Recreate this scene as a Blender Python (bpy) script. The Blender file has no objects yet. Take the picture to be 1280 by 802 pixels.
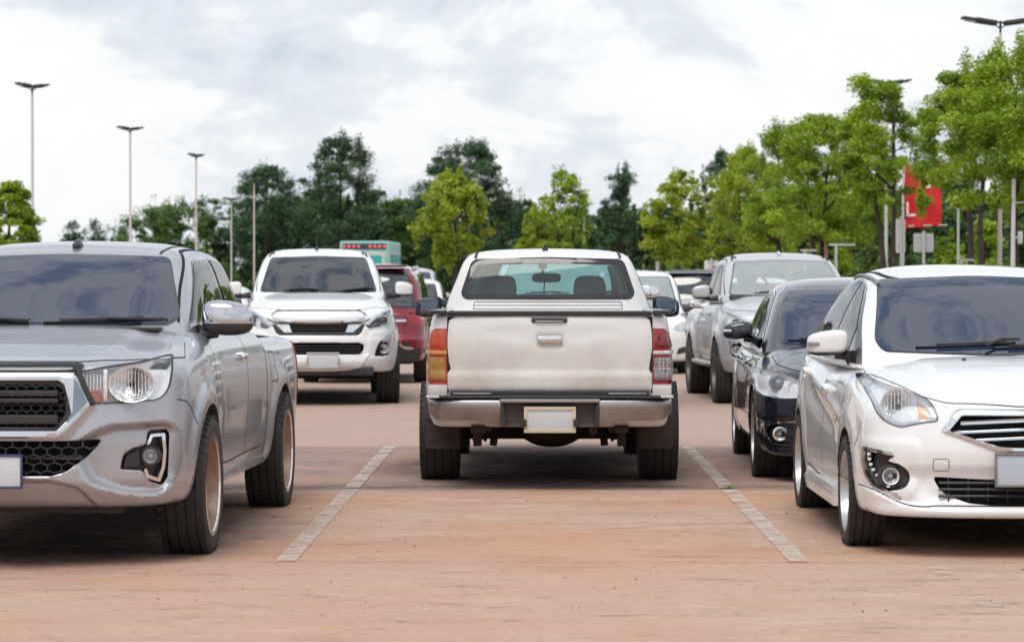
import bpy, bmesh, math, random
import numpy as np
from mathutils import Vector, Matrix
from mathutils.geometry import delaunay_2d_cdt

C = bpy.context.scene.collection
R = math.radians
rng = np.random.default_rng(11)
random.seed(7)

# ------------------------------------------------------------------ camera, world, sun, exposure
CAM_H = 1.365
cd = bpy.data.cameras.new('camera')
cam = bpy.data.objects.new('camera', cd)
C.objects.link(cam)
cd.sensor_width = 36.0
cd.lens = 3400.0 / 1280.0 * 36.0
cd.clip_start = 0.5
cd.clip_end = 3000.0
cam.location = (0, 0, CAM_H)
# camera looks along +Y, pitched down a little and turned a little to the left
cam.rotation_euler = (R(90 - 0.657), 0, R(0.438))
cd.dof.use_dof = True
cd.dof.focus_distance = 16.5
cd.dof.aperture_fstop = 5.6
bpy.context.scene.camera = cam

SUN_EL, SUN_AZ = R(58), R(200)      # azimuth measured clockwise from +Y: high, behind the camera
w = bpy.data.worlds.new('World')
bpy.context.scene.world = w
w.use_nodes = True
nt = w.node_tree
nt.nodes.clear()
def wn(t, **k):
    n = nt.nodes.new(t)
    for a, b in k.items():
        setattr(n, a, b)
    return n
out = wn('ShaderNodeOutputWorld')
bg = wn('ShaderNodeBackground')
sky = wn('ShaderNodeTexSky', sky_type='NISHITA', sun_disc=False)
sky.sun_elevation = SUN_EL
sky.sun_rotation = SUN_AZ
sky.air_density = 1.2
sky.dust_density = 2.5
tc = wn('ShaderNodeTexCoord')
sep = wn('ShaderNodeSeparateXYZ')
nt.links.new(tc.outputs['Generated'], sep.inputs[0])
# cloud cover: billowing noise over the directions of the sky, flattened towards the horizon
mpz = wn('ShaderNodeMapping'); mpz.inputs['Scale'].default_value = (1.0, 1.0, 1.9)
nt.links.new(tc.outputs['Generated'], mpz.inputs[0])
def wnoise(scale, detail, rough, dist, off):
    m = wn('ShaderNodeMapping'); m.inputs['Location'].default_value = off
    nt.links.new(mpz.outputs[0], m.inputs[0])
    n = wn('ShaderNodeTexNoise'); n.inputs['Scale'].default_value = scale
    n.inputs['Detail'].default_value = detail; n.inputs['Roughness'].default_value = rough
    n.inputs['Distortion'].default_value = dist
    nt.links.new(m.outputs[0], n.inputs['Vector'])
    return n
nA = wnoise(3.6, 6, 0.50, 0.15, (3.18, 1.7, 0.25))
nB = wnoise(10.0, 10, 0.56, 0.4, (9.4, 5.2, 1.3))
nC = wnoise(24.0, 10, 0.60, 0.7, (2.4, 7.2, 4.3))
sc1 = wn('ShaderNodeMath', operation='MULTIPLY'); sc1.inputs[1].default_value = 0.52
nt.links.new(nA.outputs['Fac'], sc1.inputs[0])
mB = wn('ShaderNodeMath', operation='MULTIPLY_ADD'); mB.inputs[1].default_value = 0.36
nt.links.new(nB.outputs['Fac'], mB.inputs[0]); nt.links.new(sc1.outputs[0], mB.inputs[2])
mixn = wn('ShaderNodeMath', operation='MULTIPLY_ADD'); mixn.inputs[1].default_value = 0.18
nt.links.new(nC.outputs['Fac'], mixn.inputs[0]); nt.links.new(mB.outputs[0], mixn.inputs[2])
# more contrast overhead, where the deck is seen from below
ctr = wn('ShaderNodeMath', operation='MULTIPLY_ADD'); ctr.inputs[1].default_value = 1.7; ctr.inputs[2].default_value = 1.15
zc0 = wn('ShaderNodeMath', operation='MAXIMUM'); zc0.inputs[1].default_value = 0.0
nt.links.new(sep.outputs['Z'], zc0.inputs[0]); nt.links.new(zc0.outputs[0], ctr.inputs[0])
sb_ = wn('ShaderNodeMath', operation='SUBTRACT'); sb_.inputs[1].default_value = 0.53; nt.links.new(mixn.outputs[0], sb_.inputs[0])
ma_ = wn('ShaderNodeMath', operation='MULTIPLY_ADD'); ma_.inputs[2].default_value = 0.535
nt.links.new(sb_.outputs[0], ma_.inputs[0]); nt.links.new(ctr.outputs[0], ma_.inputs[1])
ramp = wn('ShaderNodeValToRGB')
cr = ramp.color_ramp
cr.elements[0].position = 0.36; cr.elements[0].color = (0.36, 0.44, 0.56, 1)
cr.elements[1].position = 0.66; cr.elements[1].color = (0.94, 0.94, 0.94, 1)
e = cr.elements.new(0.47); e.color = (0.63, 0.69, 0.77, 1)
e = cr.elements.new(0.525); e.color = (0.735, 0.775, 0.83, 1)
e = cr.elements.new(0.560); e.color = (0.875, 0.885, 0.90, 1)
nt.links.new(ma_.outputs[0], ramp.inputs[0])
csc = wn('ShaderNodeVectorMath', operation='SCALE'); csc.inputs['Scale'].default_value = 7.6
nt.links.new(ramp.outputs[0], csc.inputs[0])
# overcast: the deck hides nearly all of the blue; the deck is somewhat brighter overhead
mx = wn('ShaderNodeMix', data_type='RGBA'); mx.inputs['Factor'].default_value = 0.93
nt.links.new(sky.outputs[0], mx.inputs['A']); nt.links.new(csc.outputs[0], mx.inputs['B'])
nt.links.new(mx.outputs['Result'], bg.inputs['Color'])
bg.inputs['Strength'].default_value = 0.105
nt.links.new(bg.outputs[0], out.inputs[0])

sd = bpy.data.lights.new('sun', 'SUN')
sun = bpy.data.objects.new('sun', sd)
C.objects.link(sun)
sd.energy = 1.5
sd.angle = R(38)
sd.color = (1.0, 0.95, 0.88)
sdir = Vector((math.sin(SUN_AZ) * math.cos(SUN_EL), math.cos(SUN_AZ) * math.cos(SUN_EL), math.sin(SUN_EL)))
sun.rotation_euler = sdir.to_track_quat('Z', 'Y').to_euler()
sun.location = (0, -20, 40)

vs = bpy.context.scene.view_settings
vs.view_transform = 'Standard'
vs.look = 'None'
vs.exposure = 0.5
vs.gamma = 1.0
vs.use_curve_mapping = False
cy = bpy.context.scene.cycles
cy.max_bounces = 7
cy.diffuse_bounces = 3
cy.glossy_bounces = 4
cy.transmission_bounces = 4
cy.transparent_max_bounces = 10
cy.caustics_reflective = False
cy.caustics_refractive = False
cy.use_denoising = True
# ------------------------------------------------------------------ materials
MATS = {}
def srgb(r, g, b):
    f = lambda c: (c / 255 / 12.92) if c / 255 <= 0.04045 else ((c / 255 + 0.055) / 1.055) ** 2.4
    return (f(r), f(g), f(b))

def mat(name, col=(0.5, 0.5, 0.5), rough=0.5, metal=0.0, coat=0.0, ior=1.5, spec=None,
        dirt=None, dirt_amt=0.0, dirt_z=None, dirt_scale=3.0, vary=0.0, vary_scale=8.0, bump=0.0, bump_scale=60.0,
        flake=0.0, emit=None, emit_s=0.0, sub=0.0, coat_rough=0.03):
    """Principled material with procedural colour variation, dust and fine bump (object space)."""
    if name in MATS:
        return MATS[name]
    m = bpy.data.materials.new(name)
    m.use_nodes = True
    t = m.node_tree
    b = t.nodes['Principled BSDF']
    b.inputs['Base Color'].default_value = (*col, 1)
    b.inputs['Roughness'].default_value = rough
    b.inputs['Metallic'].default_value = metal
    b.inputs['Coat Weight'].default_value = coat
    b.inputs['Coat Roughness'].default_value = coat_rough
    b.inputs['IOR'].default_value = ior
    if spec is not None:
        b.inputs['Specular IOR Level'].default_value = spec
    if sub:
        b.inputs['Subsurface Weight'].default_value = sub
    if emit is not None:
        b.inputs['Emission Color'].default_value = (*emit, 1)
        b.inputs['Emission Strength'].default_value = emit_s
    L = t.links.new
    tcn = t.nodes.new('ShaderNodeTexCoord')
    def noise(scale, detail=6, rough=0.6, vec=None):
        n = t.nodes.new('ShaderNodeTexNoise')
        n.inputs['Scale'].default_value = scale
        n.inputs['Detail'].default_value = detail
        n.inputs['Roughness'].default_value = rough
        L(vec or tcn.outputs['Object'], n.inputs['Vector'])
        return n
    csrc = None
    if vary:
        n = noise(vary_scale)
        r_ = t.nodes.new('ShaderNodeValToRGB')
        r_.color_ramp.elements[0].position = 0.3
        r_.color_ramp.elements[1].position = 0.7
        lo = tuple(c * (1 - vary) for c in col); hi = tuple(min(1, c * (1 + vary)) for c in col)
        r_.color_ramp.elements[0].color = (*lo, 1); r_.color_ramp.elements[1].color = (*hi, 1)
        L(n.outputs['Fac'], r_.inputs[0])
        csrc = r_.outputs[0]
        L(csrc, b.inputs['Base Color'])
    if dirt is not None:
        n = noise(dirt_scale, 8, 0.65)
        rr = t.nodes.new('ShaderNodeMapRange')
        rr.inputs['From Min'].default_value = 0.38; rr.inputs['From Max'].default_value = 0.72
        rr.inputs['To Min'].default_value = 0.25 * dirt_amt; rr.inputs['To Max'].default_value = dirt_amt
        L(n.outputs['Fac'], rr.inputs['Value'])
        fac = rr.outputs[0]
        if dirt_z is not None:                      # road dust thickest near the ground
            sx = t.nodes.new('ShaderNodeSeparateXYZ'); L(tcn.outputs['Object'], sx.inputs[0])
            zr = t.nodes.new('ShaderNodeMapRange')
            zr.inputs['From Min'].default_value = dirt_z[0]; zr.inputs['From Max'].default_value = dirt_z[1]
            zr.inputs['To Min'].default_value = 1.0; zr.inputs['To Max'].default_value = dirt_z[2] if len(dirt_z) > 2 else 0.0
            L(sx.outputs['Z'], zr.inputs['Value'])
            mu = t.nodes.new('ShaderNodeMath'); mu.operation = 'MULTIPLY'
            L(fac, mu.inputs[0]); L(zr.outputs[0], mu.inputs[1])
            fac = mu.outputs[0]
        mxn = t.nodes.new('ShaderNodeMix'); mxn.data_type = 'RGBA'
        L(fac, mxn.inputs['Factor'])
        if csrc is not None: L(csrc, mxn.inputs['A'])
        else: mxn.inputs['A'].default_value = (*col, 1)
        mxn.inputs['B'].default_value = (*dirt, 1)
        L(mxn.outputs['Result'], b.inputs['Base Color'])
        ra = t.nodes.new('ShaderNodeMapRange'); ra.inputs['To Min'].default_value = rough; ra.inputs['To Max'].default_value = 0.85
        L(fac, ra.inputs['Value']); L(ra.outputs[0], b.inputs['Roughness'])
        if coat:
            rc = t.nodes.new('ShaderNodeMapRange'); rc.inputs['To Min'].default_value = coat; rc.inputs['To Max'].default_value = 0.0
            L(fac, rc.inputs['Value']); L(rc.outputs[0], b.inputs['Coat Weight'])
        if metal:
            rm = t.nodes.new('ShaderNodeMapRange'); rm.inputs['To Min'].default_value = metal; rm.inputs['To Max'].default_value = 0.0
            L(fac, rm.inputs['Value']); L(rm.outputs[0], b.inputs['Metallic'])
    if bump:
        n = noise(bump_scale, 5, 0.6)
        bp = t.nodes.new('ShaderNodeBump'); bp.inputs['Strength'].default_value = bump
        bp.inputs['Distance'].default_value = 0.01
        L(n.outputs['Fac'], bp.inputs['Height']); L(bp.outputs[0], b.inputs['Normal'])
    MATS[name] = m
    return m

def glass(name, tint=(0.9, 0.95, 0.95), clear=0.8, refl=1.5, dark=(0.02, 0.022, 0.025), rough=0.0, wavy=0.0):
    """Window glass: part clear, part film, with a Fresnel reflection of the sky."""
    if name in MATS:
        return MATS[name]
    m = bpy.data.materials.new(name); m.use_nodes = True
    t = m.node_tree; t.nodes.clear(); L = t.links.new
    o = t.nodes.new('ShaderNodeOutputMaterial')
    tr = t.nodes.new('ShaderNodeBsdfTransparent'); tr.inputs[0].default_value = (*tint, 1)
    df = t.nodes.new('ShaderNodeBsdfDiffuse'); df.inputs[0].default_value = (*dark, 1)
    gl = t.nodes.new('ShaderNodeBsdfGlossy'); gl.inputs['Roughness'].default_value = rough
    fr = t.nodes.new('ShaderNodeFresnel'); fr.inputs['IOR'].default_value = refl
    m1 = t.nodes.new('ShaderNodeMixShader'); m1.inputs[0].default_value = clear
    m2 = t.nodes.new('ShaderNodeMixShader')
    L(df.outputs[0], m1.inputs[1]); L(tr.outputs[0], m1.inputs[2])
    ge = t.nodes.new('ShaderNodeNewGeometry')       # the thin pane reflects from its outer side only
    inv = t.nodes.new('ShaderNodeMath'); inv.operation = 'SUBTRACT'; inv.inputs[0].default_value = 1.0; L(ge.outputs['Backfacing'], inv.inputs[1])
    mu = t.nodes.new('ShaderNodeMath'); mu.operation = 'MULTIPLY'; L(fr.outputs[0], mu.inputs[0]); L(inv.outputs[0], mu.inputs[1])
    L(mu.outputs[0], m2.inputs[0]); L(m1.outputs[0], m2.inputs[1]); L(gl.outputs[0], m2.inputs[2])
    L(m2.outputs[0], o.inputs[0])
    if wavy:
        tcn = t.nodes.new('ShaderNodeTexCoord')
        n = t.nodes.new('ShaderNodeTexNoise'); n.inputs['Scale'].default_value = 2.0
        L(tcn.outputs['Object'], n.inputs['Vector'])
        bp = t.nodes.new('ShaderNodeBump'); bp.inputs['Strength'].default_value = wavy; bp.inputs['Distance'].default_value = 0.02
        L(n.outputs['Fac'], bp.inputs['Height']); L(bp.outputs[0], gl.inputs['Normal']); L(bp.outputs[0], fr.inputs['Normal'])
    MATS[name] = m
    return m

# ------------------------------------------------------------------ objects, tags
def root(name, label, cat, loc=(0, 0, 0), rz=0.0, group=None):
    o = bpy.data.objects.new(name, None)
    o.empty_display_size = 0.3
    C.objects.link(o)
    o.location = loc; o.rotation_euler = (0, 0, rz)
    o['label'] = label; o['category'] = cat
    if group: o['group'] = group
    return o
def tag(o, label, cat, group=None):
    o['label'] = label; o['category'] = cat
    if group: o['group'] = group
    return o
def link(name, me, parent=None):
    o = bpy.data.objects.new(name, me)
    C.objects.link(o)
    if parent is not None: o.parent = parent
    return o
def arr_mesh(name, V, F, material, smooth=True, normals=None):
    me = bpy.data.meshes.new(name)
    V = np.asarray(V, dtype=np.float64)
    me.from_pydata([tuple(v) for v in V], [], [tuple(int(i) for i in f) for f in F])
    if material is not None:
        for mm in (material if isinstance(material, (list, tuple)) else [material]):
            me.materials.append(mm)
    me.polygons.foreach_set('use_smooth', [smooth] * len(me.polygons))
    me.update()
    return me
def sharp(me, deg=35):
    me.polygons.foreach_set('use_smooth', [True] * len(me.polygons))
    me.set_sharp_from_angle(angle=R(deg))
    return me
def quads_np(name, V, F, material):
    """big foliage meshes: V (n,3), F (m,4) numpy arrays"""
    me = bpy.data.meshes.new(name)
    me.vertices.add(len(V)); me.vertices.foreach_set('co', V.astype(np.float32).ravel())
    me.loops.add(F.size); me.loops.foreach_set('vertex_index', F.astype(np.int32).ravel())
    me.polygons.add(len(F)); me.polygons.foreach_set('loop_start', np.arange(0, F.size, F.shape[1], dtype=np.int32))
    for mm in (material if isinstance(material, (list, tuple)) else [material]): me.materials.append(mm)
    me.update(calc_edges=True)
    return me

class MB:
    """collects simple solids into one mesh"""
    def __init__(s): s.V = []; s.F = []
    def add(s, V, F):
        n = len(s.V); s.V += [tuple(v) for v in V]; s.F += [tuple(i + n for i in f) for f in F]
        return s
    def box(s, c, d, rz=0, rx=0, ry=0, bev=0.0):
        x, y, z = d[0] / 2, d[1] / 2, d[2] / 2
        M = Matrix.Translation(c) @ Matrix.Rotation(rz, 4, 'Z') @ Matrix.Rotation(ry, 4, 'Y') @ Matrix.Rotation(rx, 4, 'X')
        if bev <= 0:
            vs_ = [(-x, -y, -z), (x, -y, -z), (x, y, -z), (-x, y, -z), (-x, -y, z), (x, -y, z), (x, y, z), (-x, y, z)]
            fs = [(0, 3, 2, 1), (4, 5, 6, 7), (0, 1, 5, 4), (1, 2, 6, 5), (2, 3, 7, 6), (3, 0, 4, 7)]
            return s.add([M @ Vector(v) for v in vs_], fs)
        bm = bmesh.new()
        bmesh.ops.create_cube(bm, size=1.0)
        for v in bm.verts: v.co = Vector((v.co.x * 2 * x, v.co.y * 2 * y, v.co.z * 2 * z))
        bmesh.ops.bevel(bm, geom=bm.edges[:], offset=min(bev, x * .9, y * .9, z * .9), segments=2, affect='EDGES', profile=0.6)
        bm.verts.index_update()
        V = [M @ v.co for v in bm.verts]; F = [[v.index for v in f.verts] for f in bm.faces]
        bm.free()
        return s.add(V, F)
    def tube(s, pts, r, n=8, cap=True):
        pts = [Vector(p) for p in pts]
        rs = r if isinstance(r, (list, tuple)) else [r] * len(pts)
        V = []; F = []
        up = Vector((0, 0, 1))
        prev = None
        for i, p in enumerate(pts):
            d = (pts[min(i + 1, len(pts) - 1)] - pts[max(i - 1, 0)])
            d = d.normalized() if d.length > 1e-9 else Vector((0, 0, 1))
            if prev is None:
                a = d.cross(up)
                if a.length < 1e-3: a = d.cross(Vector((1, 0, 0)))
                a.normalize()
            else:
                a = prev - d * prev.dot(d)
                if a.length < 1e-6: a = d.orthogonal()
                a.normalize()
            prev = a
            b = d.cross(a)
            for k in range(n):
                t = 2 * math.pi * k / n
                V.append(p + (a * math.cos(t) + b * math.sin(t)) * rs[i])
        for i in range(len(pts) - 1):
            for k in range(n):
                k2 = (k + 1) % n
                F.append((i * n + k, i * n + k2, (i + 1) * n + k2, (i + 1) * n + k))
        if cap:
            F.append(tuple(reversed(range(n)))); F.append(tuple((len(pts) - 1) * n + k for k in range(n)))
        return s.add(V, F)
    def lathe(s, prof, n=32, axis='x', c=(0, 0, 0), closed=False):
        """prof: list of (radius, offset along axis)"""
        V = []; F = []
        for (r_, a) in prof:
            for k in range(n):
                t = 2 * math.pi * k / n
                u, v = r_ * math.cos(t), r_ * math.sin(t)
                p = {'x': (a, u, v), 'y': (u, a, v), 'z': (u, v, a)}[axis]
                V.append((p[0] + c[0], p[1] + c[1], p[2] + c[2]))
        m = len(prof)
        for i in range(m if closed else m - 1):
            j = (i + 1) % m
            for k in range(n):
                k2 = (k + 1) % n
                F.append((i * n + k, j * n + k, j * n + k2, i * n + k2))
        return s.add(V, F)
    def prism(s, poly, a0, a1, axis='y'):
        """poly in the plane across the axis, extruded from a0 to a1"""
        n = len(poly)
        def P(p, a): return {'y': (p[0], a, p[1]), 'x': (a, p[0], p[1]), 'z': (p[0], p[1], a)}[axis]
        V = [P(p, a0) for p in poly] + [P(p, a1) for p in poly]
        F = [tuple(range(n)), tuple(reversed(range(n, 2 * n)))]
        F += [(i, i + n, (i + 1) % n + n, (i + 1) % n) for i in range(n)]
        return s.add(V, F)
    def mesh(s, name, material, deg=35, fix=True):
        me = arr_mesh(name, s.V, s.F, material)
        if fix:
            bm = bmesh.new(); bm.from_mesh(me)
            bmesh.ops.recalc_face_normals(bm, faces=bm.faces[:]); bm.to_mesh(me); bm.free()
        return sharp(me, deg)
    def build(s, name, material, parent=None, deg=35, fix=True):
        return link(name, s.mesh(name, material, deg, fix), parent)

# ------------------------------------------------------------------ curves
def pch(pts):
    """monotone cubic through (x, y) pairs, clamped outside with the end slope"""
    xs = np.array([p[0] for p in pts], float); ys = np.array([p[1] for p in pts], float)
    h = np.diff(xs); d = np.diff(ys) / h
    m = np.zeros(len(xs))
    if len(xs) == 2: m[:] = d[0]
    else:
        m[0], m[-1] = d[0], d[-1]
        if xs[0] == 0 and ys[0] == 0 and xs[-1] < 1.2: m[0] = 0.0      # even about the centre line
        for i in range(1, len(xs) - 1):
            if d[i - 1] * d[i] <= 0: m[i] = 0
            else:
                w1, w2 = 2 * h[i] + h[i - 1], h[i] + 2 * h[i - 1]
                m[i] = (w1 + w2) / (w1 / d[i - 1] + w2 / d[i])
    def f(x):
        x = np.asarray(x, float)
        i = np.clip(np.searchsorted(xs, x) - 1, 0, len(xs) - 2)
        t = (x - xs[i]) / h[i]
        tc_ = np.clip(t, 0, 1)
        h00 = 2 * tc_**3 - 3 * tc_**2 + 1; h10 = tc_**3 - 2 * tc_**2 + tc_
        h01 = -2 * tc_**3 + 3 * tc_**2; h11 = tc_**3 - tc_**2
        y = h00 * ys[i] + h10 * h[i] * m[i] + h01 * ys[i + 1] + h11 * h[i] * m[i + 1]
        y = y + np.where(t < 0, (x - xs[0]) * m[0], 0) + np.where(t > 1, (x - xs[-1]) * m[-1], 0)
        return y
    return f
def smax(a, b, k):
    return 0.5 * (a + b + np.sqrt((a - b) ** 2 + k * k))
def sstep(t):
    t = np.clip(t, 0, 1); return t * t * (3 - 2 * t)
def rpoly(poly, r, n=4):
    """round the corners of a polygon; r a number or one per corner"""
    P = [Vector(p) for p in poly]; out_ = []
    N = len(P)
    for i in range(N):
        a, b, c = P[i - 1], P[i], P[(i + 1) % N]
        rr = r[i] if isinstance(r, (list, tuple)) else r
        la, lc = (a - b).length, (c - b).length
        q = min(rr, la * 0.48, lc * 0.48)
        if q < 1e-5: out_.append(tuple(b)); continue
        p0 = b + (a - b).normalized() * q; p1 = b + (c - b).normalized() * q
        for k in range(n + 1):
            t = k / n
            out_.append(tuple(p0 * (1 - t) ** 2 + b * 2 * t * (1 - t) + p1 * t * t))
    return out_
def dens(poly, step, closed=True):
    out_ = []
    N = len(poly)
    for i in range(N if closed else N - 1):
        a = np.array(poly[i], float); b = np.array(poly[(i + 1) % N], float)
        k = max(1, int(math.ceil(np.linalg.norm(b - a) / step)))
        for j in range(k): out_.append(tuple(a + (b - a) * j / k))
    if not closed: out_.append(tuple(poly[-1]))
    return out_
def smooth_path(pts, n=8):
    """Catmull-Rom through points of any dimension"""
    P = [np.array(p, float) for p in pts]
    P = [2 * P[0] - P[1]] + P + [2 * P[-1] - P[-2]]
    out_ = []
    for i in range(1, len(P) - 2):
        for k in range(n):
            t = k / n
            out_.append(tuple(0.5 * ((2 * P[i]) + (-P[i - 1] + P[i + 1]) * t + (2 * P[i - 1] - 5 * P[i] + 4 * P[i + 1] - P[i + 2]) * t * t
                        + (-P[i - 1] + 3 * P[i] - 3 * P[i + 1] + P[i + 2]) * t ** 3)))
    out_.append(tuple(P[-2]))
    return out_
def mir(poly):
    return [(-p[0],) + tuple(p[1:]) for p in poly][::-1]
def sdpoly(X, Z, poly):
    """signed distance to polygon (negative inside), vectorised"""
    P = np.array(poly, float); N = len(P)
    d = np.full(X.shape, 1e9); ins = np.zeros(X.shape, bool)
    for i in range(N):
        a = P[i - 1]; b = P[i]
        ex, ez = b - a
        wx, wz = X - a[0], Z - a[1]
        t = np.clip((wx * ex + wz * ez) / (ex * ex + ez * ez + 1e-12), 0, 1)
        d = np.minimum(d, (wx - ex * t) ** 2 + (wz - ez * t) ** 2)
        c = ((a[1] > Z) != (b[1] > Z))
        with np.errstate(divide='ignore', invalid='ignore'):
            xi = (b[0] - a[0]) * (Z - a[1]) / (b[1] - a[1]) + a[0]
        ins ^= c & (X < xi)
    d = np.sqrt(d)
    return np.where(ins, -d, d)

# ------------------------------------------------------------------ implicit shells
AX = {'front': (1, 1.0), 'rear': (1, -1.0), 'right': (0, -1.0), 'left': (0, 1.0), 'top': (2, -1.0), 'bottom': (2, 1.0)}
# direction the ray travels: 'front' = +y from -inf, 'right' = from +x inwards, ...
class Shell:
    def __init__(s, f, box, grid, inner=0.12, warp=None):
        """f: implicit function of (x,y,z) arrays; box: parameter box ((x0,x1),(y0,y1),(z0,z1)); grid: three coordinate lists"""
        s.f = f; s.box = box; s.grid = grid; s.inner = inner; s.warp = warp or (lambda u, v, w_: (u, v, w_))
        s.bounds = None
    def F(s, P):
        return s.f(P[:, 0], P[:, 1], P[:, 2])
    def normals(s, P, e=0.004):
        g = np.zeros_like(P)
        for k in range(3):
            d = np.zeros(3); d[k] = e
            g[:, k] = s.F(P + d) - s.F(P - d)
        n = np.linalg.norm(g, axis=1, keepdims=True); n[n == 0] = 1
        return g / n
    def make(s):
        gx, gy, gz = [np.asarray(g, float) for g in s.grid]
        nx, ny, nz = len(gx), len(gy), len(gz)
        idx = {}; P = []; F = []
        def vid(i, j, k):
            key = (i, j, k)
            if key not in idx: idx[key] = len(P); P.append((gx[i], gy[j], gz[k]))
            return idx[key]
        for k, flip in ((0, True), (nz - 1, False)):
            for i in range(nx - 1):
                for j in range(ny - 1):
                    q = [vid(i, j, k), vid(i + 1, j, k), vid(i + 1, j + 1, k), vid(i, j + 1, k)]
                    F.append(q[::-1] if flip else q)
        for j, flip in ((0, False), (ny - 1, True)):
            for i in range(nx - 1):
                for k in range(nz - 1):
                    q = [vid(i, j, k), vid(i + 1, j, k), vid(i + 1, j, k + 1), vid(i, j, k + 1)]
                    F.append(q[::-1] if flip else q)
        for i, flip in ((0, True), (nx - 1, False)):
            for j in range(ny - 1):
                for k in range(nz - 1):
                    q = [vid(i, j, k), vid(i, j + 1, k), vid(i, j + 1, k + 1), vid(i, j, k + 1)]
                    F.append(q[::-1] if flip else q)
        P = np.array(P)
        lo = np.array([g[0] for g in (gx, gy, gz)]) + s.inner
        hi = np.array([g[-1] for g in (gx, gy, gz)]) - s.inner
        Q = np.clip(P, lo, hi); D = P - Q
        a = np.zeros(len(P)); b = np.full(len(P), 1.9)
        ev = lambda t: s.f(*s.warp(*(Q + D * t[:, None]).T))
        # coarse march to the first crossing, then bisect
        ts = np.linspace(0, 1.9, 24)
        found = np.zeros(len(P), bool)
        prev = ev(np.zeros(len(P)))
        for t0_, t1_ in zip(ts[:-1], ts[1:]):
            cur = ev(np.full(len(P), t1_))
            hit = (~found) & (cur > 0)
            a[hit] = t0_; b[hit] = t1_; found |= hit
        for _ in range(18):
            m_ = 0.5 * (a + b); v = ev(m_)
            neg = v < 0
            a = np.where(neg, m_, a); b = np.where(neg, b, m_)
        t = 0.5 * (a + b)
        V = np.stack(s.warp(*(Q + D * t[:, None]).T), axis=1)
        s.V = V; s.Fc = F
        s.bounds = (V.min(0), V.max(0))
        return s
    def mesh(s, name, material):
        me = arr_mesh(name, s.V, s.Fc, material)
        me.normals_split_custom_set_from_vertices([tuple(n) for n in s.normals(s.V)])
        return me
    def project(s, UV, axis, near=None, far=None, step=0.02):
        """UV (n,2) in the plane across the axis -> surface points; near: start coordinate"""
        k, sg = AX[axis]
        UV = np.asarray(UV, float); n = len(UV)
        lo, hi = s.bounds
        start = (lo[k] - 0.05) if sg > 0 else (hi[k] + 0.05)
        if near is not None: start = near
        end = (hi[k] + 0.02) if sg > 0 else (lo[k] - 0.02)
        if axis in ('right', 'left') and near is None: end = 0.0
        if axis == 'top' and near is None: end = lo[k]
        if axis in ('front', 'rear') and near is None: end = start + sg * min(abs(end - start), 2.4)
        if far is not None: end = far
        def pts(t):
            P = np.zeros((n, 3)); o = [i for i in range(3) if i != k]
            P[:, o[0]] = UV[:, 0]; P[:, o[1]] = UV[:, 1]; P[:, k] = t
            return P
        N = max(4, int(abs(end - start) / step))
        ts = np.linspace(start, end, N + 1)
        a = np.full(n, start); b = np.full(n, start); found = np.zeros(n, bool)
        best = np.full(n, 1e9); bt = np.full(n, start)
        pv = start
        for t in ts:
            v = s.F(pts(np.full(n, t)))
            hit = (~found) & (v <= 0)
            a[hit] = pv; b[hit] = t; found |= hit
            bet = (v < best) & ~found
            best[bet] = v[bet]; bt[bet] = t
            pv = t
            if found.all(): break
        for _ in range(16):
            m_ = 0.5 * (a + b); v = s.F(pts(m_))
            neg = v <= 0
            b = np.where(neg, m_, b); a = np.where(neg, a, m_)
        t = np.where(found, b, bt)
        s.miss = int((~found).sum())
        return pts(t)

def tri_fill(poly, step, holes=()):
    """CDT of the polygon with interior grid points -> (V2, F, boundary loops)"""
    poly = dens(poly, step)
    loops = [poly] + [dens(h, step) for h in holes]
    verts = []; edges = []
    for lp in loops:
        b = len(verts); verts += lp
        edges += [(b + i, b + (i + 1) % len(lp)) for i in range(len(lp))]
    xs = [p[0] for p in poly]; zs = [p[1] for p in poly]
    gx = np.arange(min(xs) + step / 2, max(xs), step); gz = np.arange(min(zs) + step / 2, max(zs), step)
    X, Z = np.meshgrid(gx, gz); X = X.ravel(); Z = Z.ravel()
    if len(X):
        sd_ = sdpoly(X, Z, poly)
        ok = sd_ < -step * 0.4
        for h in holes: ok &= sdpoly(X, Z, h) > step * 0.4
        verts += list(zip(X[ok], Z[ok]))
    r_ = delaunay_2d_cdt([Vector(v) for v in verts], edges, [], 1, 1e-7)
    V2 = np.array([tuple(v) for v in r_[0]]); F = [list(f) for f in r_[2]]
    if holes:
        cen = np.array([V2[f].mean(0) for f in F])
        keep = np.ones(len(F), bool)
        for h in holes: keep &= sdpoly(cen[:, 0], cen[:, 1], h) > 0
        F = [f for f, k in zip(F, keep) if k]
    # consistent orientation
    for i, f in enumerate(F):
        a, b, c = V2[f[0]], V2[f[1]], V2[f[2]]
        if (b[0] - a[0]) * (c[1] - a[1]) - (b[1] - a[1]) * (c[0] - a[0]) < 0: F[i] = f[::-1]
    cnt = {}
    for f in F:
        for i in range(len(f)):
            cnt[(f[i], f[(i + 1) % len(f)])] = True
    bed = [e for e in cnt if (e[1], e[0]) not in cnt]
    return V2, F, bed

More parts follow.
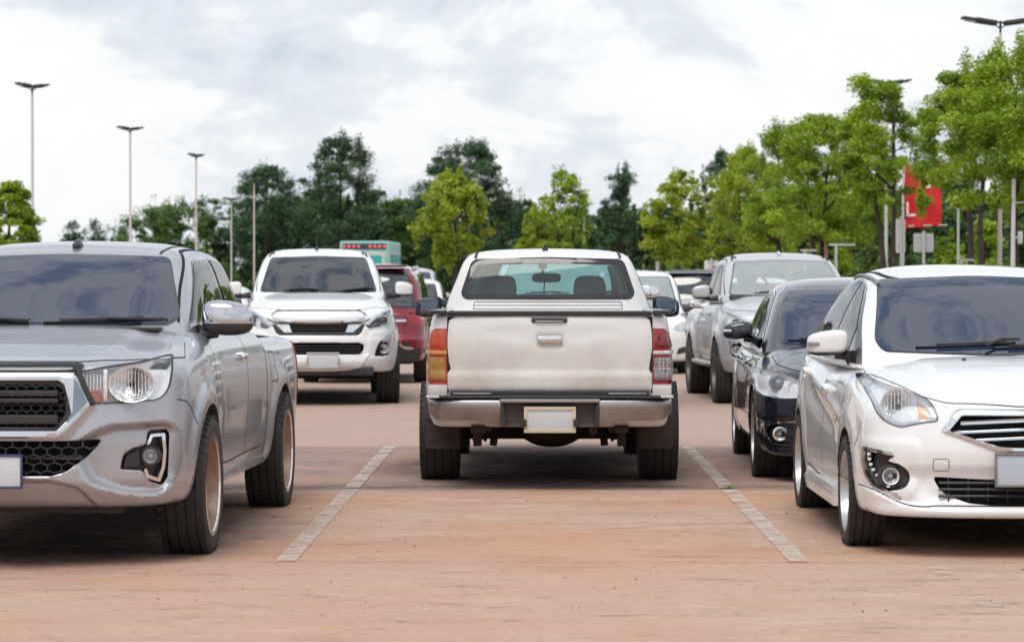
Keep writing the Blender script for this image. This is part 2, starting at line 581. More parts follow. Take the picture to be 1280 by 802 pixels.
def patch(shell, poly, axis, off=0.004, thick=0.01, step=0.035, name='panel', material=None, parent=None, holes=(),
          bevel=0.0, disp=None, near=None, back=None, bow=0.0, vert_off=None):
    """a panel that follows the shell: its outline is poly seen along the axis, it stands off by `off`"""
    V2, F, bed = tri_fill(poly, step, holes)
    P = shell.project(V2, axis, near=near)
    N = shell.normals(P)
    o = np.full(len(P), float(off))
    if disp is not None: o = o + disp(V2[:, 0], V2[:, 1])
    bset = sorted({i for e in bed for i in e})
    if bevel:
        sdv = -sdpoly(V2[:, 0], V2[:, 1], poly)
        for h in holes: sdv = np.minimum(sdv, sdpoly(V2[:, 0], V2[:, 1], h))
        o = o - bevel * (1 - sstep(sdv / (bevel * 2.5)))
    T = P + N * o[:, None]
    k, sg = AX[axis]
    bidx = {v: i for i, v in enumerate(bset)}
    n0 = len(T)
    W0 = T[bset]; 
    W1 = (P + N * (o - thick)[:, None])[bset]
    V = np.vstack([T, W0, W1]); nb = len(bset)
    flip = axis in ('rear', 'right', 'top')
    # 2D orientation -> 3D outward orientation
    a, b, c = T[F[0][0]], T[F[0][1]], T[F[0][2]]
    outw = np.dot(np.cross(b - a, c - a), N[F[0][0]])
    if outw < 0: F = [f[::-1] for f in F]; bed = [(e[1], e[0]) for e in bed]
    FF = [list(f) for f in F] + [[n0 + bidx[e[0]], n0 + nb + bidx[e[0]], n0 + nb + bidx[e[1]], n0 + bidx[e[1]]] for e in bed]
    me = arr_mesh(name, V, FF, material)
    if disp is None and not bevel:
        nl = []
        for f in me.polygons:
            if f.index < len(F):
                for vi in f.vertices: nl.append(tuple(N[vi]))
            else:
                for vi in f.vertices: nl.append(tuple(f.normal))
        me.normals_split_custom_set(nl)
    else:
        sharp(me, 50)
    ob = link(name, me, parent)
    return ob

def cutter(mb, shell, poly, axis, depth=0.05, outer=0.2, step=0.04, near=None):
    """adds to mb a closed solid that cuts a pocket of the given depth below the surface"""
    V2, F, bed = tri_fill(poly, step)
    P = shell.project(V2, axis, near=near)
    k, sg = AX[axis]
    A = P.copy(); A[:, k] += sg * depth
    B = P.copy(); B[:, k] -= sg * outer
    n = len(P)
    V = np.vstack([A, B])
    FF = [list(f) for f in F] + [[i + n for i in f[::-1]] for f in F] + [[e[0], e[1], e[1] + n, e[0] + n][::-1] for e in bed]
    mb.add([tuple(v) for v in V], FF)

def boolean(ob, mb, material=None, solver='EXACT', selfx=False):
    me = mb.mesh('cut', material if material else (ob.data.materials[0] if ob.data.materials else None))
    co = link('cut', me)
    co.matrix_world = ob.matrix_world if ob.parent is None else Matrix()
    m = ob.modifiers.new('b', 'BOOLEAN'); m.operation = 'DIFFERENCE'; m.object = co; m.solver = solver
    m.use_self = selfx
    if hasattr(m, 'material_mode'): m.material_mode = 'TRANSFER'
    dg = bpy.context.evaluated_depsgraph_get(); dg.update()
    new = bpy.data.meshes.new_from_object(ob.evaluated_get(dg))
    ob.modifiers.clear()
    old = ob.data; ob.data = new; new.name = old.name
    bpy.data.objects.remove(co); 
    sharp(new, 40)
    return ob

def strip(shell, path, axis, width=0.006, off=0.0015, name='panel_gap', material=None, parent=None, near=None, step=0.03, join=None, thick=0.0):
    """thin ribbon along a path on the shell (panel gap, rubber edge, trim line)"""
    pts = np.array(dens(path, step, closed=False), float)
    d = np.gradient(pts, axis=0); d /= (np.linalg.norm(d, axis=1, keepdims=True) + 1e-9)
    nrm = np.stack([-d[:, 1], d[:, 0]], 1)
    w_ = np.asarray(width if hasattr(width, '__len__') else [width] * 2, float)
    wv = np.interp(np.linspace(0, 1, len(pts)), np.linspace(0, 1, len(w_)), w_)[:, None]
    A = shell.project(pts + nrm * wv / 2, axis, near=near); B = shell.project(pts - nrm * wv / 2, axis, near=near)
    NA = shell.normals(A); NB = shell.normals(B)
    n = len(pts)
    if thick <= 0:
        V = np.vstack([A + NA * off, B + NB * off])
        F = [(i, i + 1, n + i + 1, n + i) for i in range(n - 1)]
    else:
        V = np.vstack([A + NA * off, B + NB * off, A + NA * (off - thick), B + NB * (off - thick)])
        F = [(i, i + 1, n + i + 1, n + i) for i in range(n - 1)]
        F += [(2 * n + i, 2 * n + i + 1, i + 1, i) for i in range(n - 1)]
        F += [(n + i, n + i + 1, 3 * n + i + 1, 3 * n + i) for i in range(n - 1)]
        F += [(0, n, 3 * n, 2 * n), (n - 1, 3 * n - 1, 4 * n - 1, 2 * n - 1)]
    if join is not None: join.add(V, F); return None
    mb = MB(); mb.add(V, F)
    return mb.build(name, material, parent)

def on(shell, path, axis, off=0.0, near=None, step=0.03, closed=False):
    """3-D points of a path laid on the shell"""
    pts = np.array(dens(path, step, closed=closed), float)
    P = shell.project(pts, axis, near=near)
    P = P + shell.normals(P) * off
    return [tuple(p) for p in P]

def blob(size, pw=3.0, n=14, fn=None):
    """rounded box (superellipsoid on a cube sphere) with an optional shaping function; returns V, F"""
    bm = bmesh.new()
    bmesh.ops.create_cube(bm, size=2.0)
    bmesh.ops.subdivide_edges(bm, edges=bm.edges[:], cuts=n, use_grid_fill=True)
    V = []
    for v in bm.verts:
        c = np.array(v.co)
        r_ = (np.abs(c) ** pw).sum() ** (1 / pw)
        c = c / r_
        p = [c[i] * size[i] / 2 for i in range(3)]
        if fn: p = fn(c, p)
        V.append(tuple(p))
    bm.verts.index_update()
    F = [[v.index for v in f.verts] for f in bm.faces]
    bm.free()
    return V, F
def place(V, loc=(0, 0, 0), rx=0, ry=0, rz=0, s=(1, 1, 1)):
    M = Matrix.Translation(loc) @ Matrix.Rotation(rz, 4, 'Z') @ Matrix.Rotation(ry, 4, 'Y') @ Matrix.Rotation(rx, 4, 'X')
    return [tuple(M @ Vector((v[0] * s[0], v[1] * s[1], v[2] * s[2]))) for v in V]

def lin(a, b, d):
    return np.linspace(a, b, max(2, int(round(abs(b - a) / d)) + 1))
def cat(*xs):
    return np.unique(np.round(np.concatenate(xs), 5))
# ------------------------------------------------------------------ car library
def lower_shell(wy, wz, yf, bow, yr, bowr, zt, crown, zb=0.28, arches=(), reliefs=(), rear_reliefs=(), k=(0.05, 0.05, 0.05, 0.04),
                L=5.3, U=0.92, H=0.9, dens_=(0.016, 0.03, 0.016), side_fn=None, top_fn=None, fine=0.35, fine_rear=0.0):
    wy, wz, yf, bow, yr, bowr, zt, crown = [pch(q) for q in (wy, wz, yf, bow, yr, bowr, zt, crown)]
    def Wf(y, z):
        w_ = wy(y) - wz(z)
        for (ay, az, ar, bulge) in arches:
            d = np.sqrt((y - ay) ** 2 + (z - az) ** 2)
            w_ = w_ + bulge * sstep((ar + 0.16 - d) / 0.12)
        if side_fn is not None: w_ = w_ + side_fn(y, z)
        return w_
    def table(rel):
        if not rel: return None
        gx_ = np.linspace(0, 1.05, 211); gz_ = np.linspace(0.05, 1.40, 271)
        X, Z = np.meshgrid(gx_, gz_, indexing='ij'); T = np.zeros(X.shape)
        for (poly, depth, width) in rel: T += depth * sstep(0.5 - sdpoly(X, Z, poly) / width)
        def look(x, z):
            a = np.clip(x / 0.005, 0, 209.999); b = np.clip((z - 0.05) / 0.005, 0, 269.999)
            i = a.astype(int); j = b.astype(int); a = a - i; b = b - j
            return (T[i, j] * (1 - a) + T[i + 1, j] * a) * (1 - b) + (T[i, j + 1] * (1 - a) + T[i + 1, j + 1] * a) * b
        return look
    tf, tr_ = table(reliefs), table(rear_reliefs)
    def YF(ax, x, z):
        y = yf(z) + bow(ax)
        return y + tf(ax, z) if tf else y
    def YR(ax, x, z):
        y = yr(z) - bowr(ax)
        return y - tr_(ax, z) if tr_ else y
    def ZT(ax, y):
        z = zt(y) - crown(ax)
        if top_fn is not None: z = z + top_fn(ax, y)
        return z
    def f(x, y, z):
        ax = np.abs(x)
        s_ = ax - Wf(y, z)
        a = smax(s_, YF(ax, x, z) - y, k[0])
        a = smax(a, y - YR(ax, x, z), k[1])
        a = smax(a, z - ZT(ax, y), k[2])
        return smax(a, zb - z, k[3])
    def warp(u, v, w_):
        t = v / L; h = w_ / H
        au = np.minimum(np.abs(u), U)
        y0 = t * L
        z0 = zb + h * (zt(np.clip(y0, 0.05, L - 0.05)) - zb)
        zc_ = np.clip(z0, zb, None)
        yA = yf(zc_) + bow(au); yB = yr(zc_) - bowr(au)
        y = yA + t * (yB - yA)
        z = zb + h * (zt(np.clip(y, 0.02, L - 0.02)) - crown(au) * h - zb)
        W = wy(y) - wz(np.clip(z, zb, None))
        return u * W / U, y, z
    gx = lin(-U, U, dens_[0])
    gy = cat(lin(0, fine, dens_[0]), lin(fine, L - max(fine_rear, 0.2), dens_[1]), lin(L - max(fine_rear, 0.2), L, dens_[0] if fine_rear else dens_[1]))
    gz = lin(0, H, dens_[2])
    return Shell(f, None, (gx, gy, gz), inner=0.1, warp=warp).make()

def cab_shell(W, ys, bow, yr, bowr, roof, crown, z0, H, L, U=0.8, k=(0.07, 0.06, 0.05), d=0.03, taper=None, inner=0.09, off=0.0):
    W, ys, bow, yr, bowr, roof, crown = [pch(q) for q in (W, ys, bow, yr, bowr, roof, crown)]
    taper = pch(taper) if taper else (lambda y: 0 * y)
    def f(x, y, z):
        ax = np.abs(x)
        s_ = ax - (W(z) - taper(y))
        # windscreen and backlight distances scaled to their slope so the rounding radius is even
        a = smax(s_, (ys(z) + bow(ax) - y) * 0.62, k[0])
        a = smax(a, (y - (yr(z) - bowr(ax))) * 0.8, k[1])
        a = smax(a, z - (roof(y) - crown(ax)), k[2])
        return smax(a, z0 - z, 0.01) + off
    zmax = z0 + H
    def warp(u, v, w_):
        z = z0 + w_
        zc_ = np.clip(z, z0, zmax)
        au = np.minimum(np.abs(u), U)
        t = v / L
        yA = ys(zc_) + bow(au); yB = yr(zc_) - bowr(au)
        y = yA + t * (yB - yA)
        return u * (W(zc_) - taper(y)) / U, y, z
    return Shell(f, None, (lin(-U, U, d), lin(0, L, d), lin(0, H, d)), inner=inner, warp=warp).make()

def arch_cut(mb, y, z, r, W=1.05, depth=0.36, n=40):
    for s in (-1, 1):
        mb.lathe([(0.001, s * (W - 0.0)), (r, s * W), (r, s * (W - depth)), (0.001, s * (W - depth))], n=n, axis='x', c=(0, y, z))

def wheel(parent, x, y, r, tw, rim_r, side, rim_mat, kind='alloy', spokes=7, dish=0.06, tyre_mat=None, steer=0.0, flat=0.012, cap=None, name='wheel', lip=0.012, fine=True):
    """side=+1: outer face towards +x.  x is the tyre centre."""
    h = bpy.data.objects.new(name, None); C.objects.link(h); h.parent = parent; h.empty_display_size = .1
    h.location = (x, y, r - flat); h.rotation_euler = (0, 0, steer)
    if tyre_mat is None: tyre_mat = mat('tyre_rubber', (0.018, 0.0175, 0.018), 0.72, dirt=(0.14, 0.10, 0.085), dirt_amt=0.16, bump=0.35, bump_scale=60)
    t = tw / 2
    prof = [(rim_r - 0.004, -t * 0.80), (rim_r + 0.012, -t * 0.93), ((r + rim_r) / 2, -t * 1.0), (r - 0.03, -t * 0.97), (r - 0.010, -t * 0.86)]
    ng = 4
    zs = []
    for g in range(ng):
        c = -t * 0.62 + g * (t * 1.24) / (ng - 1)
        zs += [(r - 0.001, c - 0.006), (r - 0.009, c - 0.004), (r - 0.009, c + 0.004), (r - 0.001, c + 0.006)]
    prof += zs
    prof += [(a, -b) for a, b in reversed(prof[:5])]
    mb = MB(); mb.lathe([(a, b * side) for a, b in prof], n=64, axis='x', closed=False)
    if fine:      # shoulder tread blocks
        for i in range(44):
            a = 2 * math.pi * i / 44
            for ss in (-1, 1):
                mb.box((ss * t * 0.84, (r - 0.010) * math.cos(a), (r - 0.010) * math.sin(a)), (t * 0.22, 0.024, 0.012), rx=a - math.pi / 2)
    ty = mb.build('tyre', tyre_mat, h, deg=30)
    # rim: outer lip, barrel, inner back plate
    mb = MB()
    o = t * 0.93
    pr = [(rim_r + 0.010, o - 0.004), (rim_r + 0.010, o), (rim_r - lip, o), (rim_r - lip - 0.004, o - 0.012), (rim_r - lip - 0.012, o - dish),
          (rim_r - lip - 0.02, -t * 0.8), (rim_r + 0.004, -t * 0.9)]
    mb.lathe([(a, b * side) for a, b in pr], n=64, axis='x')
    xs = o - dish          # spoke plane
    if kind == 'alloy':
        mb.lathe([(0.001, xs * side), (0.045, (xs) * side), (0.062, (xs - 0.012) * side), (0.062, (xs - 0.05) * side)], n=24, axis='x')
        for i in range(spokes):
            a = 2 * math.pi * i / spokes
            for da in ((-0.10, 0.10) if kind == 'alloy2' else (0,)):
                aa = a + da
                r0, r1 = 0.045, rim_r - lip - 0.008
                for q in range(4):
                    ra = r0 + (r1 - r0) * q / 4; rb = r0 + (r1 - r0) * (q + 1) / 4
                    wd = 0.030 + 0.016 * abs(q - 1.2) / 2
                    rc = (ra + rb) / 2
                    zq = xs + 0.012 * math.sin(math.pi * (q + .5) / 4)
                    mb.box((zq * side - side * 0.012, rc * math.cos(aa), rc * math.sin(aa)), (0.026, rb - ra + 0.006, wd), rx=aa, bev=0.006)
    elif kind == 'mesh':
        mb.lathe([(0.001, xs * side), (0.06, xs * side), (0.08, (xs - 0.015) * side), (0.08, (xs - 0.06) * side)], n=24, axis='x')
        for i in range(spokes):
            a = 2 * math.pi * i / spokes
            for da in (-0.13, 0.13):
                p0 = (xs * side - side * .01, 0.07 * math.cos(a), 0.07 * math.sin(a))
                r1 = rim_r - lip - 0.012
                p1 = (xs * side - side * .0, r1 * math.cos(a + da), r1 * math.sin(a + da))
                mb.tube([p0, p1], 0.011, n=6)
    rm = mb.build('rim', rim_mat, h, deg=35)
    if dish > .05:
        mb = MB(); mb.lathe([(a, b * side) for a, b in [(rim_r + .012, o - .006), (rim_r + .012, o + .003), (rim_r - lip - .002, o + .003), (rim_r - lip - .006, o - .006)]], n=64, axis='x')
        mb.build('rim_lip', mat('polished_lip', (.80, .76, .70), .16, metal=1.0), rm)
    mb = MB(); mb.lathe([(0.001, -t * 0.2 * side), (rim_r - 0.04, -t * 0.2 * side)], n=32, axis='x')
    mb.lathe([(0.001, (xs - 0.07) * side), (0.13, (xs - 0.07) * side), (0.13, (xs - 0.09) * side)], n=32, axis='x')
    mb.build('brake_disc', mat('brake_dark', (0.06, 0.055, 0.05), 0.6, metal=0.3), h)
    if cap:
        mb = MB(); mb.lathe([(0.001, (xs + 0.008) * side), (0.028, (xs + 0.006) * side), (0.03, (xs - 0.004) * side)], n=24, axis='x')
        mb.build('hub_cap', cap, h)
    return h

def plate(parent, x, y, z, face=-1, w_=0.34, h_=0.155, frame=None, pm=None, tilt=0.0, rz=0, frame_w=0.012, name='license_plate'):
    pm = pm or mat('plate_white', (0.55, 0.57, 0.60), 0.45, vary=0.06, vary_scale=9, bump=.05, bump_scale=30)
    mb = MB(); mb.box((0, 0, 0), (w_, 0.004, h_), bev=0.0015)
    o = mb.build(name, pm, parent)
    o.location = (x, y, z); o.rotation_euler = (tilt, 0, rz)
    if frame is not None:
        mb = MB(); a, b = w_ / 2 + frame_w / 2 - .003, h_ / 2 + frame_w / 2 - .003
        for q in ((0, b, w_ + frame_w * 2 - .006, frame_w), (0, -b, w_ + frame_w * 2 - .006, frame_w)):
            mb.box((q[0], face * 0.002, q[1]), (q[2], 0.014, q[3]), bev=0.003)
        for sx in (-1, 1):
            mb.box((sx * a, face * 0.002, 0), (frame_w, 0.013, h_ - .006), bev=0.003)
        mb.build('plate_frame', frame, o)
    return o

def hexgrid(x0, x1, z0, z1, y, r, poly, depth=0.02, bar=0.005, stretch=1.0):
    """honeycomb bars clipped (by centre) to a polygon in the xz plane"""
    mb = MB()
    dx_ = r * math.sqrt(3) * stretch; dz_ = r * 1.5
    rows = int((z1 - z0) / dz_) + 2
    P = []
    for j in range(rows):
        for i in range(int((x1 - x0) / dx_) + 2):
            cx = x0 + i * dx_ + (dx_ / 2 if j % 2 else 0); cz = z0 + j * dz_
            for k_ in (0, 1, 2):
                a0 = math.pi / 2 + k_ * math.pi / 3 * 1; a1 = a0 + math.pi / 3
                P.append(((cx + r * stretch * math.cos(a0), cz + r * math.sin(a0)), (cx + r * stretch * math.cos(a1), cz + r * math.sin(a1))))
    M_ = np.array([[(a[0] + b[0]) / 2, (a[1] + b[1]) / 2] for a, b in P])
    ok = sdpoly(M_[:, 0], M_[:, 1], poly) < 0
    for (a, b), o in zip(P, ok):
        if not o: continue
        L_ = math.hypot(b[0] - a[0], b[1] - a[1]); an = math.atan2(b[1] - a[1], b[0] - a[0])
        yy = y((a[0] + b[0]) / 2) if callable(y) else y
        mb.box(((a[0] + b[0]) / 2, yy, (a[1] + b[1]) / 2), (L_ + bar * .8, depth, bar), ry=-an)
    return mb

def bucket(body, poly, parent, depth, material, axis='front', step=.02, name='lamp_housing', near=None, rim=.004):
    """lining of a lamp recess: back wall and side walls in one mesh"""
    return patch(body, poly, axis, -depth, -(depth - rim), step=step, name=name, material=material, parent=parent, near=near)

def lamp_bowl(parent, x, y, z, r, depth, material, name='reflector', bulb=None, ax='y', n=28, facets=True):
    mb = MB()
    pr = [(r * (1 - i / 7), y + depth * (1 - (1 - i / 7) ** 2)) for i in range(8)]
    pr = [(max(a, 0.001), b) for a, b in pr]
    mb.lathe(pr, n=n, axis='y', c=(x, 0, z))
    mb.lathe([(r, y), (r + 0.006, y - 0.002), (r + 0.006, y + 0.02)], n=n, axis='y', c=(x, 0, z))
    o = mb.build(name, material, parent, deg=25 if facets else 60)
    if bulb:
        mb = MB(); mb.lathe([(0.001, y + 0.004), (0.012, y + 0.008), (0.013, y + depth)], n=12, axis='y', c=(x, 0, z))
        mb.build('bulb', bulb, o)
    return o

M = {}
def mk_mats():
    dust = (0.33, 0.25, 0.20)
    M['silver'] = mat('silver_paint', (0.44, 0.455, 0.50), 0.31, metal=0.68, coat=0.65, coat_rough=.05, dirt=dust, dirt_amt=0.36, dirt_z=(0.25, 0.9, 0.05))
    M['silver2'] = mat('light_silver_paint', (0.60, 0.61, 0.64), 0.34, metal=0.5, coat=0.6, dirt=dust, dirt_amt=0.45, dirt_z=(0.25, 1.0, 0.10))
    M['white'] = mat('white_paint', (0.785, 0.80, 0.82), 0.25, coat=1.0, dirt=(0.50, 0.42, 0.32), dirt_amt=0.38, dirt_z=(0.2, 0.85, 0.02))
    M['white2'] = mat('pickup_white_paint', (0.80, 0.815, 0.83), 0.25, coat=1.0, dirt=(0.50, 0.42, 0.34), dirt_amt=0.35, dirt_z=(0.3, 1.0, 0.02))
    M['pearl'] = mat('pearl_white_paint', (0.77, 0.775, 0.765), 0.34, metal=0.12, coat=0.7, dirt=(0.42, 0.32, 0.25), dirt_amt=0.85, dirt_z=(0.80, 1.10, 0.12), dirt_scale=1.8)
    M['navy'] = mat('dark_blue_paint', (0.006, 0.009, 0.022), 0.22, metal=0.0, coat=1.0)
    M['red'] = mat('dark_red_paint', (0.22, 0.008, 0.022), 0.25, metal=0.35, coat=1.0)
    M['grey'] = mat('grey_paint', (0.08, 0.09, 0.11), 0.3, metal=0.4, coat=1.0)
    M['black'] = mat('black_plastic', (0.018, 0.018, 0.022), 0.48, dirt=(0.18, 0.14, 0.12), dirt_amt=0.12)
    M['dark'] = mat('dark_void', (0.008, 0.008, 0.009), 0.9)
    M['gloss'] = mat('gloss_black', (0.012, 0.013, 0.017), 0.12, coat=0.6)
    M['rubber'] = mat('black_rubber', (0.02, 0.02, 0.022), 0.6)
    M['chrome'] = mat('chrome', (0.75, 0.77, 0.80), 0.07, metal=1.0)
    M['dchrome'] = mat('dusty_chrome', (0.42, 0.42, 0.43), 0.20, metal=1.0, dirt=(0.20, 0.13, 0.095), dirt_amt=1.0, dirt_z=(0.54, 0.63, 0.12), dirt_scale=3)
    M['reflector'] = mat('lamp_reflector', (0.86, 0.88, 0.90), 0.16, metal=.85, bump=.6, bump_scale=38)
    M['housing'] = mat('lamp_housing_silver', (0.80, 0.82, 0.85), 0.25, metal=.12, coat=.5, bump=.4, bump_scale=45)
    M['amber'] = mat('amber_lens', (0.75, 0.16, 0.03), 0.15, coat=0.5)
    M['bulb'] = mat('bulb_glass', (0.3, 0.3, 0.3), 0.1, coat=1)
    M['lens'] = glass('clear_lens', (0.97, 0.98, 1.0), 0.90, 1.45, dark=(0.6, 0.62, 0.65))
    M['tint'] = glass('tinted_glass', (0.25, 0.27, 0.30), 0.10, 2.3, dark=(0.006, 0.010, 0.020))
    M['tintb'] = glass('blue_tinted_glass', (0.25, 0.27, 0.32), 0.05, 2.25, dark=(0.008, 0.020, 0.055))
    M['side'] = glass('side_glass', (0.35, 0.38, 0.40), 0.35, 1.6, dark=(0.03, 0.035, 0.04))
    M['clear'] = glass('clear_glass', (0.72, 0.90, 0.88), 0.93, 1.5, dark=(0.3, 0.4, 0.4))
    M['interior'] = mat('interior_grey', (0.06, 0.06, 0.065), 0.8)
    M['seat'] = mat('seat_fabric', (0.045, 0.043, 0.05), 0.9, bump=.2)
    M['steel'] = mat('underbody_steel', (0.02, 0.018, 0.018), 0.7, dirt=(0.08, 0.05, 0.04), dirt_amt=0.4)
    M['alloy'] = mat('alloy_rim', (0.62, 0.63, 0.65), 0.28, metal=0.9, dirt=(0.28, 0.22, 0.18), dirt_amt=0.4)
    M['dalloy'] = mat('dark_alloy', (0.16, 0.16, 0.17), 0.4, metal=0.7, dirt=(0.2, 0.15, 0.12), dirt_amt=0.5)
    M['copper'] = mat('dusty_copper_rim', (0.52, 0.40, 0.32), 0.24, metal=0.9, dirt=(0.30, 0.165, 0.09), dirt_amt=0.85, dirt_scale=9)
    M['mirrorglass'] = mat('mirror_glass', (0.11, 0.13, 0.17), 0.04, metal=1.0)
    M['redlens'] = mat('red_lens', (0.30, 0.006, 0.012), 0.12, coat=0.8)
    M['fadedred'] = mat('faded_red_lens', (0.42, 0.045, 0.028), 0.25, coat=0.4, vary=0.15, vary_scale=14)
    M['fadedamber'] = mat('faded_amber_lens', (0.36, 0.19, 0.04), 0.25, coat=0.4, vary=0.12, vary_scale=20)
    M['paleamber'] = mat('pale_orange_lens', (0.62, 0.31, 0.11), 0.25, coat=0.4)
    M['graylens'] = mat('grey_clear_lens', (0.22, 0.20, 0.20), 0.18, coat=0.8)
mk_mats()

def two(fn):
    for s in (1, -1): fn(s)

def wiper(parent, shell, path, off=0.012, axis='front', arm=None):
    mb = MB(); pts = on(shell, path, axis, off, step=0.05)
    mb.tube(pts, 0.007, n=6)
    pts2 = on(shell, path, axis, off + 0.014, step=0.05)
    mb.tube(pts2[len(pts2) // 6: -len(pts2) // 6] if len(pts2) > 8 else pts2, 0.0055, n=6)
    if arm:
        mb.tube(on(shell, arm, axis, off + 0.02, step=0.06), 0.009, n=6)
    return mb.build('wiper', M['black'], parent)

def mirror_unit(parent, s, at, size, paint, base=None, lower=None, facing=-1, arm_to=None, signal=None, tilt=0.0, glassm=True, name='side_mirror', drop=0.30, pw=3.4):
    """at: centre of the housing; size (w,d,h); the housing's flat glass looks to -facing"""
    h = bpy.data.objects.new(name, None); C.objects.link(h); h.parent = parent; h.location = at; h.empty_display_size = .1
    h.rotation_euler = (0, 0, tilt * s)
    w_, d_, hh = size
    def fn(c, p):
        x, y, z = p
        # the outer end is lower and shorter, the front is rounded, the back is flat
        o = s * c[0]
        z = z * (1 - 0.16 * max(0, o)) - 0.010 * o
        yb = y * facing
        if yb < 0: y = y * 0.55
        else: y = y * (1.0 - 0.18 * max(0, o))
        return (x, y, z)
    V, F = blob(size, pw, 10, fn)
    mb = MB(); mb.add(V, F); mb.build('mirror_cap', paint, h, deg=60)
    if lower:
        V2 = [(v[0] * 1.012, v[1] * 1.03, v[2] * 1.02) for v in V]
        zc_ = -hh * (0.5 - drop)
        V2 = [(x, y, min(z, zc_)) for x, y, z in V2]
        mb = MB(); mb.add(V2, F); mb.build('mirror_base', lower, h, deg=50)
    if glassm:
        V3, F3 = blob((w_ * 0.84, 0.012, hh * 0.80), 5, 8)
        mb = MB(); mb.add(place(V3, (0, -facing * d_ * 0.275, 0)), F3); mb.build('mirror_glass', M['mirrorglass'], h)
    if arm_to:
        a = Vector(arm_to) - Vector(at)
        mb = MB(); mb.tube([(-s * w_ * 0.2, 0, -hh * 0.42), (-s * w_ * 0.55, 0.0, -hh * 0.5), tuple(a)], [0.030, 0.032, 0.045], n=10)
        mb.build('mirror_arm', lower or M['black'], h, deg=60)
    if signal:
        mb = MB()
        V4, F4 = blob((w_ * 0.30, d_ * 0.5, 0.022), 6, 6)
        mb.add(place(V4, (s * w_ * 0.36, facing * d_ * 0.26, -hh * 0.02)), F4); mb.build('turn_signal', signal, h)
    return h

def antenna(parent, at, kind='fin', mat_=None, shell=None):
    mb = MB()
    if shell is not None:
        p = shell.project(np.array([[at[0], at[1]]]), 'top', near=2.5)[0]; at = (at[0], at[1], float(p[2]) + (0.012 if kind == 'fin' else 0.0))
    if kind == 'fin':
        V, F = blob((0.055, 0.13, 0.07), 2.4, 8, lambda c, p: (p[0] * (1 - 0.55 * max(0, c[2])), p[1] * (1 - .4 * max(0, c[2])) + 0.03 * max(0, c[2]), p[2]))
        mb.add(place(V, at), F)
    else:
        mb.lathe([(0.001, 0.05), (0.014, 0.045), (0.024, 0.0), (0.026, -0.01)], n=14, axis='z', c=at)
        mb.tube([at, (at[0], at[1] + 0.09, at[2] + kind)], [0.004, 0.0022], n=6)
    return mb.build('antenna', mat_ or M['black'], parent, deg=60)

def headrest(parent, x, y, z, w_=0.26, h_=0.20, d_=0.10, material=None):
    V, F = blob((w_, d_, h_), 4.5, 8, lambda c, p: (p[0] * (1 - 0.1 * max(0, c[2])), p[1], p[2]))
    mb = MB(); mb.add(place(V, (x, y, z)), F)
    for s in (-1, 1): mb.tube([(x + s * .05, y, z - h_ * .4), (x + s * .05, y, z - h_ * .9)], 0.006, n=6)
    return mb.build('headrest', material or M['seat'], parent, deg=60)

def seat(parent, x, y, z0, z1, w_=0.5, material=None):
    V, F = blob((w_, 0.14, z1 - z0), 5, 8)
    mb = MB(); mb.add(place(V, (x, y, (z0 + z1) / 2), rx=R(-8)), F)
    return mb.build('seat', material or M['seat'], parent, deg=60)
# ------------------------------------------------------------------ ground
def struct(o):
    o['kind'] = 'structure'; return o
def sheet(name, x0, x1, y0, y1, z, material, n=1):
    mb = MB(); mb.add([(x0, y0, z), (x1, y0, z), (x1, y1, z), (x0, y1, z)], [(0, 1, 2, 3)])
    return struct(mb.build(name, material, fix=False))

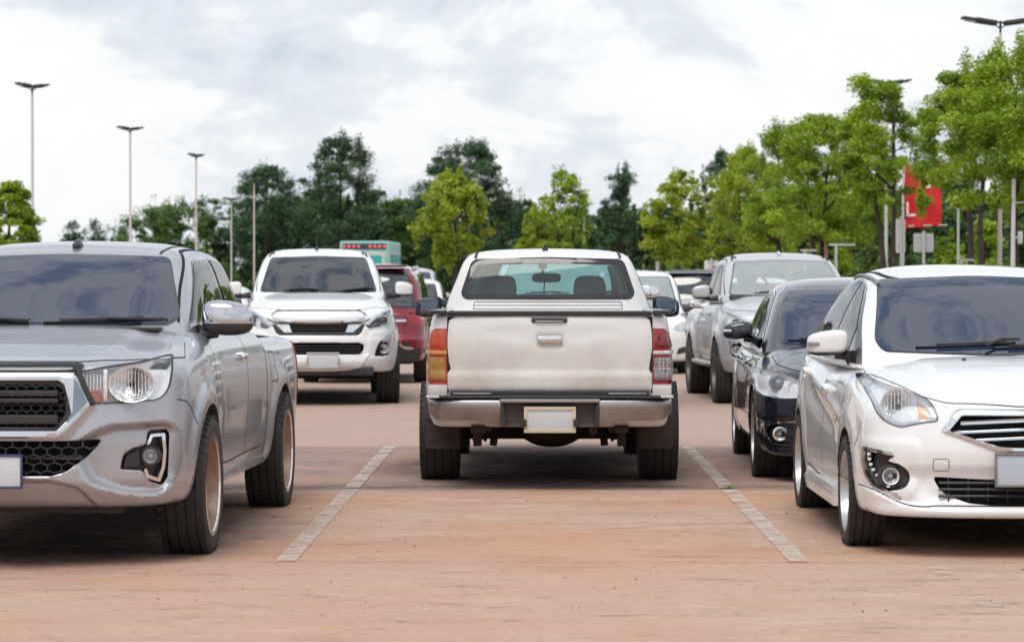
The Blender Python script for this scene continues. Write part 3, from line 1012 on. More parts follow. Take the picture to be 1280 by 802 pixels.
def ground_material():
    m = bpy.data.materials.new('dusty_concrete'); m.use_nodes = True
    t = m.node_tree; L = t.links.new; b = t.nodes['Principled BSDF']
    tcn = t.nodes.new('ShaderNodeTexCoord')
    def noise(scale, detail, rough, sc=(1, 1, 1), off=(0, 0, 0), dist=0):
        mp = t.nodes.new('ShaderNodeMapping'); mp.inputs['Scale'].default_value = sc; mp.inputs['Location'].default_value = off
        L(tcn.outputs['Object'], mp.inputs[0])
        n = t.nodes.new('ShaderNodeTexNoise'); n.inputs['Scale'].default_value = scale; n.inputs['Detail'].default_value = detail
        n.inputs['Roughness'].default_value = rough; n.inputs['Distortion'].default_value = dist
        L(mp.outputs[0], n.inputs['Vector']); return n.outputs['Fac']
    def rng_(v, a, b_, c=0., d=1.):
        r_ = t.nodes.new('ShaderNodeMapRange'); r_.inputs['From Min'].default_value = a; r_.inputs['From Max'].default_value = b_
        r_.inputs['To Min'].default_value = c; r_.inputs['To Max'].default_value = d; L(v, r_.inputs['Value']); return r_.outputs[0]
    def mix(f, a, b_):
        x = t.nodes.new('ShaderNodeMix'); x.data_type = 'RGBA'
        if isinstance(f, float): x.inputs['Factor'].default_value = f
        else: L(f, x.inputs['Factor'])
        for k, v in (('A', a), ('B', b_)):
            if isinstance(v, tuple): x.inputs[k].default_value = (*v, 1)
            else: L(v, x.inputs[k])
        return x.outputs['Result']
    def math_(op, a, b_=None):
        x = t.nodes.new('ShaderNodeMath'); x.operation = op
        for i, v in enumerate((a, b_)):
            if v is None: continue
            if isinstance(v, (int, float)): x.inputs[i].default_value = v
            else: L(v, x.inputs[i])
        return x.outputs[0]
    # each cast slab has its own tone
    sp = t.nodes.new('ShaderNodeSeparateXYZ'); L(tcn.outputs['Object'], sp.inputs[0])
    fy = math_('FLOOR', math_('DIVIDE', math_('SUBTRACT', sp.outputs['Y'], 13.6), 5.0))
    wnn = t.nodes.new('ShaderNodeTexWhiteNoise'); wnn.noise_dimensions = '1D'; L(math_('ADD', fy, 7.3), wnn.inputs['W'])
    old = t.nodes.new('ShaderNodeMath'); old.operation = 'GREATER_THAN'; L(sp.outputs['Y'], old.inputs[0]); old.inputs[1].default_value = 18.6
    c = mix(rng_(noise(.5, 6, .6, off=(3, 1, 0)), .35, .65), (.51, .285, .185), (.48, .345, .265))
    c = mix(rng_(noise(1.6, 8, .65, sc=(.6, 1.4, 1), off=(11, 4, 0), dist=.6), .45, .75, 0, .55), c, (.60, .46, .385))
    c = mix(rng_(noise(1.1, 8, .7, sc=(.6, 1.2, 1), off=(2, 8, 0)), .52, .78, 0, .70), c, (.27, .175, .145))
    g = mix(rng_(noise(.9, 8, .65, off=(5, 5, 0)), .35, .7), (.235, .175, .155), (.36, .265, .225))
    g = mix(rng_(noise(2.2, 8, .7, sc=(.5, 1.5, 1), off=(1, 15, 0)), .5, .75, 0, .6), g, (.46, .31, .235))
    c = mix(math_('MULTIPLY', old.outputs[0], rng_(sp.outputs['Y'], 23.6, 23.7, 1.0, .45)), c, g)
    # slab in the front is a little paler
    fr = t.nodes.new('ShaderNodeMath'); fr.operation = 'LESS_THAN'; L(sp.outputs['Y'], fr.inputs[0]); fr.inputs[1].default_value = 13.6
    c = mix(math_('MULTIPLY', fr.outputs[0], .35), c, (.50, .375, .325))
    # grime streaks drawn out across the bays, dark dots, grit
    st = rng_(noise(3.0, 10, .78, sc=(.6, 1.5, 1), off=(7, 2, 0)), .55, .66)
    c = mix(math_('MULTIPLY', st, .60), c, (.12, .075, .06))
    st2 = rng_(noise(6.0, 12, .82, sc=(.7, 1.3, 1), off=(17, 32, 0)), .55, .63)
    c = mix(math_('MULTIPLY', st2, .35), c, (.14, .085, .068))
    st3 = rng_(noise(4.0, 12, .82, sc=(.6, 1.2, 1), off=(37, 12, 0)), .53, .64)
    c = mix(math_('MULTIPLY', st3, .45), c, (.66, .50, .40))
    c = mix(math_('MULTIPLY', rng_(noise(.45, 5, .6, off=(8, 3, 0)), .45, .62), .35), c, (.54, .27, .16))
    far_ = rng_(sp.outputs['Y'], 23.6, 23.7)
    c = mix(math_('MULTIPLY', far_, .6), c, (.44, .34, .29))
    sp2 = rng_(noise(22, 3, .5, sc=(.7, .6, 1)), .66, .72); c = mix(math_('MULTIPLY', sp2, .6), c, (.10, .07, .06))
    gr_ = noise(180, 4, .7); c = mix(rng_(gr_, .40, .62, 0, .30), c, (.20, .14, .12))
    bl = rng_(noise(14, 5, .6, sc=(.5, 1, 1), off=(9, 9, 0)), .64, .72); c = mix(math_('MULTIPLY', bl, .4), c, (.56, .44, .36))
    # dark grime gathers behind the joint at 18.6
    L(c, b.inputs['Base Color'])
    b.inputs['Roughness'].default_value = .88; b.inputs['Specular IOR Level'].default_value = .25
    bp = t.nodes.new('ShaderNodeBump'); bp.inputs['Strength'].default_value = .5; bp.inputs['Distance'].default_value = .004
    L(math_('ADD', noise(60, 8, .7), math_('MULTIPLY', noise(3, 6, .6), 2.0)), bp.inputs['Height']); L(bp.outputs[0], b.inputs['Normal'])
    return m

def worn(name, col, cover=(.40, .52), scale=9, rough=.8, off=(0, 0, 0), streak=(1, 1, 1), soft=False):
    """paint, dirt or painted shade worn away by noise so that the concrete below shows"""
    m = bpy.data.materials.new(name); m.use_nodes = True
    t = m.node_tree; L = t.links.new; b = t.nodes['Principled BSDF']
    b.inputs['Base Color'].default_value = (*col, 1); b.inputs['Roughness'].default_value = rough
    tcn = t.nodes.new('ShaderNodeTexCoord')
    mp = t.nodes.new('ShaderNodeMapping'); mp.inputs['Location'].default_value = off; mp.inputs['Scale'].default_value = streak; L(tcn.outputs['Object'], mp.inputs[0])
    n = t.nodes.new('ShaderNodeTexNoise'); n.inputs['Scale'].default_value = scale; n.inputs['Detail'].default_value = 10; n.inputs['Roughness'].default_value = .72
    L(mp.outputs[0], n.inputs['Vector'])
    r_ = t.nodes.new('ShaderNodeMapRange'); r_.inputs['From Min'].default_value = cover[0]; r_.inputs['From Max'].default_value = cover[1]
    r_.inputs['To Max'].default_value = cover[2] if len(cover) > 2 else .85
    L(n.outputs['Fac'], r_.inputs['Value'])
    if soft:            # the stain and painted shade thin out towards the rim
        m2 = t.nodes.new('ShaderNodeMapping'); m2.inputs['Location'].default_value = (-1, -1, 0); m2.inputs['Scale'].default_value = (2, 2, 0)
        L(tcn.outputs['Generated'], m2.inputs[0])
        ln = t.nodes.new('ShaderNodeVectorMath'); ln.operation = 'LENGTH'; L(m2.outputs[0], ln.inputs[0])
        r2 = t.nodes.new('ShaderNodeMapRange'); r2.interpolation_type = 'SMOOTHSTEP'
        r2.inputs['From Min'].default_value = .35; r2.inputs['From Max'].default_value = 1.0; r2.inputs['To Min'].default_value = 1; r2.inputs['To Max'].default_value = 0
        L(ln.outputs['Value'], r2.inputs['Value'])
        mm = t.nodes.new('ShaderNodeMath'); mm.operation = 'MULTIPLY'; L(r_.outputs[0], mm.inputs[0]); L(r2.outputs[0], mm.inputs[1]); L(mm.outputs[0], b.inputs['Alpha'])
    else: L(r_.outputs[0], b.inputs['Alpha'])
    return m

def build_ground():
    gm = ground_material()
    o = sheet('ground', -160, 160, -30, 188, 0.0, gm)
    sheet('grass_verge', -1200, 1200, 187, 2500, 0.05, mat('grass_ground', (.06, .10, .025), .95, vary=.4, vary_scale=.4))
    sheet('grass_verge', -1200, -159, -400, 188, 0.045, MATS['grass_ground']); sheet('grass_verge', 159, 1200, -400, 188, 0.045, MATS['grass_ground'])
    mb = MB(); mb.box((0, 186.9, .07), (320, .25, .15), bev=.02); struct(mb.build('kerb', mat('kerb_concrete', (.38, .35, .32), .85, vary=.15, vary_scale=2)))
    sheet('planting_strip', 8.6, 12.6, 50, 118, .06, MATS['grass_ground'])
    for x in (8.5, 12.7):
        mb = MB(); mb.box((x, 84, .06), (.18, 68.2, .14), bev=.02); struct(mb.build('kerb', MATS['kerb_concrete']))
    # expansion joints
    jm = mat('joint_filler', (.035, .028, .025), .9)
    rr = random.Random(5)
    for k in range(-2, 12):
        y = 13.6 + 5 * k
        wd = .014 if k == 1 else .005
        V = []; F = []
        xs = np.arange(-14, 14.01, .12)
        for x in xs:
            j = rr.uniform(-.003, .003)
            V += [(x, y - wd / 2 + j, .004), (x, y + wd / 2 * rr.uniform(.3, 1.4) + j, .004)]
        for i in range(len(xs) - 1): F.append((2 * i, 2 * i + 2, 2 * i + 3, 2 * i + 1))
        mb = MB(); mb.add(V, F); struct(mb.build('slab_joint', jm, fix=False))
    # slab joint lip: the front slab's raised pale edge and the grime behind it
    sheet('grime_band', -5, 9, 18.62, 19.0, .004, worn('joint_grime', (.075, .05, .042), (.46, .62, .6), 5, off=(3, 0, 0), streak=(.35, 2.2, 1)))
    sheet('slab_edge', -14, 14, 18.52, 18.575, .004, worn('edge_dust', (.60, .38, .26), (.35, .6, .8), 6, off=(1, 0, 0)))
    # painted bay lines
    pm = worn('worn_white_paint', (.66, .59, .52), (.30, .66, .85), 3.6, off=(2, 2, 0))
    pm2 = worn('faded_white_paint', (.60, .52, .46), (.45, .68, .5), 6, off=(4, 1, 0))
    for x in (-3.79, -1.240, 1.335, 3.89):
        for y0, y1 in ((13.62, 18.50), (18.64, 23.6)):
            rr2 = random.Random(int(x * 10) + int(y0))
            n = 40; V = []; F = []
            for i in range(n + 1):
                y = y0 + (y1 - y0) * i / n
                V += [(x - .050 + rr2.uniform(-.0025, .0025), y, .008), (x + .050 + rr2.uniform(-.0025, .0025), y, .008)]
            for i in range(n): F.append((2 * i, 2 * i + 1, 2 * i + 3, 2 * i + 2))
            mb = MB(); mb.add(V, F); struct(mb.build('parking_line', pm, fix=False))
    sheet('parking_line', 1.93, 2.03, 11.4, 13.58, .008, pm2)
    sheet('parking_line', 2.2, 2.28, 9.4, 11.0, .008, pm2)
    for x in (-3.77, -1.205, 1.335, 3.89, 6.4): sheet('parking_line', x - .06, x + .06, 32, 42, .008, pm)
    # oil and tyre stains, with the shade under the vehicles painted in
    om = worn('oil_and_shade', (.035, .026, .028), (.32, .58, .85), 3.0, off=(6, 3, 0), soft=True)
    sheet('oil_and_shade', -1.5, 1.6, 18.7, 23.2, .012, om)
    sheet('oil_and_shade', -4.2, -1.1, 12.6, 18.4, .012, om)
    sheet('oil_and_shade', 1.3, 3.8, 13.7, 18.3, .012, om)
    sheet('oil_and_shade', 1.3, 3.8, 18.8, 23.4, .012, om); sheet('oil_and_shade', -4.0, -1.2, 31.5, 37, .012, om)
    # hairline cracks
    for seed, (x, y, n) in enumerate(((2.2, 27, 14), (-2.0, 20.5, 10), (.2, 15.3, 9))):
        rr = random.Random(seed); V = []; F = []; a = rr.uniform(-.5, .5)
        for i in range(n):
            x += .16 * math.cos(a); y += .16 * math.sin(a); a += rr.uniform(-.6, .6)
            V += [(x, y, .004), (x, y + rr.uniform(.004, .010), .004)]
        for i in range(n - 1): F.append((2 * i, 2 * i + 2, 2 * i + 3, 2 * i + 1))
        mb = MB(); mb.add(V, F); struct(mb.build('hairline_crack', jm, fix=False))
    # grit and fallen leaves
    rr = random.Random(3); mb = MB()
    for i in range(170):
        y = 11.5 + 14 * rr.random() ** 1.3; x = rr.uniform(-3, 4)
        if 18.6 < y < 24 and abs(x - .1) < .9 and rr.random() < .6: continue
        s_ = rr.choice((.003, .004, .005, .007)); 
        mb.box((x, y, s_ * .3), (s_ * rr.uniform(.8, 2), s_ * rr.uniform(.8, 1.6), s_ * .7), rz=rr.uniform(0, 3))
    g = mb.build('grit', mat('grit_stone', (.16, .11, .09), .9, vary=.4, vary_scale=3)); g['kind'] = 'stuff'; g['label'] = 'grit scattered over the concrete'
    # weed in the joint
    mb = MB(); rr = random.Random(9)
    for i in range(34):
        a = rr.uniform(0, 6.28); l = rr.uniform(.02, .06); b_ = (rr.gauss(0, .035), rr.gauss(0, .012))
        d = (math.cos(a), math.sin(a) * .6)
        p0 = (b_[0], b_[1], 0); p1 = (b_[0] + d[0] * l * .5, b_[1] + d[1] * l * .5, l * .5); p2 = (b_[0] + d[0] * l, b_[1] + d[1] * l, l * .55)
        w_ = .004
        mb.add([(p0[0] - w_, p0[1], 0), (p0[0] + w_, p0[1], 0), (p1[0] + w_, p1[1], p1[2]), (p1[0] - w_, p1[1], p1[2]), (p2[0], p2[1], p2[2])], [(0, 1, 2, 3), (3, 2, 4)])
    o = mb.build('weed', mat('weed_green', (.10, .17, .03), .7), fix=False); o.location = (1.345, 18.62, .006); o.scale = (.6, .8, .9)
    tag(o, 'small green weed growing in the slab joint on the white bay line', 'weed')

# ------------------------------------------------------------------ trees
def leaf_mat(name, a, b, trans=.35):
    m = bpy.data.materials.new(name); m.use_nodes = True
    t = m.node_tree; t.nodes.clear(); L = t.links.new
    o = t.nodes.new('ShaderNodeOutputMaterial'); df = t.nodes.new('ShaderNodeBsdfDiffuse'); tr = t.nodes.new('ShaderNodeBsdfTranslucent')
    gl = t.nodes.new('ShaderNodeBsdfGlossy'); gl.inputs['Roughness'].default_value = .45
    ge = t.nodes.new('ShaderNodeNewGeometry'); mx = t.nodes.new('ShaderNodeMix'); mx.data_type = 'RGBA'
    tcn = t.nodes.new('ShaderNodeTexCoord'); n = t.nodes.new('ShaderNodeTexNoise'); n.inputs['Scale'].default_value = 1.1
    L(tcn.outputs['Object'], n.inputs['Vector'])
    ad = t.nodes.new('ShaderNodeMath'); ad.operation = 'MULTIPLY_ADD'; ad.inputs[1].default_value = .45
    sb = t.nodes.new('ShaderNodeMapRange'); sb.inputs['From Min'].default_value = .35; sb.inputs['From Max'].default_value = .65; sb.inputs['To Max'].default_value = .6
    L(n.outputs['Fac'], sb.inputs['Value']); L(ge.outputs['Random Per Island'], ad.inputs[0]); L(sb.outputs[0], ad.inputs[2])
    mx.inputs['A'].default_value = (*a, 1); mx.inputs['B'].default_value = (*b, 1); L(ad.outputs[0], mx.inputs['Factor'])
    for q in (df, tr): L(mx.outputs['Result'], q.inputs[0])
    m1 = t.nodes.new('ShaderNodeMixShader'); m1.inputs[0].default_value = trans; L(df.outputs[0], m1.inputs[1]); L(tr.outputs[0], m1.inputs[2])
    m2 = t.nodes.new('ShaderNodeMixShader'); m2.inputs[0].default_value = .05; L(m1.outputs[0], m2.inputs[1]); L(gl.outputs[0], m2.inputs[2])
    L(m2.outputs[0], o.inputs[0]); return m
LEAF = {
    'lime': leaf_mat('lime_leaves', (.12, .22, .012), (.52, .62, .04), .45),
    'light': leaf_mat('light_green_leaves', (.08, .19, .010), (.46, .62, .03), .45),
    'mid': leaf_mat('mid_green_leaves', (.05, .13, .035), (.17, .30, .06), .34),  # lightened a little, with distance haze put into the colour
    'dark': leaf_mat('dark_green_leaves', (.020, .070, .030), (.085, .18, .065), .30),  # lightened too, in place of haze over the far trees
    'far': leaf_mat('far_green_leaves', (.15, .23, .18), (.24, .33, .26), .3),  # paled: the haze of the far pair is put into the leaf colour
}
BARK = mat('tree_bark', (.055, .042, .035), .9, vary=.4, vary_scale=5, bump=.4, bump_scale=20)

def make_tree(seed, H, Rc, base, style='round', leaf='light', leaves=14000, lsz=.10, stems=1, lean=0.0, clumps=None, sag=.0):
    """H total height, Rc crown radius, base height of the crown's bottom; returns (trunk mesh, crown mesh)"""
    rg = np.random.default_rng(seed); rr = random.Random(seed)
    ch = H - base
    nc = clumps or int(60 + Rc * 30)
    cs = []
    tries = 0
    while len(cs) < nc and tries < 20000:
        tries += 1
        h = rr.random() ** .92; a = rr.uniform(0, 2 * math.pi)
        if style == 'round': prof = math.sin(math.pi * min(1, .12 + h * .86)) ** .55 * (1 - .25 * h)
        elif style == 'tall': prof = (math.sin(math.pi * (.16 + .80 * h)) ** .6) * (1 - .30 * h)
        elif style == 'cone': prof = (1 - h) ** .75 * .95 + .05
        elif style == 'umbrella': prof = 1.0 if h > .55 else .25
        elif style == 'layer': prof = (1 - h * .75) * (0.45 + .55 * (math.sin(h * 15) > -.1))
        else: prof = (1 - h * h) ** .5
        # lobes: some sides of the crown reach further out
        lob = 1 + .20 * math.sin(2 * a + seed) + .18 * math.sin(3 * a + 2.1 * seed + 6 * h) + .16 * math.sin(11 * h + seed + 2 * a)
        if rr.random() < .14: lob *= rr.uniform(1.08, 1.32)
        q = math.sqrt(rr.random()) if rr.random() < .35 else rr.uniform(.72, 1.0)
        r_ = Rc * prof * lob * q
        cs.append((r_ * math.cos(a) + lean * h * ch, r_ * math.sin(a), base + h * ch * .97))
    cs = np.array(cs)
    # leaf sprays
    per = np.maximum(6, rg.normal(leaves / len(cs), leaves / len(cs) * .4, len(cs)).astype(int))
    idx = np.repeat(np.arange(len(cs)), per)
    sz = rg.uniform(.45, 1.3, len(cs)) * (Rc * .17 + .10)
    shoot = rg.random(len(cs)) < .22           # upright leafy shoots break the outline
    stretch = np.where(shoot[:, None], np.array([.55, .55, 1.7]), np.array([1.15, 1.15, .62]))
    P = rg.normal(0, 1, (len(idx), 3)); P /= np.maximum(np.linalg.norm(P, axis=1, keepdims=True), .5)
    rad = sz[idx] * rg.random(len(idx)) ** .6
    P = P * rad[:, None] * stretch[idx]
    C3 = cs[idx] + P
    # twigs stick out of the outline
    n = len(C3)
    u = rg.normal(0, 1, (n, 3)); u[:, 2] *= .45; u /= np.linalg.norm(u, axis=1, keepdims=True)
    v = rg.normal(0, 1, (n, 3)); v -= (v * u).sum(1, keepdims=True) * u; v /= np.linalg.norm(v, axis=1, keepdims=True)
    L_ = (lsz * rg.uniform(.6, 1.5, n))[:, None]; W_ = L_ * .42
    V = np.stack([C3 - u * L_ * .5, C3 + v * W_ * .5, C3 + u * L_ * .5, C3 - v * W_ * .5], axis=1).reshape(-1, 3)
    F = np.arange(n * 4).reshape(-1, 4)
    crown = quads_np('crown', V, F, LEAF[leaf])
    # trunk and limbs
    mb = MB()
    tr = .035 + .016 * H
    tops = []
    for s_ in range(stems):
        a = 2 * math.pi * s_ / max(1, stems) + seed
        ox, oy = (0, 0) if stems == 1 else (.10 * math.cos(a), .10 * math.sin(a))
        sp = 0 if stems == 1 else .28
        pts = []; k = 7
        for i in range(k):
            t = i / (k - 1); z = t * (base + ch * .72)
            pts.append((ox + sp * math.cos(a) * t * z * .35 + lean * t * t * ch * .6 + rr.uniform(-.04, .04) * (i > 0), oy + sp * math.sin(a) * t * z * .35 + rr.uniform(-.04, .04) * (i > 0), z - .05 * (i == 0)))
        rs = [tr * (1.25 if i == 0 else 1) * (1 - .8 * i / (k - 1)) / (1 if stems == 1 else 1.35) for i in range(k)]
        mb.tube(pts, rs, n=8); tops.append((pts, rs))
    pick = rg.permutation(len(cs))[:min(len(cs), 34)]
    for j in pick:
        c = cs[j]; pts, rs = tops[j % len(tops)]
        zt_ = max(base * .75, min(c[2] - .35 * math.hypot(c[0], c[1]) - .1, base + ch * .65))
        kz = min(range(len(pts)), key=lambda i: abs(pts[i][2] - zt_))
        p0 = Vector(pts[kz]); p2 = Vector(c); p1 = p0.lerp(p2, .5) + Vector((rr.uniform(-.1, .1), rr.uniform(-.1, .1), .12 * (p2 - p0).length))
        mb.tube([p0, p1, p2], [max(.012, rs[kz] * .5), max(.009, rs[kz] * .3), .005], n=5)
    trunk = mb.mesh('trunk', BARK, 60)
    return trunk, crown

def px(x, y, Z):
    s = 3400 / Z
    return (x - 666) / s, CAM_H - (y - 362) / s

def put_tree(name, label, meshes, X, Y, s=1.0, rz=0.0, group=None, cat='tree'):
    t = root(name, label, cat, (X, Y, 0), rz, group)
    t.scale = (s, s, s)
    link('trunk', meshes[0], t); link('crown', meshes[1], t)
    return t

def build_trees():
    G1 = 'trees in the row along the right side of the car park'
    # px of the trunk, y of the top, depth, half width in px, y of the crown's foot
    rows = [
        ('tree', 'bushy bright green tree at the right edge, in front of the lamp post', 1268, 60, 57, 98, 255, 'round', 'light', 30000, 1, 1, 0),
        ('tree', 'dark stemmed green tree right of the red banner', 1220, 84, 64, 72, 226, 'round', 'light', 24000, 2, 2, -.04),
        ('tree', 'loose light green tree with several dark leaning stems left of the red banner', 1114, 96, 70, 60, 262, 'tall', 'light', 17000, 3, 3, -.14),
        ('tree', 'dense rounded green tree, left neighbour of the loose multi-stemmed tree', 1022, 144, 80, 70, 300, 'round', 'light', 24000, 2, 4, 0),
        ('tree', 'yellow green tree forming the left end of the right-hand row', 930, 192, 96, 62, 318, 'round', 'lime', 20000, 2, 5, 0),
        ('tree', 'narrow green tree squeezed between two rounder trees of the row', 974, 160, 90, 52, 304, 'round', 'light', 16000, 1, 6, 0),
        ('tree', 'half hidden green tree between the banner tree and the dense rounded tree', 1068, 140, 92, 50, 296, 'round', 'light', 14000, 1, 7, 0),
    ]
    for nm, lab, x, yt, Z, hw, yb, st, lf, nl, stems, seed, lean in rows:
        X, H = px(x, yt, Z); B = px(x, yb, Z)[1]; Rc = hw * Z / 3400
        put_tree(nm, lab, make_tree(seed, H, Rc, B, st, lf, int(nl * 2.1), .062 + Z * .00030, stems, lean), X, Z, group=G1)
    rows = [
        ('tree', 'small yellow green tree standing in front of the big round dark tree', 568, 218, 84, 50, 322, 'round', 'lime', 13000, 1, 11),
        ('tree', 'thin see-through green tree with a slender grey stem behind the middle pickup', 707, 212, 98, 38, 318, 'round', 'light', 4000, 2, 12),
        ('tree', 'yellow green tree with a sparse top right of the layered dark tree', 848, 213, 92, 40, 332, 'round', 'lime', 8500, 1, 13),
        ('tree', 'low yellow green sapling left of the thin see-through tree', 672, 262, 100, 26, 330, 'round', 'lime', 3600, 1, 14),
        ('tree', 'big round dark green tree in the middle, tallest of the background', 582, 178, 196, 66, 322, 'round', 'dark', 26000, 1, 15),
        ('tree', 'tall dark green tree with a pointed top behind the white pickup', 425, 171, 194, 66, 318, 'tall', 'dark', 24000, 1, 16),
        ('tree', 'ragged dark green tree behind the two nearest-together lamp posts', 335, 206, 198, 60, 322, 'tall', 'dark', 19000, 2, 17),
        ('tree', 'slim dark tree with foliage in layers and a lone tuft on top', 776, 210, 192, 38, 318, 'layer', 'dark', 9000, 1, 18),
        ('tree', 'dark green tree showing its top above the yellow green end tree', 903, 189, 192, 34, 318, 'tall', 'dark', 10000, 1, 19),
        ('tree', 'mid green tree right of the tall pointed dark tree', 490, 250, 202, 44, 330, 'round', 'mid', 15000, 1, 20),
        ('tree', 'mid green spreading tree between the second and third lamp posts', 198, 256, 200, 52, 322, 'round', 'mid', 15000, 2, 21),
        ('tree', 'flat-topped airy tree behind the third lamp post', 258, 250, 204, 40, 300, 'umbrella', 'mid', 5200, 1, 22),
        ('tree', 'round light green tree at the left edge behind the first lamp post', 10, 228, 78, 36, 318, 'round', 'light', 13000, 1, 23),
        ('tree', 'small dark round-headed tree left of the thin see-through tree', 660, 250, 198, 20, 300, 'round', 'dark', 3500, 1, 24),
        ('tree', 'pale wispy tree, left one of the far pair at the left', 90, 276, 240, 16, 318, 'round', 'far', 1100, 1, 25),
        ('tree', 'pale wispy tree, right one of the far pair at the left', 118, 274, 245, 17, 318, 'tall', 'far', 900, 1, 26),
    ]
    for nm, lab, x, yt, Z, hw, yb, st, lf, nl, stems, seed in rows:
        X, H = px(x, yt, Z); B = max(.5, px(x, yb, Z)[1]); Rc = hw * Z / 3400
        put_tree(nm, lab, make_tree(seed, H, Rc, B, st, lf, int(nl * 1.6), .075 + Z * .0005, stems), X, Z, group='trees beyond the car park')
    for i, (x, yt, Z, hw, lf, lab) in enumerate(((1186, 288, 70, 26, 'light', 'low bright bush left of the dark stem under the right-hand trees'), (1232, 272, 71, 30, 'light', 'large bright bush right of the dark stem under the right-hand trees'),
                                               (1160, 300, 84, 26, 'mid', 'low green bush behind the square road sign'), (1086, 304, 88, 24, 'mid', 'low green bush right of the T-shaped frame'), (1050, 310, 90, 22, 'light', 'small bush behind the T-shaped frame'), (955, 318, 100, 30, 'mid', 'low bush under the yellow green end tree'))):
        X, H = px(x, yt, Z)
        tr_, cr_ = make_tree(60 + i, H, hw * Z / 3400, .15, 'round', lf, 7000, .10)
        put_tree('bush', lab, (tr_, cr_), X, Z, cat='bush')
    # background belt: kinds, copied
    kinds = [('mid', make_tree(41, 6.2, 2.3, .4, 'round', 'mid', 9000, .22)), ('dark', make_tree(42, 6.6, 2.2, .4, 'round', 'dark', 9000, .22)),
             ('mid', make_tree(43, 5.4, 2.4, .3, 'round', 'mid', 9000, .22)), ('dark', make_tree(44, 6.0, 2.1, .3, 'tall', 'dark', 9000, .22)),
             ('light', make_tree(45, 5.6, 2.6, .3, 'round', 'light', 10000, .2)), ('mid', make_tree(46, 6.2, 2.2, .3, 'tall', 'mid', 9000, .22))]
    rr = random.Random(21)
    lab = {'light': 'light green bushy tree in the background belt', 'mid': 'mid green bushy tree in the background belt', 'dark': 'dark green bushy tree in the background belt'}
    n = 0
    for rowi, (Z, step, xa, xb) in enumerate(((206, 44, 285, 2300), (228, 40, -500, 1360))):
        x = xa
        while x < xb:
            k, ms = kinds[rr.randrange(6)]
            X = (x - 666) * Z / 3400
            yt = 258 + rr.uniform(-10, 14) - (4 if rowi else 0)
            if x > 900: yt = 236 + rr.uniform(-8, 10)
            if x > 1340: yt = 262 + rr.uniform(-12, 12)
            if x < 300: yt = 292 + rr.uniform(-4, 8)
            hh = px(x, yt, Z)[1]
            put_tree('tree', lab[k], ms, X, Z + rr.uniform(-5, 5), hh / 6.1, rr.uniform(0, 6), group='trees of the background belt, ' + k + ' green')
            x += step * rr.uniform(.7, 1.15) * (.8 if x > 900 else 1)
    # low hedge in front of the belt, seen between roofs
    rg = np.random.default_rng(8)
    nl = 60000
    xs = rg.uniform(-38, 44, nl); hz = 2.9 + .5 * np.sin(xs * 1.3) + .4 * np.sin(xs * 3.1 + 1) + .3 * np.sin(xs * .37)
    P = np.stack([xs, 199 + rg.normal(0, .8, nl), hz * rg.random(nl) ** .7], 1)
    u = rg.normal(0, 1, (nl, 3)); u /= np.linalg.norm(u, axis=1, keepdims=True)
    v = rg.normal(0, 1, (nl, 3)); v -= (v * u).sum(1, keepdims=True) * u; v /= np.linalg.norm(v, axis=1, keepdims=True)
    L_ = rg.uniform(.2, .42, (nl, 1))
    V = np.stack([P - u * L_ * .5, P + v * L_ * .22, P + u * L_ * .5, P - v * L_ * .22], axis=1).reshape(-1, 3)
    o = link('undergrowth', quads_np('undergrowth', V, np.arange(nl * 4).reshape(-1, 4), LEAF['mid'])); o['kind'] = 'stuff'; o['label'] = 'low green undergrowth beneath the background trees'

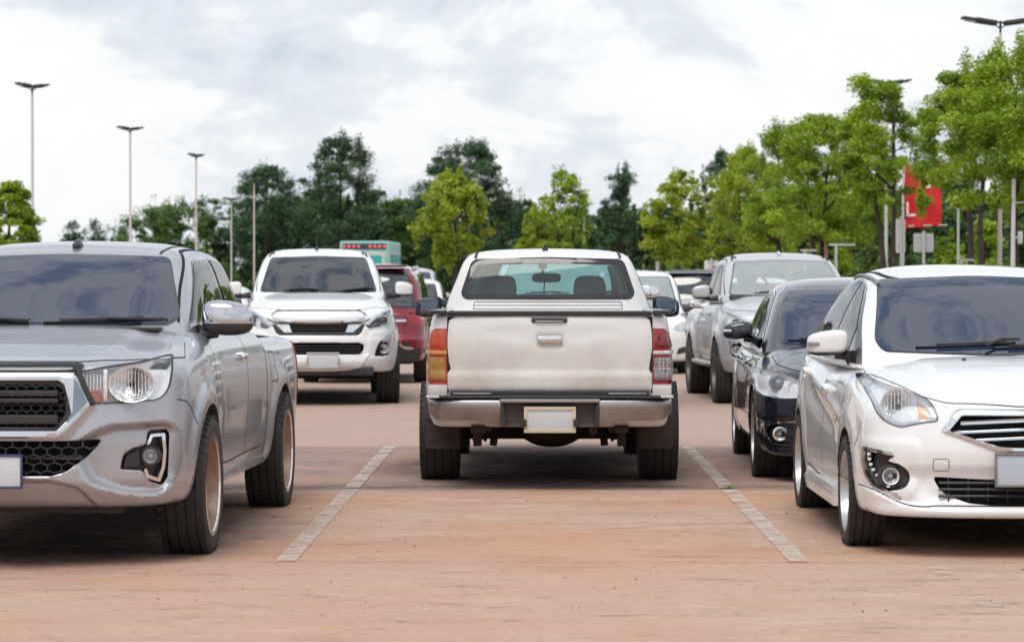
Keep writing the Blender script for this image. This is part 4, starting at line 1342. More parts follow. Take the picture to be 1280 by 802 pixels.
# ------------------------------------------------------------------ poles, signs, banner, truck
def build_furniture():
    pole_m = mat('galvanised_pole', (.60, .60, .60), .5, metal=.1, dirt=(.45, .34, .28), dirt_amt=.3)
    pink = mat('rusty_pale_pole', (.60, .53, .49), .6, dirt=(.42, .28, .22), dirt_amt=.35)
    headm = mat('lamp_head_grey', (.035, .04, .045), .5)
    lit = mat('lamp_diffuser', (.42, .44, .48), .3)
    def lamp_post(x, ytop, Z, label, rz, pm, wide=.40, r=.055, group='lamp posts in the left row', single=False):
        X, H = px(x, ytop, Z)
        t = root('street_lamp', label, 'street lamp', (X, Z, 0), rz, group)
        mb = MB(); mb.tube([(0, 0, 0), (0, 0, H * .5), (0, 0, H - .35)], [r, r * .9, r * .72], n=12); mb.box((0, 0, .01), (.3, .3, .02)); mb.build('pole', pm, t)
        mb = MB(); mb.tube([(0, 0, H - .38), (0, 0, H - .06)], .032, n=8); mb.tube([(-.26, 0, H - .10), (.26, 0, H - .10)], .022, n=8)
        mb.tube([(-.16, 0, H - .13), (0, 0, H - .26), (.16, 0, H - .13)], .018, n=6); mb.build('bracket', headm, t)
        for s in (-1, 1):
            mb = MB(); mb.box((s * (.10 + wide * .5), 0, H - .035 - .02), (wide, .30, .06), ry=s * R(-8), bev=.01); mb.box((s * (.06 + wide * .36), 0, H - .085), (wide * .62, .22, .13), ry=s * R(-8), bev=.02)
            h = mb.build('lamp_head', headm, t)
            mb = MB(); mb.box((s * (.10 + wide * .55), 0, H - .075 - .02), (wide * .7, .2, .035), ry=s * R(-7), bev=.008); mb.build('diffuser', lit, h)
    lamp_post(40, 104, 87, 'tallest-looking lamp post at the far left, two dark heads on top', R(40), pole_m, .46)
    lamp_post(162.5, 158, 110, 'second lamp post from the left, grey pole above the silver pickup roof', R(38), pole_m, .46)
    lamp_post(245, 192, 132, 'third lamp post from the left with a pinkish pole', R(62), pink, .44)
    lamp_post(317.5, 222, 158, 'pale pinkish lamp post just left of the white pickup', R(66), pink, .44)
    lamp_post(289, 247, 186, 'thin grey lamp post farthest away, between two pinkish ones', R(50), pole_m, .52)
    lamp_post(1249, 24, 66, 'lamp post rising above the trees at the right edge, wide flat heads', R(8), pole_m, .86, group='lamp posts behind the right-hand trees')
    lamp_post(1107, 100, 86, 'lamp post nearly hidden in the loose multi-stemmed tree', R(12), pole_m, .70, group='lamp posts behind the right-hand trees')
    # red banner on its pole
    Z = 75; X0, z1 = px(1131, 205, Z); X1, z0 = px(1176, 284, Z)
    t = root('banner', 'tall red cloth banner with a white mark hanging among the right-hand trees', 'banner', ((X0 + X1) / 2, Z, 0))
    hw = (X1 - X0) / 2
    V = []; F = []; nx, nz = 22, 40
    for j in range(nz + 1):
        for i in range(nx + 1):
            u = i / nx * 2 - 1; v = j / nz
            V.append((u * hw + .02 * math.sin(v * 7), .045 * math.sin(u * 7 + v * 3) * (1 - v * .3) + .02 * math.sin(v * 11 + u * 2), z0 + (z1 - z0) * v + .04 * u))
    for j in range(nz):
        for i in range(nx):
            a = j * (nx + 1) + i; F.append((a, a + 1, a + nx + 2, a + nx + 1))
    me = arr_mesh('banner_cloth', V, F, mat('red_banner_cloth', (.60, .012, .018), .7, vary=.1, vary_scale=2)); cl = link('banner_cloth', me, t)
    sm = cl.modifiers.new('s', 'SOLIDIFY'); sm.thickness = .006
    cx = -hw + .10
    wm = mat('banner_white', (.75, .72, .70), .7)
    for (a, b_, w_, h_) in ((cx - .05, z0 + .58, .055, .20), (cx + .04, z0 + .33, .27, .065), (cx - .05, z0 + .40, .055, .16)):
        mb = MB(); mb.box((a, -.075, b_), (w_, .006, h_), bev=.002); mb.build('banner_mark', wm, t)
    mb = MB(); mb.box((.12, -.08, z0 + 1.12), (.12, .006, .10), bev=.002); mb.build('banner_mark', wm, t)
    mb = MB(); mb.tube([(-hw - .06, .02, 0), (-hw - .06, .02, z1 + .15)], .035, n=10); mb.tube([(-hw - .06, .02, z1 + .04), (hw + .05, .02, z1 + .08)], .018, n=8); mb.tube([(-hw - .06, .02, z0 + .02), (hw + .16, .02, z0 + .06)], .018, n=8)
    mb.build('banner_pole', pole_m, t)
    # back of a white square road sign
    def post_sign(x, yt, yb, w_px, Z, label, name='road_sign', board=True, r=.032, cat='sign', rz=0., boardm=None):
        X, zt_ = px(x, yt, Z); _, zb_ = px(x, yb, Z); w_ = w_px * Z / 3400
        t = root(name, label, cat, (X, Z, 0), rz)
        mb = MB(); mb.tube([(0, 0, 0), (0, 0, zt_ + .02)], r, n=10); mb.build('post', mat('white_post', (.46, .46, .46), .5), t)
        if board:
            mb = MB(); q = rpoly([(-w_ / 2, zb_), (w_ / 2, zb_), (w_ / 2, zt_ - .03), (-w_ / 2, zt_ - .03)], .04); mb.prism(q, .035, .042, 'y'); mb.build('sign_board', boardm or mat('sign_back', (.48, .49, .50), .4, metal=.3), t)
            mb = MB()
            for z_ in (zb_ + (zt_ - zb_) * .2, zb_ + (zt_ - zb_) * .78): mb.box((0, .028, z_), (w_ * .6, .012, .03))
            mb.box((0, .030, (zb_ + zt_) / 2), (.05, .010, (zt_ - zb_) * .6))
            mb.build('bracket', mat('white_post'), t)
        return t
    post_sign(1154, 290, 315, 25, 62, 'back of a square grey white road sign on a post below the red banner')
    post_sign(1126, 272, 316, 13, 66, 'narrow white board on a thin white post beside the leaning tree stem', boardm=mat('white_board', (.62, .62, .62), .5), rz=.35)
    t = post_sign(889, 324, 338, 17, 70, 'small white board with a red mark behind the silver pickup', boardm=mat('white_board'))
    X, z_ = px(893, 334, 70); mb = MB(); mb.box((.09, .028, z_ + .0), (.09, .008, .07)); mb.build('red_mark', mat('red_mark', (.6, .02, .03), .5), t)
    # T-shaped white barrier frames and plain posts
    for x, yt, w_, Z, lab in ((1052, 306, 33, 66, 'white T-shaped metal frame behind the right silver pickup'), (1010, 313, 20, 74, 'white low crossbar frame under the trees behind the silver pickup'), (1206, 325, 22, 60, 'white low frame under the trees near the right edge')):
        X, H = px(x, yt, Z); hw = w_ * Z / 3400 / 2
        t = root('barrier_frame', lab, 'barrier', (X, Z, 0))
        mb = MB(); mb.box((-hw * .45, 0, H / 2), (.06, .06, H)); mb.build('post', mat('white_post'), t)
        mb = MB(); mb.box((0, 0, H), (hw * 2, .05, .05), bev=.01); mb.build('crossbar', mat('white_post'), t)
    for x, yt, Z, r_, lab in ((730, 262, 104, .04, 'thin white post beside the see-through tree'), (1197, 262, 62, .028, 'thin white post left of the grey utility pole'), (1032, 276, 80, .045, 'white post with rusty red patches under the trees'),
                              (822, 327, 92, .07, 'short white post behind the white car right of the middle pickup')):
        X, H = px(x, yt, Z)
        mb = MB(); mb.tube([(0, 0, 0), (0, 0, H)], r_, n=10); mb.tube([(0, 0, H), (0, 0, H + .02)], r_ * 1.15, n=10)
        o = mb.build('post', mat('white_post')); o.location = (X, Z, 0); tag(o, lab, 'post')
        if x == 1032: o.data.materials[0] = mat('rusty_white_post', (.55, .53, .5), .6, dirt=(.45, .06, .04), dirt_amt=1.0, dirt_scale=1.2)
    X, H = px(1266, 224, 56)
    t = root('utility_pole', 'grey metal pole with a small box and a red plate at the right edge', 'pole', (X, 56, 0))
    mb = MB(); mb.tube([(-.03, 0, 0), (0, 0, H)], [.055, .042], n=12); mb.build('pole', pole_m, t)
    mb = MB(); mb.box((.13, -.02, px(0, 297, 56)[1]), (.09, .12, .26), bev=.01); mb.box((.05, 0, px(0, 297, 56)[1]), (.10, .04, .04)); mb.build('junction_box', mat('white_post'), t)
    mb = MB(); mb.tube([(0, 0, px(0, 254, 56)[1]), (.24, 0, px(0, 254, 56)[1] + .02)], .016, n=6); mb.build('arm', pole_m, t)
    mb = MB(); mb.box((.30, 0, px(0, 248, 56)[1]), (.16, .02, .34), bev=.008); mb.build('red_plate', mat('red_mark', (.6, .02, .03), .5), t)

def build_teal_truck():
    Z = 95
    X0, ztop = px(424, 301, Z); X1, _ = px(487, 301, Z)
    w_ = (X1 - X0); cx = (X0 + X1) / 2
    t = root('truck', 'teal box truck far behind the white pickup, row of round red lamps along its top', 'truck', (cx, Z, 0), R(-4))
    teal = mat('teal_paint', (.015, .36, .38), .4); cream = mat('cream_frame', (.62, .58, .48), .5); dk = mat('dark_teal', (.02, .06, .08), .4)
    h = w_ / 2; L = 3.4
    mb = MB(); mb.box((0, L / 2, (ztop + .95) / 2), (w_, L, ztop - .95), bev=.09); mb.build('box_body', mat('pale_teal_frame', (.22, .50, .48), .4), t)
    q = rpoly([(-h + .10, ztop - .30), (h - .10, ztop - .30), (h - .10, ztop - .09), (-h + .10, ztop - .09)], .05)
    mb = MB(); mb.prism(q, -.012, .01, 'y'); mb.build('lamp_panel', dk, t)
    lm = mat('round_red_lamp', (.75, .10, .07), .3, emit=(1, .12, .08), emit_s=.35)
    for g0 in (-h + .17, h - .17 - .51):
        for k in range(4):
            mb = MB(); mb.lathe([(.001, -.034), (.046, -.030), (.055, -.012)], n=16, axis='y', c=(g0 + k * .170, 0, ztop - .19)); mb.build('red_lamp', lm, t)
    mb = MB(); mb.box((0, -.008, (ztop - .42 + 1.35) / 2 + .0), (w_ - .34, .03, ztop - .42 - 1.3)); p = mb.build('rear_frame', cream, t)
    for s in (-1, 1):
        mb = MB(); mb.box((s * (w_ - .50) / 4 * 1.02, -.03, (ztop - .5 + 1.4) / 2), ((w_ - .60) / 2, .02, ztop - .5 - 1.4), bev=.005); mb.build('rear_panel', teal, p)
    for k in range(3):
        mb = MB(); mb.box((h + .004, .55 + k * 1.1, (ztop - .40 + 1.3) / 2), (.02, .95, ztop - .40 - 1.3)); s_ = mb.build('side_frame', cream, t)
        mb = MB(); mb.box((h + .018, .55 + k * 1.1, (ztop - .40 + 1.3) / 2), (.02, .80, ztop - .52 - 1.3)); mb.build('side_panel', teal, s_)
    mb = MB(); mb.box((0, 2.4, .72), (w_ * .8, 5.0, .3)); mb.build('chassis', M['steel'], t)
    V, F = blob((w_ * .92, 1.6, 1.5), 6, 8); mb = MB(); mb.add(place(V, (0, L + .85, 1.45)), F); mb.build('cab', teal, t, deg=50)
    mb = MB(); mb.box((0, -.06, .62), (w_ * .9, .12, .16), bev=.02); mb.build('rear_bumper', M['alloy'], t)
    for s in (-1, 1):
        for y in (1.0, L + 1.0): wheel(t, s * (h - .16), y, .38, .24, .22, s, M['alloy'], fine=False)
# ------------------------------------------------------------------ silver pickup, front left
def build_revo():
    r = root('pickup_truck', 'silver pickup facing the camera at the left edge, black honeycomb grille and copper coloured rims', 'pickup truck', group='vehicles parked in the bays')
    # outlines in the car's front view (x to the car's left as seen, z up)
    HEAD = rpoly([(0.405, 0.958), (0.56, 0.984), (0.745, 1.006), (0.862, 1.040), (0.890, 0.99), (0.885, 0.905), (0.866, 0.852), (0.825, 0.822), (0.462, 0.806)], [0.01, .05, .05, .03, .05, .05, .03, .03, .02])
    HEAD = [(a - .052 * (a - .40) / .49, b) for a, b in HEAD]
    GRILL = rpoly([(-0.39, 0.955), (0.39, 0.955), (0.425, 0.938), (0.485, 0.806), (0.362, 0.664), (0.318, 0.645), (-0.318, 0.645), (-0.362, 0.664), (-0.485, 0.806), (-0.425, 0.938)], 0.02)
    GRILL_IN = rpoly([(-0.335, 0.922), (0.335, 0.922), (0.362, 0.898), (0.396, 0.766), (0.386, 0.735), (0.328, 0.678), (-0.328, 0.678), (-0.386, 0.735), (-0.396, 0.766), (-0.362, 0.898)], 0.012)
    LOWG = rpoly([(-0.50, 0.625), (0.50, 0.625), (0.53, 0.65), (0.505, 0.60), (0.43, 0.522), (0.37, 0.478), (0.30, 0.458), (-0.30, 0.458), (-0.37, 0.478), (-0.43, 0.522), (-0.505, 0.60), (-0.53, 0.65)], 0.012)
    LOWG = rpoly([(0.525, 0.63), (0.505, 0.60), (0.43, 0.522), (0.37, 0.478), (0.30, 0.458), (-0.30, 0.458), (-0.37, 0.478), (-0.43, 0.522), (-0.505, 0.60), (-0.525, 0.63)], 0.012)
    FOGR = rpoly([(0.43, 0.60), (0.53, 0.665), (0.60, 0.69), (0.835, 0.70), (0.868, 0.675), (0.872, 0.484), (0.85, 0.40), (0.80, 0.362), (0.66, 0.375), (0.50, 0.43), (0.47, 0.50)], 0.03)
    FOGB = rpoly([(0.639, 0.484), (0.655, 0.556), (0.695, 0.587), (0.755, 0.600), (0.765, 0.669), (0.844, 0.674), (0.857, 0.648), (0.854, 0.525), (0.849, 0.433), (0.823, 0.397), (0.772, 0.418), (0.741, 0.474)], 0.012)
    CH = rpoly([(0.757, 0.60), (0.775, 0.652), (0.836, 0.655), (0.842, 0.566), (0.836, 0.484), (0.815, 0.415), (0.757, 0.437), (0.745, 0.478), (0.757, 0.486), (0.768, 0.452), (0.806, 0.435), (0.823, 0.49), (0.829, 0.566), (0.823, 0.640), (0.785, 0.638), (0.770, 0.60)], 0.004, 2)
    FOGB = [(a - .03, b) for a, b in FOGB]; CH = [(a - .03, b) for a, b in CH]; FOGR = [(a - .02, b) for a, b in FOGR]
    SKID = rpoly([(-0.30, 0.43), (0.30, 0.43), (0.42, 0.40), (0.50, 0.30), (0.52, 0.24), (-0.52, 0.24), (-0.50, 0.30), (-0.42, 0.40)], 0.02)
    body = lower_shell(
        wy=[(0, .905), (.5, .925), (1.0, .930), (1.8, .905), (3.2, .905), (4.1, .925), (4.8, .915), (5.3, .885)],
        wz=[(.25, .06), (.40, .022), (.55, .008), (.78, .0), (.98, .012), (1.06, .035), (1.12, .075), (1.2, .16)],
        yf=[(.25, .10), (.34, .045), (.44, .0), (.60, .0), (.70, .012), (.80, .03), (.95, .045), (1.02, .07), (1.2, .3)],
        bow=[(0, 0), (.3, .015), (.5, .055), (.7, .14), (.8, .215), (.88, .33), (.95, .50)],
        yr=[(.3, 5.26), (.6, 5.3), (1.1, 5.27)], bowr=[(0, 0), (.7, .01), (.95, .06)],
        zt=[(0, .965), (.06, 1.0), (.35, 1.055), (.8, 1.115), (1.15, 1.165), (1.5, 1.175), (3.4, 1.165), (3.55, 1.10), (5.3, 1.085)],
        crown=[(0, 0), (.45, .006), (.7, .022), (.82, .04), (.92, .085)],
        zb=0.285, arches=[(0.97, .37, .41, .022), (4.05, .37, .41, .022)],
        reliefs=[(FOGR, 0.07, 0.045), (SKID, 0.03, 0.02),
                 (rpoly([(-0.42, 1.0), (0.42, 1.0), (0.5, 0.80), (0.37, 0.64), (-0.37, 0.64), (-0.5, 0.8)], .02), -0.018, 0.05)],
        k=(0.07, 0.05, 0.045, 0.05), L=5.3, U=.92, H=.9, dens_=(0.015, 0.035, 0.015), fine=0.55,
        top_fn=lambda ax, y: np.where(y < 1.4, 0.012 * sstep((0.60 - ax) / .10) * sstep((y - .15) / .4), 0))
    bo = link('body', body.mesh('body', [M['silver'], M['dark']]), r)
    cut2 = MB(); cut = MB()
    arch_cut(cut, .97, .37, .405); arch_cut(cut, 4.05, .37, .405)
    cutter(cut, body, LOWG, 'front', 0.07)
    cutter(cut, body, GRILL_IN, 'front', 0.06)
    for m_ in (lambda p: p, mir):
        cutter(cut, body, m_(HEAD), 'front', 0.09)
        cutter(cut, body, m_(FOGB), 'front', 0.05)
    # load bed
    cut.box((0, 4.42, 1.0), (1.50, 1.60, 1.0))
    boolean(bo, cut, M['dark'])
    boolean(bo, cut2, M['housing'])
    # hood panel
    HOOD = rpoly([(-.70, 1.20), (-.80, .95), (-.86, .60), (-.80, .38), (-.62, .245), (-.40, .155), (-.2, .13), (0, .125), (.2, .13), (.40, .155), (.62, .245), (.80, .38), (.86, .60), (.80, .95), (.70, 1.20)], .03)
    patch(body, HOOD, 'top', 0.004, 0.02, name='hood', material=M['silver'], parent=r, near=1.5)
    gap = MB()
    strip(body, HOOD[8:-8], 'top', 0.010, 0.0012, join=gap, near=1.5)
    # bonnet-edge protector (black) above grille
    BLK = rpoly([(-0.43, .965), (0.43, .965), (.445, .985), (0.41, 1.002), (-0.41, 1.002), (-.445, .985)], .006)
    patch(body, BLK, 'front', 0.022, 0.03, step=.02, name='bonnet_protector', material=M['gloss'], parent=r, bevel=.006)
    # grille
    g = patch(body, GRILL, 'front', 0.012, 0.03, step=.02, name='grille', material=mat('satin_chrome', (.62, .64, .68), .20, metal=.9), parent=r, holes=[GRILL_IN], bevel=.006)
    gi = rpoly([(-0.30, 0.905), (0.30, 0.905), (0.352, 0.885), (0.372, 0.77), (0.36, 0.742), (0.315, 0.70), (-0.315, 0.70), (-0.36, 0.742), (-0.372, 0.77), (-0.352, 0.885)], 0.01)
    patch(body, GRILL_IN, 'front', -0.01, 0.03, step=.02, name='grille_surround', material=M['black'], parent=g, holes=[gi], bevel=.004)
    hx = hexgrid(-.36, .36, .70, .91, lambda x: 0.035 + .15 * x * x, 0.020, gi, 0.02, 0.0045, 1.35)
    hx.build('grille_mesh', M['black'], g, deg=30)
    mb = MB()
    for zc_, hh in ((0.862, .028), (0.826, .022), (.735, .045)):
        for sx in (-1, 1):
            mb.box((sx * .165, 0.018, zc_), (.34, .035, hh), rz=sx * .04, bev=.006)
    mb.build('grille_bar', M['black'], g)
    # chrome wedge and black edge between grille and lamp
    WED = rpoly([(0.405, .93), (.422, .915), (.468, .815), (.42, .76), (.375, .72), (.40, .77)], .004)
    for m_ in (lambda p: p, mir):
        patch(body, m_(WED), 'front', 0.016, 0.01, step=.02, name='grille_wing', material=mat('blue_grey_trim', (0.22, 0.27, 0.33), .2, metal=.6), parent=g)
        BE = rpoly([(0.41, .965), (.425, .97), (.462, .885), (.50, .808), (.487, .797), (.45, .87)], .004)
        patch(body, m_(BE), 'front', 0.018, 0.03, step=.015, name='lamp_edge', material=M['black'], parent=g)
    # lower grille
    lg = hexgrid(-.53, .53, .46, .64, lambda x: 0.03 + .16 * x * x, 0.026, LOWG, 0.03, 0.006, 1.5)
    l0 = lg.build('lower_grille', M['black'], r, deg=30)
    mb = MB(); mb.box((0, .045, .545), (.9, .01, .014)); mb.build('grille_bar', M['black'], l0)
    # headlamps
    for sx, m_ in ((1, lambda p: p), (-1, mir)):
        h = bpy.data.objects.new('headlight', None); C.objects.link(h); h.parent = r
        bucket(body, m_(HEAD), h, .045, M['housing'])
        bw = lamp_bowl(h, sx * .68, .112, .902, .083, .055, M['reflector'], bulb=M['dark']); bw.scale.x = 1.30; bw.location.x = -sx * .68 * .30
        mb = MB()
        for q in range(11): mb.box((sx * (.60 + q * .016), .098 + q * .0035, .902), (.003, .005, .145 - abs(q - 5) * .012))
        mb.build('lens_ribs', M['reflector'], h)
        mb = MB()
        for q in range(8):
            mb.box((sx * (.435 + q * .016), .085 + q * .003, .915), (.004, .03, .075))
        mb.box((sx * .556, .10, .90), (.02, .05, .15), bev=.006)
        mb.build('lamp_fins', M['reflector'], h)
        OR = rpoly([(.441, .868), (.528, .872), (.548, .82), (.468, .815)], .008)
        patch(body, m_(OR), 'front', -0.022, 0.03, step=.02, name='turn_signal', material=M['amber'], parent=h, bevel=.004)
        patch(body, m_(HEAD), 'front', 0.004, 0.008, step=.03, name='lamp_cover', material=M['lens'], parent=h)
        strip(body, [*m_(HEAD), m_(HEAD)[0]], 'front', 0.006, 0.006, name='lamp_seal', material=M['black'], parent=h, step=.02)
        fh = bpy.data.objects.new('fog_light', None); C.objects.link(fh); fh.parent = r
        patch(body, m_(FOGB), 'front', -0.028, 0.004, step=.02, name='fog_surround', material=M['black'], parent=fh)
        patch(body, m_(CH), 'front', 0.006, 0.02, step=.012, name='chrome_trim', material=M['chrome'], parent=fh)
        pt = body.project(np.array([[sx * .747, .544]]), 'front')[0]
        mb = MB(); mb.lathe([(.052, pt[1] + .035), (.050, pt[1] - .012), (.038, pt[1] - .014), (.036, pt[1] + .0)], n=24, axis='y', c=(sx * .747, 0, .544)); mb.build('fog_bezel', M['black'], fh)
        lamp_bowl(fh, sx * .747, pt[1] - .004, .544, .037, .03, M['reflector'], bulb=M['bulb'])
        V, F = blob((.075, .03, .075), 2.2, 8); mb = MB(); mb.add(place(V, (sx * .747, pt[1] - .004, .544)), F); mb.build('fog_lens', M['lens'], fh)
        TRI = rpoly([(.625, .49), (.64, .55), (.695, .575), (.70, .50)], .01)
        patch(body, m_(TRI), 'front', 0.0, 0.03, step=.02, name='fog_blade', material=M['black'], parent=fh)
    # greenhouse
    Wd = [(1.05, .80), (1.18, .775), (1.35, .74), (1.52, .69), (1.66, .62)]
    cab = cab_shell(Wd, ys=[(1.05, .90), (1.18, 1.14), (1.54, 1.78), (1.64, 2.02), (1.7, 2.2)], bow=[(0, 0), (.4, .05), (.6, .14), (.8, .32)],
                    yr=[(1.05, 3.46), (1.3, 3.44), (1.6, 3.36)], bowr=[(0, 0), (.8, .06)],
                    roof=[(1.2, 1.46), (1.7, 1.585), (2.0, 1.630), (2.5, 1.650), (3.2, 1.635), (3.6, 1.61)], crown=[(0, 0), (.4, .012), (.7, .06)], z0=1.10, H=.56, L=2.3, d=.028,
                    k=(.08, .06, .07))
    co = link('cab', cab.mesh('cab', [M['silver']]), r)
    WS = rpoly([(-.655, 1.175), (.655, 1.175), (.70, 1.215), (.585, 1.50), (.55, 1.548), (0, 1.562), (-.55, 1.548), (-.585, 1.50), (-.70, 1.215)], [.02, .02, .03, .05, .03, .1, .03, .05, .03])
    WSI = rpoly([(-.645, 1.185), (.645, 1.185), (.685, 1.22), (.573, 1.497), (.54, 1.54), (0, 1.553), (-.54, 1.54), (-.573, 1.497), (-.685, 1.22)], [.02, .02, .03, .05, .03, .1, .03, .05, .03])
    g = patch(cab, WS, 'front', 0.003, 0.012, name='windshield', material=M['gloss'], parent=r, near=.7)
    patch(cab, WSI, 'front', 0.006, 0.006, name='windshield_glass', material=M['tintb'], parent=g, near=.7)
    for sx, ax_ in ((1, 'right'), (-1, 'left')):
        W1 = rpoly([(1.50, 1.185), (1.60, 1.24), (2.06, 1.50), (2.16, 1.535), (2.62, 1.55), (2.66, 1.165)], [.02, .05, .05, .04, .03, .02])
        W2 = rpoly([(2.72, 1.165), (2.70, 1.55), (3.08, 1.535), (3.22, 1.40), (3.34, 1.18)], [.02, .03, .05, .05, .03])
        for wp in (W1, W2):
            a = patch(cab, wp, ax_, 0.003, 0.012, name='side_window', material=M['gloss'], parent=r, near=sx * .95)
            cx = sum(p[0] for p in wp) / len(wp); cz = sum(p[1] for p in wp) / len(wp)
            wi = [(cx + (p[0] - cx) * .955, cz + (p[1] - cz) * .93) for p in wp]
            patch(cab, wi, ax_, 0.006, 0.006, name='window_glass', material=M['side'], parent=a, near=sx * .95)
        strip(cab, smooth_path([(1.42, 1.19), (1.75, 1.40), (2.08, 1.552), (2.3, 1.588), (2.8, 1.595), (3.15, 1.575), (3.3, 1.45), (3.42, 1.18)]), ax_, .010, .001, join=gap, near=sx * .95)
        # body side panel gaps: door, fender, bed
        near = sx * 1.2
        strip(body, smooth_path([(1.42, 1.16), (1.36, 1.0), (1.36, .7), (1.42, .42)]), ax_, .008, .001, join=gap, near=near)
        strip(body, smooth_path([(2.66, 1.16), (2.66, .9), (2.64, .60), (2.60, .42)]), ax_, .008, .001, join=gap, near=near)
        strip(body, smooth_path([(1.42, .42), (2.0, .41), (2.6, .42), (3.3, .42)]), ax_, .008, .001, join=gap, near=near)
        strip(body, smooth_path([(3.47, 1.10), (3.47, .8), (3.47, .35)]), ax_, .012, .001, join=gap, near=near)
        # bumper / fender joint behind headlamp
        strip(body, smooth_path([(.36, .82), (.46, .80), (.55, .74), (.60, .68)]), ax_, .006, .001, join=gap, near=near)
        strip(body, rpoly([(3.62, .98), (3.80, .98), (3.82, .80), (3.62, .80), (3.62, .98)], .03), ax_, .006, .001, name='fuel_flap', material=M['dark'], parent=r, near=near)
        for yy in (2.45,):
            p = body.project(np.array([[yy, .98]]), ax_, near=near)[0]
            mb = MB(); V, F = blob((.035, .17, .034), 3, 8); mb.add(place(V, (p[0] + sx * .022, yy, .985)), F)
            V, F = blob((.05, .04, .05), 3, 6); mb.add(place(V, (p[0] + sx * .008, yy - .06, .985)), F)
            mb.build('door_handle', M['chrome'], r, deg=50)
        mirror_unit(r, sx, (sx * .935, 1.60, 1.212), (.275, .17, .188), mat('mirror_chrome', (.58, .60, .64), .10, metal=1.0), lower=M['black'], facing=-1, arm_to=(sx * .80, 1.62, 1.15), drop=.34)
        # sill
        mb = MB(); mb.box((sx * .83, 2.5, .335), (.10, 2.1, .06), bev=.02); mb.build('side_sill', M['silver'], r)
        # tail lamp strip at the rear corner
        TL = rpoly([(5.12, 1.02), (5.29, 1.02), (5.29, .62), (5.17, .62)], .02)
        patch(body, TL, ax_, .006, .02, name='tail_light', material=M['redlens'], parent=r, near=near)
    gap.build('panel_gap', M['dark'], r)
    for s in (-1, 1):
        strip(cab, smooth_path([(s * .50, 1.99), (s * .52, 2.3), (s * .51, 3.2)]), 'top', .014, .002, name='roof_ditch', material=M['rubber'], parent=r, near=2.0)
    wiper(r, cab, smooth_path([(-.62, 1.205), (-.35, 1.196), (-.06, 1.186)]), arm=[(-.05, 1.180), (-.30, 1.19)])
    wiper(r, cab, smooth_path([(.02, 1.186), (.35, 1.194), (.62, 1.203)]), arm=[(.64, 1.18), (.35, 1.190)])
    # cowl
    mb = MB(); mb.box((0, 1.12, 1.158), (1.3, .14, .02), bev=.008); mb.build('cowl', M['black'], r)
    antenna(r, (.03, 2.02, 1.655), 'fin', mat('antenna_blue', (0.03, 0.035, 0.06), .35), shell=cab)
    plate(r, 0, -0.035, .485, frame=mat('plate_frame_blue', (0.03, 0.035, 0.12), .3, coat=.5), w_=.33, h_=.15)
    # underbody
    mb = MB(); mb.box((0, 2.6, .42), (1.3, 4.6, .22)); mb.box((0, .5, .30), (1.2, .5, .08)); mb.tube([(-.8, .97, .30), (.8, .97, .30)], .05); mb.tube([(-.8, 4.05, .30), (.8, 4.05, .30)], .06)
    mb.box((0, 4.4, .60), (1.2, 1.4, .1))
    for s in (-.55, .55): mb.box((s, 2.5, .36), (.09, 4.6, .12))
    mb.build('underbody', M['steel'], r)
    for sx in (1, -1):
        wheel(r, sx * .835, .97, .365, .245, .255, sx, M['copper'], kind='mesh', spokes=8, dish=.09, lip=.010, cap=M['chrome'])
        wheel(r, sx * .845, 4.05, .365, .245, .255, sx, M['copper'], kind='mesh', spokes=8, dish=.11, lip=.010, cap=M['chrome'])
    r.location = (-2.645, 13.2, 0); r.rotation_euler = (0, 0, R(-1.9))
    return r
